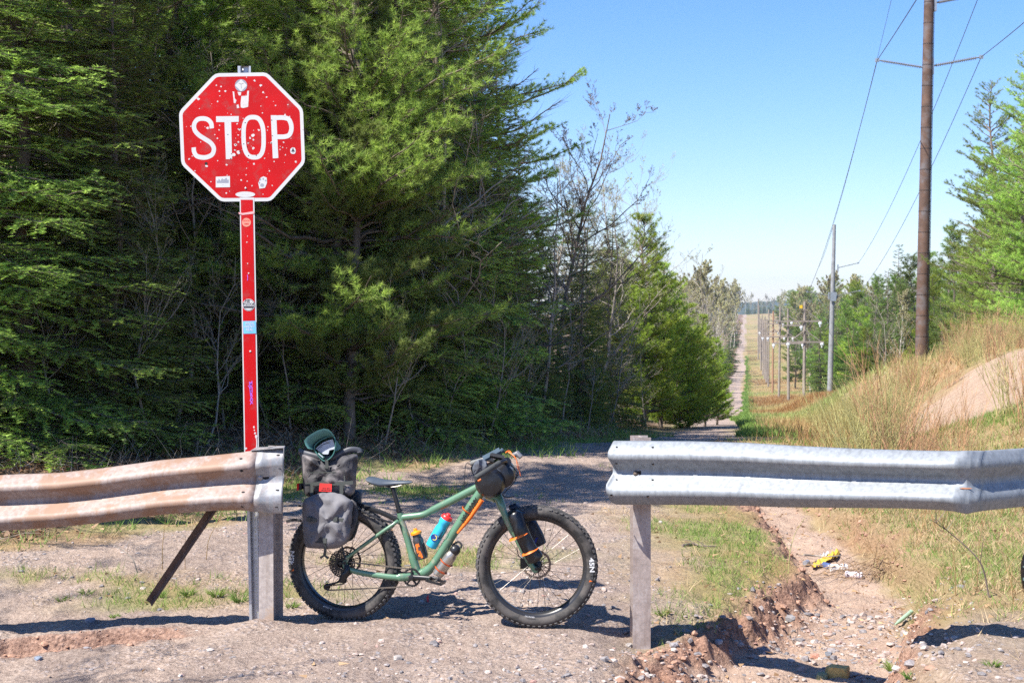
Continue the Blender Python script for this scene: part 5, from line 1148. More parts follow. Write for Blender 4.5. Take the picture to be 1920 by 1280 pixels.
for s_ in (1, -1):
    mb = MB(); c = (B(772, 1082, .085) + dB * .175 if s_ > 0 else B(783, 1077.5, -.085) - dB * .175); e = c + nB * s_ * .062 + Vector((0, 0, -.004))
    rot = Matrix.Rotation(-YAW, 3, 'Z') @ Matrix.Rotation(R(12), 3, 'Y')
    for a_, b_ in ((1, 0), (-1, 0)): mb.box(e + rot @ Vector((a_ * .046, 0, 0)), (.012, .092, .015), rot)
    for b_ in (1, -1): mb.box(e + rot @ Vector((0, b_ * .040, 0)), (.092, .010, .015), rot)
    mb.tube([c, e + nB * s_ * .035], .009, 8)
    for i in (-1, 1):
        for j in (-1, 1): mb.lathe([(0, .003), (.008, .002)], e + rot @ Vector((i * .043, j * .038, .006)), (0, 0, 1), 6)
    mb.build('pedal', M_BLK, bike, smooth=False)
mb = MB(); CC = B(640, 1057, .055)
for k, (ro, ri) in enumerate([(.085, .079), (.074, .069), (.064, .059), (.054, .050), (.046, .041), (.038, .034), (.031, .025)]): ringgear(mb, CC + nB * (-.012 + .0042 * k), ro * 1.0, ri, int(ro * 420))
for k in range(10): a = k * .628; mb.tube([CC + dB * .02 * math.cos(a) + up * .02 * math.sin(a) + nB * .012, CC + dB * .08 * math.cos(a + .4) + up * .08 * math.sin(a + .4) - nB * .012], .0032, 5)
mb.build('cassette', M_BLK, bike)
mb = MB(); mb.tube(catmull([B(650, 1060, .08), B(651, 1070, .095), B(645, 1080, .095), B(641, 1090, .09)], 4), [(.018, .016)] * 6 + [(.024, .018)] * 7, 10); mb.tube([B(644, 1086, .085), B(630, 1092, .085), B(612, 1098, .085)], [.011, .006, .013], 10); mb.lathe([(-.006, .021), (.006, .021)], B(613, 1099.5, .07), nB, 16); mb.lathe([(-.005, .018), (.005, .018)], B(645, 1088, .07), nB, 14); mb.build('derailleur', M_BLK, bike)
def chain_run(mb, a, b):
    L = (b - a).length; n = int(L / .0127); t = (b - a).normalized(); bn = t.cross(nB)
    rm_ = Matrix((t, nB, bn)).transposed()
    for i in range(n): mb.box(a + t * (i + .5) * .0127, (.0118, .007 if i % 2 else .0045, .0082), rm_)
mb = MB(); chain_run(mb, B(645, 1052, .058), B(768, 1066, .056)); chain_run(mb, B(613, 1106, .065), B(772, 1099, .056)); chain_run(mb, B(645, 1094, .065), B(622, 1097, .065)); mb.build('chain', M_CHAIN, bike, smooth=False)
# handlebar turned with the wheel; grips sweep back towards the rider
ST = Fp(926, 880, 0)
def H(px, py, lat): return FP_(px, py, lat)
mb = MB(); g0, g1 = H(941, 865, .20), H(893, 895, .37); h0, h1 = H(912, 861, -.22), H(886, 868, -.38)
mb.tube(catmull([g1, g0, H(948, 868, .10), H(944, 872, 0), H(934, 868, -.10), h0, h1], 6), .0125, 12); mb.tube([B(912, 898), H(944, 872, 0)], [.02, .022], 12); mb.build('handlebar', M_BLK, bike)
M_GRIP = mat('grey_foam_grip', (.045, .047, .046), .8, var=.12); M_GRIP2 = mat('light_grey_grip', (.20, .20, .19), .7)
for a_, b_, m_ in ((g0, g1, M_GRIP), (h0, h1, M_GRIP2)): mb = MB(); t = (b_ - a_); mb.tube([a_ + t * .08, a_ + t * .12, b_, b_ + t * .03], [.015, .0175, .0175, .013], 14); mb.build('grip', m_, bike)
mb = MB(); mb.tube(catmull([H(946, 882, .14), H(938, 883, .15), H(928, 882, .17), H(921, 890, .19), H(919, 901, .20), H(921, 905, .20)], 4), [.010, .010, .010, .009] + [.0055] * 17, 8); mb.tube([H(953, 884, .12), H(929, 882, .15)], .011, 10); mb.build('brake_lever', mat('grey_alloy', (.22, .24, .27), .35, metal=.7), bike)
mb = MB(); mb.tube(catmull([H(952, 880, .1), H(966, 888, .05), H(969, 892, .02), H(962, 906, 0), H(944, 925, -.02)], 5), .0027, 6); mb.tube(catmull([H(956, 868, .05), H(966, 880, .02), H(971, 890, 0), H(958, 901, 0), H(935, 908, 0)], 5), .0027, 6)
mb.tube(catmull([H(942, 925, .06), H(946, 931, .06), H(956, 932, .05), H(964, 930, .05)], 4), .0035, 6); mb.tube(catmull([B(657, 1045, .07), B(700, 1022, .06), B(740, 985, .03)], 5), .003, 6); mb.tube(catmull([Fp(972, 1022, -.06), Fp(958, 985, -.07), Fp(944, 945, -.05)], 5), .003, 6); mb.build('brake_hose', M_DARK, bike)
mb = MB(); rotc = Matrix.Rotation(R(12), 3, 'Y') @ Matrix.Rotation(R(-18), 3, 'X'); mb.box(H(932, 856, .05), (.088, .058, .016), rotc); gps = mb.build('bike_computer', M_DARK, bike, smooth=False)
mb = MB(); mb.box(H(932, 854, .05) + Vector((0, 0, .004)), (.07, .045, .006), rotc); mb.build('screen', mat('dim_screen', (.03, .035, .04), .5, spec=.2), gps, bike, smooth=False)
mb = MB(); rotp = Matrix.Rotation(R(-28), 3, 'Y') @ Matrix.Rotation(R(18), 3, 'X'); mb.box(H(922, 852, -.06), (.115, .065, .014), rotp); mb.tube([H(940, 846, -.05), H(944, 842, -.05)], .014, 12); mb.build('phone_holder', mat('slate_case', (.05, .075, .10), .75, spec=.2), bike, smooth=False)
mb = MB(); mb.tube([H(962, 854, -.05), H(970, 850, -.04), H(977, 857, -.03)], [.016, .020, .015], 14); mb.build('head_light', mat('light_body', (.15, .15, .16), .35), bike)
# racks
mb = MB()
for s_ in (1, -1):
    mb.tube(catmull([B(742, 982, s_ * .05), B(700, 968, s_ * .07), B(660, 952, s_ * .075), B(560, 948, s_ * .075)], 4), .006, 8); mb.tube([B(648, 1050, s_ * .088), B(622, 950, s_ * .078)], .0055, 8)
mb.build('rack', M_BLK, bike)
mb = MB(); mb.tube(catmull([B(745, 975, .02), B(728, 966, .02), B(706, 957, .02), B(668, 945, 0)], 4), [(.008, .016)] * 13, 8); mb.build('mudguard_strut', M_BLK, bike)
mb = MB(); 
for (a_, b_, c_) in (((560, 979), (550, 973), (536, 975)),): mb.tube(catmull([B(565, 976, .1), B(552, 974, .06), B(537, 977, .0)], 4), [(.004, .010)] * 9, 6)
mb.build('rack_strap', M_DARK, bike)
# soft shapes: outline in photo pixels, swollen towards the camera and backwards
def pillow(mb, outl, pl_, lat0, lat1, fn=None, p=2.6, wr=.004, seed=1, levels=(1.0, .985, .94, .86, .72, .5, .25), sub=3):
    pts = catmull([(x_, y_, 0) for x_, y_ in outl], sub, True); n = len(pts); cx = sum(q_[0] for q_ in pts) / n; cy = sum(q_[1] for q_ in pts) / n; v = []; T_ = lat1 - lat0; edge = .22
    rings = [(.97, lat0, 0)] + [(1.0, lat0 + T_ * k, 0) for k in (.12, .35, .6)]
    for s_ in levels: rings.append((s_, None, s_))
    for s_, la, _ in rings:
        for i, q_ in enumerate(pts):
            x_, y_ = cx + (q_[0] - cx) * s_, cy + (q_[1] - cy) * s_
            l = la if la is not None else lat0 + T_ * (.62 + .38 * (1 - s_ ** p) ** (1 / 2.0))
            w_ = wr * 2 * float(fbm(np.array([x_ * .07 + seed]), np.array([y_ * .05 + l * 9]), 3, seed)[0]) * 2
            v.append(pl_(x_, y_, l + (w_ if la is None else 0)))
    k = len(rings); c1 = pl_(cx, cy, lat1); c0_ = pl_(cx, cy, lat0); v += [c1, c0_]
    f = [(i * n + j, i * n + (j + 1) % n, (i + 1) * n + (j + 1) % n, (i + 1) * n + j) for i in range(k - 1) for j in range(n)] + [((k - 1) * n + j, (k - 1) * n + (j + 1) % n, k * n) for j in range(n)] + [((j + 1) % n, j, k * n + 1) for j in range(n)]
    mb.add(v, f)
def flatstrip(mb, pts, pl_, lat, hw): mb.strip([pl_(x_, y_, lat) for x_, y_ in pts], hw, pl_.n)
# near pannier
def bagthing(name, px, py, lat, label, cat): p = B(px, py, lat); return thing(name, p, label, cat)
pan = bagthing('pannier', 612, 1028, .16, 'light grey roll pannier hanging on the near side of the rear wheel', 'pannier')
OUT = [(568, 941), (582, 930), (605, 923), (634, 923), (652, 933), (662, 942), (660, 962), (659, 985), (654, 1008), (645, 1021), (628, 1028), (600, 1028), (576, 1026), (570, 1018), (569, 1000), (567, 975)]
mb = MB(); pillow(mb, OUT, BP_, .085, .245, p=3.0, wr=.020, seed=3, sub=4, levels=(1.0, .985, .94, .88, .8, .7, .6, .48, .36, .22, .1)); mb.build('bag', M_BAGG, pan, sharp=80)
mb = MB(); pillow(mb, [(656, 938), (668, 943), (672, 960), (668, 985), (656, 1010), (646, 1018), (652, 980)], BP_, .085, .15, p=3, wr=.008, seed=5); mb.build('side_gusset', M_BAGD, pan, sharp=80)
mb = MB(); mb.poly([B(x_, y_, .243) for x_, y_ in [(584, 1004), (608, 1004), (610, 1012), (606, 1018), (584, 1017)]], [B(x_, y_, .235) for x_, y_ in [(584, 1004), (608, 1004), (610, 1012), (606, 1018), (584, 1017)]]); mb.build('pocket', M_DARK, pan, smooth=False)
for cx_, cy_ in ((580, 973), (630, 973)):
    mb = MB(); mb.box(B(cx_, cy_, .243), (.030, .018, .030), Matrix.Rotation(-YAW, 3, 'Z')); mb.box(B(cx_ + 9, cy_ + 1, .242), (.035, .010, .020), Matrix.Rotation(-YAW, 3, 'Z')); mb.box(B(cx_ + 1, cy_, .254), (.012, .010, .022), Matrix.Rotation(-YAW, 3, 'Z')); mb.build('buckle', M_STRAPK, pan, smooth=False)
mb = MB(); mb.box(B(610, 1013, .245), (.022, .016, .030), Matrix.Rotation(-YAW, 3, 'Z')); mb.tube(catmull([B(610, 1018, .245), B(610, 1030, .235), B(608, 1042, .225)], 3), [(.009, .003)] * 7, 6); mb.tube([B(601, 1045, .225), B(608, 1041, .225), B(616, 1046, .225)], [.008, .005, .009], 8); mb.build('strap', M_STRAPK, pan)
# far pannier
pan2 = bagthing('pannier', 632, 1015, -.12, 'dark pannier on the far side of the rear wheel, its top corner showing', 'pannier')
mb = MB(); pillow(mb, [(604, 925), (640, 919), (672, 919), (678, 930), (676, 960), (668, 1000), (650, 1016), (605, 1012)], BP_, -.24, -.09, p=3, wr=.008, seed=7); mb.build('bag', mat('slate_bag', (.035, .045, .06), .7), pan2, sharp=80)
mb = MB(); flatstrip(mb, [(661, 935), (672, 922), (674, 938)], BP_, -.075, .004); mb.build('strap', M_BAGG, pan2, smooth=False)
# trunk bag
tb = bagthing('rack_bag', 612, 930, .0, 'worn dark roll-top bag standing on the rear rack', 'bag')
mb = MB(); pillow(mb, [(563, 849), (580, 853), (600, 859), (622, 860), (645, 853), (668, 851), (671, 866), (668, 890), (667, 915), (660, 928), (640, 931), (600, 931), (576, 930), (568, 915), (567, 890), (565, 868)], BP_, -.11, .11, p=3.4, wr=.022, seed=9, sub=4, levels=(1.0, .985, .94, .88, .8, .7, .6, .48, .36, .22, .1)); mb.build('bag', M_BAGD, tb, sharp=80)
mb = MB(); mb.tube(catmull([B(562, 845, .02), B(566, 848, .04), B(580, 852, .06), B(600, 857, .06), B(622, 858, .06), B(640, 850, .05), B(656, 843, .04), B(672, 844, .02), B(674, 848, .02)], 4), [(.012, .020)] * 33, 10); mb.build('rolled_top', mat('dark_roll_top', (.055, .058, .068), .5, var=.2), tb, sharp=80)
mb = MB(); flatstrip(mb, [(577, 886), (610, 885), (645, 885)], BP_, .114, .0025); flatstrip(mb, [(645, 885), (646, 900), (644, 915)], BP_, .114, .004); flatstrip(mb, [(572, 908), (600, 906), (640, 906), (662, 904)], BP_, .1135, .011)
for x_ in (584, 640): flatstrip(mb, [(x_, 908), (x_, 929)], BP_, .1165, .012)
mb.build('seam_strap', M_STRAPK, tb, smooth=False)
mb = MB(); flatstrip(mb, [(612, 862), (613, 872), (612, 880)], BP_, .119, .0105); mb.box(B(612, 876, .119), (.026, .008, .012), Matrix.Rotation(-YAW, 3, 'Z')); mb.build('buckle', M_STRAPK, tb, smooth=False)
mb = MB(); mb.poly([B(x_, y_, .122) for x_, y_ in [(599.5, 905.5), (622, 907), (621.5, 921.5), (598, 920.5)]], [B(x_, y_, .114) for x_, y_ in [(599.5, 905.5), (622, 907), (621.5, 921.5), (598, 920.5)]]); pt_ = mb.build('patch', mat('red_patch', (.78, .035, .03), .55), tb, smooth=False)
mb = MB(); add_text(mb, 'OLD MAN', B(612, 915.2, .1228), BP_.d, up, .011, 1.1, .03); add_text(mb, 'MOUNTAIN', B(611.5, 918.6, .1228), BP_.d, up, .011, 1.1, .03); mb.build('patch_print', M_DARK, pt_, tb, smooth=False)
tl = thing('tail_light', B(562, 912, .02), 'small red rear lamp clipped to the left side of the dark rack bag', 'bike light')
mb = MB(); mb.box(B(564.5, 911.5, .02), (.018, .03, .038), Matrix.Rotation(-YAW, 3, 'Z')); mb.build('housing', M_DARK, tl, smooth=False); mb = MB(); mb.box(B(559.8, 912, .02), (.014, .028, .042), Matrix.Rotation(-YAW, 3, 'Z')); mb.build('lens', mat('red_lens', (.75, .02, .02), .2), tl, smooth=False)
# cap on the trunk bag
cap = thing('cap', B(608, 858, .04), 'teal cap with a white mesh inside, strapped open side out on the rack bag', 'cap')
M_TEAL = mat('teal_cloth', (.035, .13, .115), .75, var=.2, vscale=30); M_TEAL2 = mat('teal_brim', (.075, .20, .19), .6, var=.12); M_LIN = mat('white_lining', (.42, .45, .50), .8, var=.15)
def Cc(cx, cy, lat): return B(530 + cx / 9.14, 790 + cy / 9.14, lat)
mb = MB(); rim_ = catmull([(540, 470, 0), (560, 400, 0), (650, 320, 0), (770, 262, 0), (860, 250, 0), (905, 330, 0), (900, 450, 0), (870, 560, 0), (800, 640, 0), (710, 675, 0), (640, 620, 0), (580, 540, 0)], 3, True); n = len(rim_); v = []
for s_, la in ((1.0, .105), (1.02, .09), (.99, .06), (.86, .02), (.6, -.01), (.2, -.03)):
    for q_ in rim_: v.append(Cc(760 + 40 * (1 - s_) + (q_[0] - 760) * s_, 460 + (q_[1] - 460) * s_, la))
mb.add(v, [(i * n + j, i * n + (j + 1) % n, (i + 1) * n + (j + 1) % n, (i + 1) * n + j) for i in range(5) for j in range(n)]); mb.tube([Cc(q_[0], q_[1], .106) for q_ in rim_], .0042, 6, closed=True); mb.build('crown', M_TEAL, cap, sharp=80)
mb = MB(); mb.add([Cc(*q_) for q_ in [(880, 290, .08), (940, 340, .05), (1000, 430, .04), (990, 470, .04), (930, 500, .05), (880, 520, .07)]], [(0, 1, 2, 3, 4, 5)]); mb.build('back_panel', M_TEAL2, cap)
mb = MB(); mb.poly([Cc(*q_, .092) for q_ in [(562, 470), (610, 420), (690, 360), (790, 318), (860, 305), (890, 400), (895, 470), (800, 490), (780, 560), (700, 560), (640, 520)]]); ln_ = mb.build('lining', M_LIN, cap, smooth=False)
mb = MB(); 
for k in range(16): a = k / 15; x_ = 590 + 205 * a; y_ = 470 - 118 * a - 18 * math.sin(a * 3.1); mb.strip([Cc(x_ - 8, y_ + rnd.uniform(-22, 22), .094), Cc(x_ + rnd.uniform(-8, 14), y_ + rnd.uniform(-8, 8), .094), Cc(x_ + 16, y_ + rnd.uniform(-14, 26), .094)], .0012, BP_.n)
mb.build('lining_print', M_STKB, ln_, cap, smooth=False)
mb = MB(); mb.poly([Cc(*q_, .107) for q_ in [(597, 540), (625, 525), (715, 610), (690, 640)]]); mb.build('closure_tag', M_TEAL, cap, smooth=False); mb = MB(); mb.strip([Cc(612, 545, .109), Cc(650, 580, .109), Cc(690, 612, .109)], .0032, BP_.n); mb.build('closure_tag', M_LIN, cap, smooth=False)
mb = MB(); outer = [(430, 462), (385, 395), (366, 330), (410, 272), (490, 212), (590, 155), (700, 121), (775, 135), (830, 178), (880, 245)]; inner = [(545, 485), (515, 455), (520, 400), (560, 350), (610, 315), (680, 280), (740, 262), (785, 252), (830, 250), (872, 268)]
v = []; K_ = 5
for a_, b_ in zip(outer, inner):
    for j in range(K_ + 1): t = j / K_; v.append(Cc(a_[0] + (b_[0] - a_[0]) * t, a_[1] + (b_[1] - a_[1]) * t, .155 - .055 * t + .012 * math.sin(t * 3.14)))
no = len(v); v += [p - BP_.n * .004 for p in v]; f = []
for i in range(len(outer) - 1):
    for j in range(K_):
        q_ = (i * (K_ + 1) + j, i * (K_ + 1) + j + 1, (i + 1) * (K_ + 1) + j + 1, (i + 1) * (K_ + 1) + j); f += [q_, tuple(k + no for k in q_[::-1])]
    f.append((i * (K_ + 1), (i + 1) * (K_ + 1), (i + 1) * (K_ + 1) + no, i * (K_ + 1) + no))
mb.add(v, f); mb.build('brim', M_TEAL2, cap, sharp=60)
mb = MB(); v = [Cc(a_[0], a_[1], .098) for a_ in inner] + [Cc(a_[0] + 25, a_[1] + 30, .100) for a_ in inner]; n = len(inner); mb.add(v, [(i, i + 1, n + i + 1, n + i) for i in range(n - 1)]); mb.build('sweatband', mat('dark_band', (.02, .035, .035), .8), cap, smooth=False)
# bottles
def bottle(name, label, a_, b_, lat, r, body, lid, prof, lidprof, cat='bottle'):
    a, b = B(a_[0], a_[1], lat), B(b_[0], b_[1], lat); ax = (a - b).normalized(); L = (a - b).length
    t = thing(name, b, label, cat); mb = MB(); mb.lathe([(h * L, r * k) for h, k in prof], b, ax, 28); bd = mb.build('body', body, t); mb = MB(); mb.lathe([(h * L, r * k) for h, k in lidprof], b, ax, 24); mb.build('lid', lid, t); return t, b, ax, L, bd
M_SMOKE = mat('smoked_plastic', (.045, .042, .045), .25, var=.1, spec=.6)
t, b, ax, L, bd = bottle('water_bottle', 'smoky bottle with an orange lid in front of the seat tube', (778, 990), (793, 1047), .0, .034, M_SMOKE, mat('orange_lid', (.85, .26, .01), .35), [(0, .82), (.02, .97), (.30, 1), (.42, .93), (.50, .97), (.60, 1), (.66, .92), (.70, .80), (.74, .78), (.82, .82)], [(.80, .98), (.81, 1.04), (.87, 1.04), (.90, .9), (.92, .45), (.93, .35), (.97, .38), (1.0, .30)])
mb = MB(); nn_ = BP_.n; sdv = ax.cross(nn_).normalized()
for (u_, w_, h_) in [(-.2, .45, .055), (.2, .47, .04), (-.25, .30, .05), (.15, .24, .035), (-.1, .15, .03), (.3, .12, .05)]: c = b + ax * L * w_ + sdv * r_ * 0 + nn_ * .0352 + sdv * u_ * .03; mb.poly([c + sdv * x_ * .007 + ax * y_ * h_ * .28 for x_, y_ in ((-1, -1), (1, -1), (.6, 1), (-1, .7))])
mb.build('orange_print', M_ORG, bd, t, smooth=False)
t, b, ax, L, bd = bottle('water_bottle', 'bright blue bottle with a red lid on the down tube', (842, 963), (808, 1024), .0, .037, mat('cyan_plastic', (.03, .40, .58), .28, var=.05), mat('red_lid', (.72, .03, .025), .35), [(0, .82), (.02, .97), (.28, 1), (.48, 1), (.56, .97), (.62, .86), (.68, .86), (.72, .95), (.84, .98), (.86, .9)], [(.85, 1.0), (.90, 1.0), (.94, .85), (.955, .45), (1.0, .35), (1.01, .2)])
mb = MB(); c = b + ax * L * .30 + nn_ * .0385; sdv = ax.cross(nn_).normalized(); mb.poly([c + sdv * .024 * math.cos(k * .26) + ax * .024 * math.sin(k * .26) for k in range(24)]); mb.build('round_logo', mat('navy_logo', (.01, .04, .20), .4), bd, t, smooth=False)
mb = MB(); mb.strip([c + nn_ * .001 + sdv * .014 * math.cos(k * .3 - 1.9) + ax * .014 * math.sin(k * .3 - 1.9) for k in range(13)], .0022, nn_); mb.build('logo_arc', mat('yellow_logo', (.75, .65, .12), .4), bd, t, smooth=False)
mb = MB(); add_text(mb, 'BUY  LOCAL', c + ax * .0185 + nn_ * .001, -sdv, ax, .007, 1, .02); mb.build('logo_text', M_SWHITE, bd, t, smooth=False)
t, b, ax, L, bd = bottle('steel_bottle', 'brushed steel bottle strapped under the down tube with orange straps', (859, 1023), (820, 1076), .0, .038, mat('brushed_steel', (.42, .38, .33), .32, metal=.75, var=.12), mat('black_cap', (.02, .02, .022), .35), [(0, .85), (.02, .98), (.3, 1), (.60, 1), (.68, .96), (.74, .80), (.78, .72), (.80, .72)], [(.78, .80), (.80, .86), (.90, .86), (.93, .75), (.98, .55), (1.0, .30)])
for h_ in (.16, .42): mb = MB(); sd_ = ax.cross(nn_).normalized(); mb.tube([b + ax * L * h_ + sd_ * .0405 * math.cos(k * .314) + nn_ * .0405 * math.sin(k * .314) for k in range(20)], [(.0085, .0025)] * 20, 6, closed=True); mb.build('strap', mat('orange_strap_%d' % int(h_ * 100), (.72, .13, .03), .5), t)
mb = MB(); mb.tube(catmull([b + ax * L * 1.0 + sd_ * .02, b + ax * L * 1.08 + sd_ * .015, b + ax * L * 1.10 - sd_ * .012, b + ax * L * .98 - sd_ * .028, b + ax * L * .9 - sd_ * .030], 4), [(.004, .007)] * 17, 6); mb.build('carry_loop', M_DARK, t)
mb = MB()
for (p0, p1, la) in (((783, 1000), (797, 1043), .036), ((824, 1010), (843, 982), .039), ((812, 1020), (836, 985), .030)): mb.tube(catmull([B(p0[0], p0[1], la * .6), B((p0[0] + p1[0]) / 2, (p0[1] + p1[1]) / 2 + 4, la), B(p1[0], p1[1], la * .5)], 4), .0025, 6)
mb.tube(catmull([B(789, 1046, .01), B(797, 1046, .035), B(792, 1024, .037), B(795, 1017, .03), B(802, 1040, .0)], 4), .0025, 6); mb.tube([B(843, 1010, 0), B(812, 1062, 0)], [(.004, .012)] * 2, 8); mb.build('bottle_cage', M_BLK, bike)
# orange tool stick under the down tube
ts = thing('orange_strap', B(880, 965, .0), 'long orange strap bound under the upper down tube', 'strap')
mb = MB(); q0, q1, q2 = B(904, 937, .02), B(880, 972, .02), B(858, 999, .02); mb.tube([q0, q1, q2], [(.014, .014), (.014, .013), (.007, .007)], 10); mb.build('strap_body', M_ORG, ts)
mb = MB(); c = B(877, 957, 0); ax = (B(902, 921) - B(850, 999)).normalized(); sd_ = ax.cross(nn_).normalized(); mb.tube([c + sd_ * .037 * math.cos(k * .314) + nn_ * .036 * math.sin(k * .314) for k in range(20)], [(.010, .003)] * 20, 6, closed=True); mb.build('strap_loop', M_ORG, ts)
# handlebar roll
hb = thing('handlebar_bag', H(922, 900, .0), 'round black handlebar roll with orange straps under the grips', 'bag')
mb = MB(); hc = H(921, 899, .0); v = []; prof = [(-.24, .02), (-.235, .06), (-.20, .088), (-.1, .094), (0, .092), (.10, .094), (.17, .090), (.205, .070), (.215, .02)]; mb.lathe(prof, hc, FP_.n, 28)
o = mb.build('roll', M_DRYB, hb)
mb = MB(); mb.lathe([(-.16, .05), (-.15, .07), (0, .075), (.14, .07), (.155, .04)], H(944, 888, 0), FP_.n, 22); mb.tube([H(933, 868, -.12), H(944, 872, .0), H(950, 866, .10)], [.03, .04, .03], 12); mb.build('front_pouch', M_DRYB, hb)
mb = MB(); pillow(mb, [(884, 874), (892, 864), (904, 860), (913, 866), (914, 880), (904, 889), (892, 893), (885, 886)], FP_, .10, .17, wr=.02, seed=21, sub=2); mb.build('crinkled_flap', mat('crinkled_plastic', (.10, .11, .13), .3, var=.4, vscale=50, bmp=.6), hb)
for la, rr_ in ((-.06, .0965),):
    mb = MB(); mb.tube([hc + FP_.d * rr_ * math.cos(k * .2618) + up * rr_ * math.sin(k * .2618) + FP_.n * la for k in range(24)], [(.0025, .010)] * 24, 6, closed=True); mb.build('strap', M_ORG, hb)
mb = MB(); mb.tube(catmull([H(950, 846, -.02), H(958, 850, 0), H(966, 858, .02), H(972, 872, .02), H(976, 893, .02)], 4), [.004] * 9 + [.0018] * 8, 6); mb.tube(catmull([H(948, 848, 0), H(955, 845, -.02), H(960, 852, 0)], 4), .004, 6); mb.tube(catmull([H(968, 860, .02), H(970, 875, .03), H(974, 884, .02)], 4), .0018, 5); mb.tube([H(929, 903, .1), H(933, 912, .1)], [.010, .006], 8); mb.tube([H(896, 901, .20), H(902, 898, .20)], .010, 8); mb.build('orange_cord', M_ORG, hb)
mb = MB(); mb.tube(catmull([H(884, 872, .1), H(875, 868, .12), H(872, 880, .12), H(871, 900, .12), H(870, 911, .12)], 4), .0022, 6); mb.box(H(871, 906, .12), (.012, .010, .022)); mb.tube(catmull([H(889, 868, .14), H(883, 876, .14), H(886, 886, .15), H(892, 880, .15), H(896, 888, .15)], 4), .0022, 6); mb.build('dangling_cord', M_DARK, hb)
# fork bags
fb = thing('fork_bag', Fp(1000, 1050, .12), 'black dry bag strapped to the near fork leg with two orange straps', 'bag')
mb = MB(); pts = catmull([Fp(964, 958, .10), Fp(969, 972, .115), Fp(979, 1000, .125), Fp(991, 1026, .125), Fp(1001, 1042, .12), Fp(1006, 1051, .115)], 4); rad = list(np.interp(np.linspace(0, 1, len(pts)), [0, .1, .3, .55, .72, .9, 1], [.022, .044, .046, .046, .050, .052, .030])); mb.tube(pts, rad, 20)
for i, q_ in enumerate(mb.v): mb.v[i] = q_ + (FP_.n * .006 * float(fbm(np.array([q_.x * 30.]), np.array([q_.z * 22.]), 2, 5)[0]) * 3)
mb.build('bag', M_DRYB, fb, sharp=80)
for (a_, b_) in (((956, 1011.5), (989, 996.5)), ((980, 1038.5), (1006.5, 1026.5))):
    mb = MB(); c = (Fp(*a_, .125) + Fp(*b_, .125)) / 2; hx = (Fp(*b_, .125) - Fp(*a_, .125)) / 2; mb.tube([c + hx * math.cos(k * .314) + FP_.n * .056 * math.sin(k * .314) for k in range(20)], [(.0105, .003)] * 20, 6, closed=True); mb.build('strap', M_ORG, fb)
fb2 = thing('fork_bag', Fp(1018, 1020, -.13), 'dark navy dry bag on the far fork leg, seen through the spokes', 'bag')
mb = MB(); mb.tube([Fp(990, 975, -.12), Fp(994, 983, -.125), Fp(1006, 1005, -.13), Fp(1014, 1021, -.13)], [.030, .046, .046, .038], 18); mb.build('bag', M_NAVY, fb2); mb = MB(); mb.tube([Fp(1002, 1016, -.125), Fp(1007, 1006, -.125), Fp(1013, 1002, -.12)], [(.042, .012), (.046, .012), (.03, .01)], 12); mb.build('blue_label', mat('blue_label', (.01, .03, .30), .5), fb2)
fs = thing('rolled_pouch', Fp(960, 955, .06), 'small black pouch tucked between the fork crown and the front tyre', 'pouch')
mb = MB(); mb.tube([Fp(956, 953, -.02), Fp(966, 949, -.03), Fp(974, 953, -.04)], [(.02, .02), (.03, .02), (.018, .016)], 12); mb.tube([Fp(962, 963, .09), Fp(972, 966, .10), Fp(984, 962, .08)], [.012, .022, .012], 10); mb.build('pouch_body', M_NAVY, fs)
# ---------------------------------------------------------------- power poles and wires
M_POLE1 = mat('tarred_pole_wood', (.105, .060, .042), .8, var=.35, vscale=3, dirt=(.13, .11, .11), dirt_amt=.45, dscale=2, bmp=.3)
M_POLE2 = mat('grey_pole_wood', (.23, .235, .24), .85, var=.25, vscale=3)
M_POLE3 = mat('pale_pole_wood', (.25, .21, .175), .85, var=.25, vscale=3)
M_INS = mat('grey_insulator', (.17, .17, .18), .35, var=.1)
M_WIRE = mat('blue_grey_wire', (.10, .13, .17), .5, metal=.4)
M_PLATE = mat('pale_steel_plate', (.33, .36, .40), .4, metal=.4)
M_GLASS = mat('porcelain', (.75, .80, .84), .2)
def world_pole(px, Y): return at_px(px, Y), Y
def pole(px_t, py_t, px_b, Y, r_t, r_b, m_, label, name='utility_pole', group=None, zb=None, bands=False):
    t = P(px_t, py_t, Y); xb = at_px(px_b, Y); z = tz(xb, Y) if zb is None else zb; b = Vector((xb, Y, z - .1)); o = thing(name, (xb, Y, z), label, 'power pole', group)
    mb = MB(); n = 12; mb.tube([b + (t - b) * (k / n) for k in range(n + 1)], [r_b + (r_t - r_b) * (k / n) for k in range(n + 1)], 14); po = mb.build('pole', m_, o)
    if bands:
        mb = MB(); k = 0
        while k < 26: f_ = (k + .5) / 26; c = b + (t - b) * f_; rr_ = r_b + (r_t - r_b) * f_ + .006; mb.lathe([(0, rr_), (.025, rr_)], c, t - b, 14); k += 1
        mb.build('band', mat('dark_band_steel', (.05, .035, .03), .7), po, o); mb = MB(); mb.tube([b + (t - b) * .02 + Vector((r_b + .02, -.02, 0)), t + Vector((r_t + .02, -.02, 0))], .012, 5); mb.build('ground_wire', M_WIRE, po, o)
    return o, b, t
def insul(o, a, b, Y, n=22, r=.075):
    a, b = Vector(a), Vector(b); L = (b - a).length; mb = MB(); pr = []
    for k in range(n): h = .18 + (L - .42) * k / (n - 1); pr += [(h - .012, .028), (h, r), (h + .014, .030)]
    mb.lathe([(0, .035), (.16, .035)] + pr + [(L - .2, .03), (L, .02)], a, b - a, 12); i_ = mb.build('insulator_arm', M_INS, o)
    mb = MB(); mb.box(a + Vector((0, -.02, -.02)), (.10, .16, .62)); mb.box(b, (.16, .08, .14)); mb.build('clamp_plate', M_PLATE, i_, o, smooth=False)
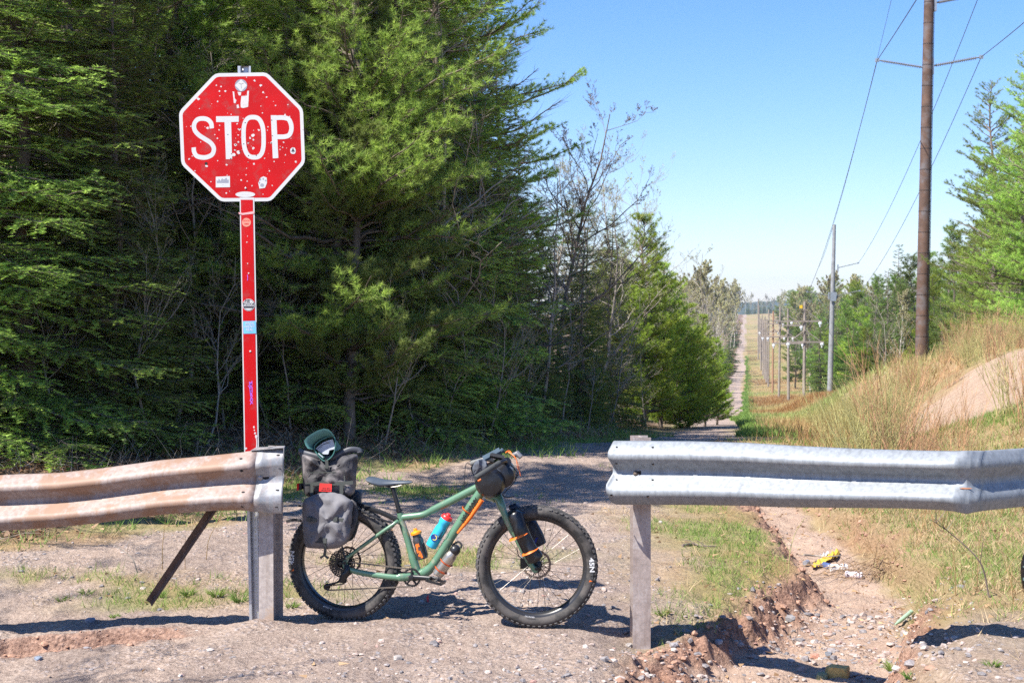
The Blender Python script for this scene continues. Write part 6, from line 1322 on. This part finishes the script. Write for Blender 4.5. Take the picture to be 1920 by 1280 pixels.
o1, b1, t1 = pole(1749, -330, 1727.5, 57, .165, .255, M_POLE1, 'tall dark brown banded power pole standing nearest, its top out of frame', bands=True)
for (a, b) in (((1733, 127), (1645, 113)), ((1748, 124), (1840, 107)), ((1753, 6), (1822, -8)), ((1741, -130), (1650, -146))): insul(o1, P(*a, 57), P(*b, 57), 57)
o2, b2, t2 = pole(1564.5, 421, 1556.5, 127, .15, .26, M_POLE2, 'grey power pole in mid distance with three short insulator arms')
for (a, b) in (((1571, 502), (1609, 493)), ((1554, 554), (1514, 547)), ((1568, 554), (1612, 545))): insul(o2, P(*a, 127), P(*b, 127), 127, 12, .07)
mb = MB(); mb.box(P(1561, 556, 127) + Vector((0, -.3, 0)), (.5, .1, .8)); mb.build('clamp_plate', M_PLATE, o2, smooth=False)
def wire(a, b, sag, label, r=.016, name='power_wire', n=22, group='power line wires'):
    a, b = Vector(a), Vector(b); pts = []
    for k in range(n + 1): t = k / n; p = a + (b - a) * t; p.z -= sag * 4 * t * (1 - t); pts.append(p)
    mb = MB(); mb.tube(pts, r, 5); o = mb.build(name, M_WIRE); tag(o, label, 'wire', group)
wire(P(1645, 113, 57), P(1514, 549, 127), 1.0, 'wire from the brown pole left arm down to the grey pole left arm')
wire(P(1746, -320, 57), P(1563, 421, 127), .7, 'thin top wire running from the brown pole to the tip of the grey pole', r=.012)
wire(P(1840, 107, 57), P(1612, 547, 127), 1.0, 'wire from the brown pole right arm down to the grey pole right arm')
wire(P(1836, -8, 57), P(1609, 494, 127), 1.0, 'wire from the brown pole top arm to the upper arm of the grey pole')
A = P(1645, 113, 57); d0 = Vector((-.165, -1, 0)).normalized()
wire(P(1645, 113, 57), P(1722, -6, 42), 0.02, 'wire leaving the left arm of the brown pole towards the camera, upper right slant', n=8)
wire(P(1840, 107, 57), P(1935, 30, 45), .02, 'wire leaving the right arm of the brown pole towards the top right corner', n=8)
wire(P(1563, 421, 127), P(1536, 500, 200), .3, 'thin wire going on from the tip of the grey pole to the far poles', r=.02, n=8)
# wooden distribution line: (top px, top row, bottom px, Y, arm rows, kind)
SM = [(1509, 565, 1508, 152, 'pale wooden pole with two braced crossarms and a small yellow sign'), (1477.5, 578, 1479, 176, 'second wooden crossarm pole, left of the one with the yellow sign'), (1463, 575, 1461, 205, 'third wooden crossarm pole of the receding line'), (1450, 583, 1449, 238, 'brownish fourth wooden pole of the receding line'), (1441.5, 580, 1441, 275, 'fifth wooden pole of the receding line, with a wide low crossarm')]
HP = [205, 197, 190, 172, 118]
for k, (px, pt, pb, Y, lb) in enumerate(SM):
    o, b, t = pole(px, pt, pb, Y, .13, .19, M_POLE3 if k != 3 else mat('red_brown_pole', (.30, .17, .10), .9), lb, 'crossarm_pole', 'wooden crossarm poles along the trail')
    H_ = 2667 / Y; pxs = .0
    for rr_, wl, wr in ((37 * 152 / Y, 2.0 if k == 0 else 1.2, 1.8), (76 * 152 / Y, 2.0, 2.0)):
        z = P(px, pt + rr_, Y).z; xl, xr = t.x - wl, t.x + wr; mb = MB(); mb.box(Vector(((xl + xr) / 2, Y - .22, z)), (xr - xl, .12, .17)); ca = mb.build('crossarm', M_POLE3, o, smooth=False)
        mb = MB(); q_ = P(px, pt + rr_ - 22 * 152 / Y, Y)
        for ex in ([xr - .25] if rr_ < 50 * 152 / Y else [xl + .25, xr - .25]): mb.tube([Vector((t.x, Y - .2, q_.z)), Vector((ex, Y - .24, z))], .05, 5)
        mb.build('brace', M_POLE3, ca, o); mb = MB()
        for ex in ([xr - .2] if rr_ < 50 * 152 / Y else [xl + .2, xr - .2]): mb.lathe([(0, .05), (.05, .2), (.12, .16), (.2, .21), (.27, .15), (.4, .10), (.55, .06)], Vector((ex, Y - .22, z - .06)), (0, 0, -1), 10)
        mb.build('insulator', M_GLASS, ca, o)
    if k == 0: mb = MB(); c = P(1502, 575, Y - .3); mb.box(c, (.30, .04, .32)); mb.build('yellow_tag', mat('yellow_tag', (.85, .50, .02), .5), o, smooth=False)
FAR = [(1427, 597, 380), (1434, 594, 320), (1429, 590, 430), (1424.5, 594, 520), (1421.5, 567, 600), (1423.5, 572, 690), (1431, 600, 350), (1437.5, 598, 300), (1422, 560, 460)]
for px, pt, Y in FAR: pole(px, pt, px, Y, .17, .24, M_POLE3, 'distant wooden pole in the cluster near the horizon', 'utility_pole', 'distant poles near the horizon')
# ---------------------------------------------------------------- things along the trail
M_GATE = mat('pale_gate_metal', (.40, .37, .36), .6)
zg = lambda x, y: tz(x, y)
Yg = 250; xa, xb = at_px(1357, Yg), at_px(1421, Yg); gt = thing('pipe_gate', ((xa + xb) / 2, Yg, zg((xa + xb) / 2, Yg)), 'low pale pipe barrier across the far trail', 'gate'); zr = P(1390, 741, Yg).z
mb = MB(); mb.tube([Vector((xa, Yg, zr)), Vector((xb, Yg, zr))], .10, 6); mb.tube([Vector((xa, Yg, zr - .45)), Vector((xb, Yg, zr - .45))], .07, 6); mb.build('rail', M_GATE, gt)
for x_ in (xa, xb): mb = MB(); mb.tube([Vector((x_, Yg, tz(x_, Yg) - .1)), Vector((x_, Yg, zr + .45))], .12, 8); mb.build('post', M_GATE, gt)
Ym = 62; xm = at_px(1397.5, Ym); mk = thing('marker_post', (xm, Ym, tz(xm, Ym)), 'short white marker beside the trail before the dip', 'marker post')
mb = MB(); z_ = P(1397, 788, Ym).z; mb.box((xm, Ym, z_), (.12, .04, .22)); mb.build('plate', M_SWHITE, mk, smooth=False); mb = MB(); mb.box((xm, Ym + .03, (z_ + tz(xm, Ym)) / 2 - .1), (.05, .03, z_ - tz(xm, Ym) + .2)); mb.build('post', M_GATE, mk, smooth=False)
# litter in the gully
def gpt(px, py, dz=0.0): x_, y_ = on_ground(px, py); return Vector((x_, y_, tz(x_, y_) + dz))
M_YEL = mat('yellow_plastic', (.62, .42, .05), .45, var=.15); M_WHT = mat('white_plastic', (.70, .70, .70), .4)
yb = thing('plastic_wrapper', gpt(1545, 1062), 'crumpled yellow and white plastic wrapper in the gully under a stick', 'wrapper')
def sheet(mb, row_pts, th=.004, wob=.02, sd=1, n=14):
    """a crumpled strip between an upper and a lower pixel line, lifted off the ground"""
    v = []
    for k in range(n + 1):
        t = k / n
        for (x0, y0), (x1, y1) in row_pts:
            p = gpt(x0 + (x1 - x0) * t, y0 + (y1 - y0) * t); p.z += .02 + abs(wob * math.sin(k * 1.7 + x0 + sd)); v.append(p)
    m = len(row_pts); mb.add(v, [(k * m + j, k * m + j + 1, (k + 1) * m + j + 1, (k + 1) * m + j) for k in range(n) for j in range(m - 1)])
mb = MB(); sheet(mb, [((1521, 1068), (1574, 1036)), ((1521, 1071), (1577, 1042)), ((1527, 1072), (1571, 1052))], wob=.03); mb.build('wrapper_body', M_YEL, yb)
mb = MB(); sheet(mb, [((1540, 1050), (1556, 1043)), ((1540, 1056), (1556, 1050))], wob=.04, n=5); mb.build('white_panel', M_WHT, yb)
def can(px, py, label, c, L=.12, r=.033, rz=.3, crush=1.0, name='drink_can', cat='can'):
    p = gpt(px, py, r * crush * .8); t = thing(name, p, label, cat); ax = Vector((math.cos(rz), math.sin(rz), 0)); mb = MB()
    mb.lathe([(-L / 2, r * .8), (-L / 2 + .008, r), (-.02, r * crush), (.02, r * .95), (L / 2 - .012, r), (L / 2, r * .8)], p, ax, 18); bd_ = mb.build('body', c, t)
    mb = MB(); mb.lathe([(0, r * .76), (.004, r * .7), (.002, r * .4)], p + ax * L / 2, ax, 16); mb.build('end', M_ZINC, bd_, t)
can(1552, 1067, 'small blue and silver can end-on beside the yellow wrapper', mat('blue_can', (.10, .14, .30), .4, metal=.3), .10, .030, 5.1)
can(1575, 1072, 'white crushed cup lying right of the blue can', M_WHT, .15, .038, .1, .9, 'cup', 'cup')
can(1603, 1084, 'white and pink crushed carton beside the dead roots', mat('pinkish_white', (.68, .60, .62), .5), .14, .034, -.4, .8, 'carton', 'carton')
can(1514, 1060, 'small silver can at the left end of the rubbish heap', M_ZINC, .08, .025, 1.0)
gb = thing('glass_bottle', gpt(1697, 1170, .02), 'pale green bottle lying at the gully edge below the grass', 'bottle'); a, b = gpt(1681, 1178, .02), gpt(1712, 1160, .045)
mb = MB(); mb.lathe([(0, .006), (.03, .008), (.06, .014), ((b - a).length, .017), ((b - a).length + .005, .012)], a, b - a, 14); mb.build('body', mat('green_glass', (.30, .42, .28), .25), gb)
yr = gpt(1573, 1268); rock(yr.x, yr.y, .085, 'lumpy yellow ochre stone at the bottom edge of the gully', (.50, .34, .11), sq=(1, .8, .7))
rock(yr.x - .10, yr.y - .04, .05, 'olive lump in front of the yellow stone at the bottom edge', (.24, .25, .13)); 
wr = thing('wrapper_scrap', gpt(800, 1130), 'tiny red scrap of wrapper between the bike wheels', 'wrapper'); mb = MB(); p = gpt(800, 1131, .004); mb.add([p, p + Vector((.012, 0, .0)), p + Vector((.010, .005, .05)), p + Vector((-.004, 0, .03))], [(0, 1, 2, 3)]); mb.build('scrap', mat('red_scrap', (.65, .04, .06), .5), wr)
# bag at the right frame edge
bp = thing('backpack', (at_px(1950, 9.6), 9.6, tz(at_px(1950, 9.6), 9.6)), 'black bag cut by the right edge of the frame, on the grass', 'bag')
bpp = Plane(at_px(1950, 9.6), 9.6, R(-10)); zb_ = lambda x_, y_, l: bpp(x_, y_, l)
mb = MB(); pillow(mb, [(1925, 1030), (1950, 1018), (1985, 1020), (2005, 1040), (2012, 1080), (2005, 1116), (1960, 1122), (1924, 1114), (1915, 1090), (1914, 1055)], zb_, -.12, .10, seed=12); mb.build('bag_body', M_DRYB, bp, sharp=80)
mb = MB(); mb.strip([bpp(1918, 1062, .09), bpp(1940, 1058, .115), bpp(1965, 1058, .12)], .006, bpp.n); mb.strip([bpp(1918, 1085, .09), bpp(1940, 1084, .115), bpp(1965, 1084, .12)], .010, bpp.n); mb.build('strap', mat('teal_grey_webbing', (.12, .18, .18), .7), bp, smooth=False)
# sticks and dead plants one can tell apart
def stick(pts, r, label, m_=None, name='fallen_branch', lift=.012, twigs=0, cat='branch'):
    p3 = [gpt(x_, y_, lift + (q_[0] if q_ else 0)) for x_, y_, *q_ in pts]; mb = MB(); c = catmull(p3, 4); mb.tube(c, list(np.linspace(r, r * .45, len(c))), 6)
    for _ in range(twigs): k = rnd.randrange(2, len(c) - 1); e = c[k] + Vector((rnd.uniform(-.12, .12), rnd.uniform(-.05, .05), rnd.uniform(.03, .16))); mb.tube([c[k], (c[k] + e) / 2 + Vector((rnd.uniform(-.02, .02), 0, .01)), e], [r * .5, r * .4, r * .2], 5)
    o = mb.build(name, m_ or M_TWIG); tag(o, label, cat)
stick([(1509, 1054), (1530, 1055), (1550, 1057), (1578, 1055)], .010, 'pale bent stick lying across the yellow wrapper', lift=.06)
stick([(1280, 1026), (1300, 1023), (1318, 1027), (1345, 1027)], .011, 'dark stick on the verge left of the gully', M_BARK, twigs=2)
stick([(1490, 1210), (1483, 1195), (1500, 1180)], .004, 'small root curl on the gully bank', M_BARK)
def upright(px, py, h, lean, r, label, m_=None, n=6, twigs=3, name='dead_weed', cat='weed'):
    p = gpt(px, py); mb = MB(); c = catmull([p, p + Vector((lean * .2, 0, h * .45)), p + Vector((lean * .8, .02, h * .8)), p + Vector((lean * 1.3, .0, h))], 4); mb.tube(c, list(np.linspace(r, r * .3, len(c))), 5)
    for _ in range(twigs): k = rnd.randrange(3, len(c) - 1); e = c[k] + Vector((rnd.uniform(-.5, .5) * h * .5, rnd.uniform(-.1, .1), rnd.uniform(.1, .4) * h)); mb.tube([c[k], e], [r * .5, r * .2], 4)
    o = mb.build(name, m_ or M_TWIG); tag(o, label, cat)
upright(255, 1075, .22, -.16, .006, 'pale broken stem bending left in the dirt below the left rail')
upright(302, 1068, .40, .02, .0035, 'thin straw stem standing behind the left rail beside the steel brace', M_HAY)
upright(385, 1050, .34, .10, .0035, 'slanting straw stem right of the steel brace', M_HAY)
upright(345, 1068, .25, .0, .003, 'short straw stem between two taller ones', M_HAY)
upright(1858, 1122, .52, -.30, .007, 'dark forked dead stem standing in the grass at right', M_BARK, twigs=5)
upright(1480, 1082, .36, .06, .0045, 'slim sprig with yellow leaves at the gully edge', M_WILLOW2, twigs=3)
upright(1835, 1110, .5, .04, .004, 'straight straw stem in the grass left of the dark forked stem', M_HAY)
upright(1795, 1118, .45, -.03, .004, 'pale thin stem in the grass at right of the gully', M_HAY)
# bundle of dead roots hanging over the gully bank
g = np.random.default_rng(77); rb = gpt(1668, 1078); n = 150; st_ = np.array(rb) + g.normal(0, 1, (n, 3)) * [.22, .16, .03] + [0, .1, .06]; d = unit(np.stack([g.normal(-.7, .35, n), g.normal(-.5, .3, n), g.normal(-.25, .3, n)], 1)); s = np.linspace(0, 1, 6); L_ = g.uniform(.15, .5, n)
Pp = st_[:, None] + d[:, None] * (L_[:, None] * s)[:, :, None]; Pp[:, :, 2] -= (.18 * s ** 2)[None] * L_[:, None]; Pp += np.cumsum(g.normal(0, .008, Pp.shape), 1); V, Fq = tubes(Pp, .003 * (1.2 - s * .8)[None] * g.uniform(.5, 1.3, (n, 1)), 4)
o = bpy.data.objects.new('root_clump', mkmesh('root_clump', V, Fq, None, mat('dry_roots', (.30, .20, .12), .9, var=.4))); col.objects.link(o); tag(o, 'tangle of dry roots hanging over the gully bank beside the rubbish', 'roots')
# a few grass tufts one can tell apart
def tuft(px, py, h, n, label):
    g = np.random.default_rng(px); p = np.array(gpt(px, py, -.004)); a = g.uniform(0, 6.28, n); pos = p + np.stack([np.cos(a) * .03, np.sin(a) * .03, 0 * a], 1) * g.random((n, 1)) ** .5; d = unit(np.stack([np.cos(a) * g.uniform(.2, 1.2, n), np.sin(a) * g.uniform(.2, 1.2, n), np.ones(n)], 1)); s = np.linspace(0, 1, 5); L_ = h * g.uniform(.5, 1.2, n)
    Pp = pos[:, None] + d[:, None] * (L_[:, None] * s)[:, :, None]; Pp[:, :, 2] -= .35 * L_[:, None] * s ** 2; V, Fq = tubes(Pp, .0026 * (1.1 - s)[None] * np.ones((n, 1)), 3)
    o = bpy.data.objects.new('grass_tuft', mkmesh('grass_tuft', V, Fq, None, M_GRASS, attrs={'tint': np.repeat(g.random(n), 15)})); col.objects.link(o); tag(o, label, 'grass tuft', 'single grass tufts on bare dirt')
for q_ in [(1680, 1258, .12, 70, 'spiky grass tuft on the crust beside the ochre stone'), (1712, 1270, .07, 50, 'low grass tuft right of the spiky tuft at the bottom edge'), (1243, 1152, .09, 40, 'small green tuft right of the right rail post'), (1795, 1205, .07, 45, 'bright rosette tuft in the shade line of the right rail'), (1865, 1250, .06, 40, 'tuft near the bottom right corner'), (212, 1158, .05, 30, 'small tuft above the washed-out red hollow'), (113, 1128, .07, 30, 'lone green tuft on pale dirt at the left'), (350, 1118, .11, 60, 'dark green tuft right of the steel brace foot'), (295, 1122, .12, 60, 'tuft at the foot of the steel brace'), (545, 1140, .08, 50, 'green tuft between the left rail post and rear tyre'), (405, 1120, .12, 70, 'thick green tuft halfway between the brace and the left post'), (448, 1130, .13, 70, 'tall green tuft at the left of the stop sign post'), (160, 1116, .09, 30, 'broad-bladed green sprout on the dirt below the left rail')]: tuft(*q_)
for x_, y_, s_, k_ in ((-8.6, 4.3, 1.1, 'bare1'), (-5.2, 4.4, .95, 'bare0'), (-10.2, 4.2, 1.1, 'maple')):
    place_tree('bare_tree', k_, x_, y_, s_, label='leafless roadside tree left of the camera, its thin shadow crossing the foreground', group='roadside trees beside the camera', cat='tree')
g = np.random.default_rng(91)
for k in range(16):
    Y = g.uniform(1480, 1900); px_ = 1396 + k * 3.6 + g.uniform(-2, 2); place_tree('evergreen_tree', 'farfir' if k % 3 else 'aspen0', at_px(px_, Y), Y, g.uniform(1.3, 2.1), label='hazy tree on the skyline where the trail ends', group='hazy trees on the skyline', cat='tree')
for x_, y_, s_ in ((-7.4, 12.2, .9), (-8.9, 11.0, 1.0)):
    place_tree('bare_tree', 'maple', x_, y_, s_, label='leafless maple just past the left frame edge, its shadow dappling the road', group='leafless maples past the left frame edge', cat='tree')
# ---------------------------------------------------------------- haze
hz = bpy.data.meshes.new('haze'); X0, X1, Y0, Y1, Z0, Z1 = -3200, 3200, -60, 4600, -60, 120
hz.from_pydata([(x_, y_, z_) for x_ in (X0, X1) for y_ in (Y0, Y1) for z_ in (Z0, Z1)], [], [(0, 1, 3, 2), (4, 6, 7, 5), (0, 4, 5, 1), (2, 3, 7, 6), (0, 2, 6, 4), (1, 5, 7, 3)]); hz.update()
hm, hnt, hb_ = newmat('haze_air'); hnt.nodes.remove(hb_); pv = hnt.nodes.new('ShaderNodeVolumePrincipled'); pv.inputs['Color'].default_value = (.80, .88, 1.0, 1); pv.inputs['Density'].default_value = .00016; pv.inputs['Anisotropy'].default_value = .3
hnt.links.new(pv.outputs[0], hnt.nodes['Material Output'].inputs['Volume']); hz.materials.append(hm); ho = bpy.data.objects.new('haze', hz); col.objects.link(ho); ho['kind'] = 'stuff'
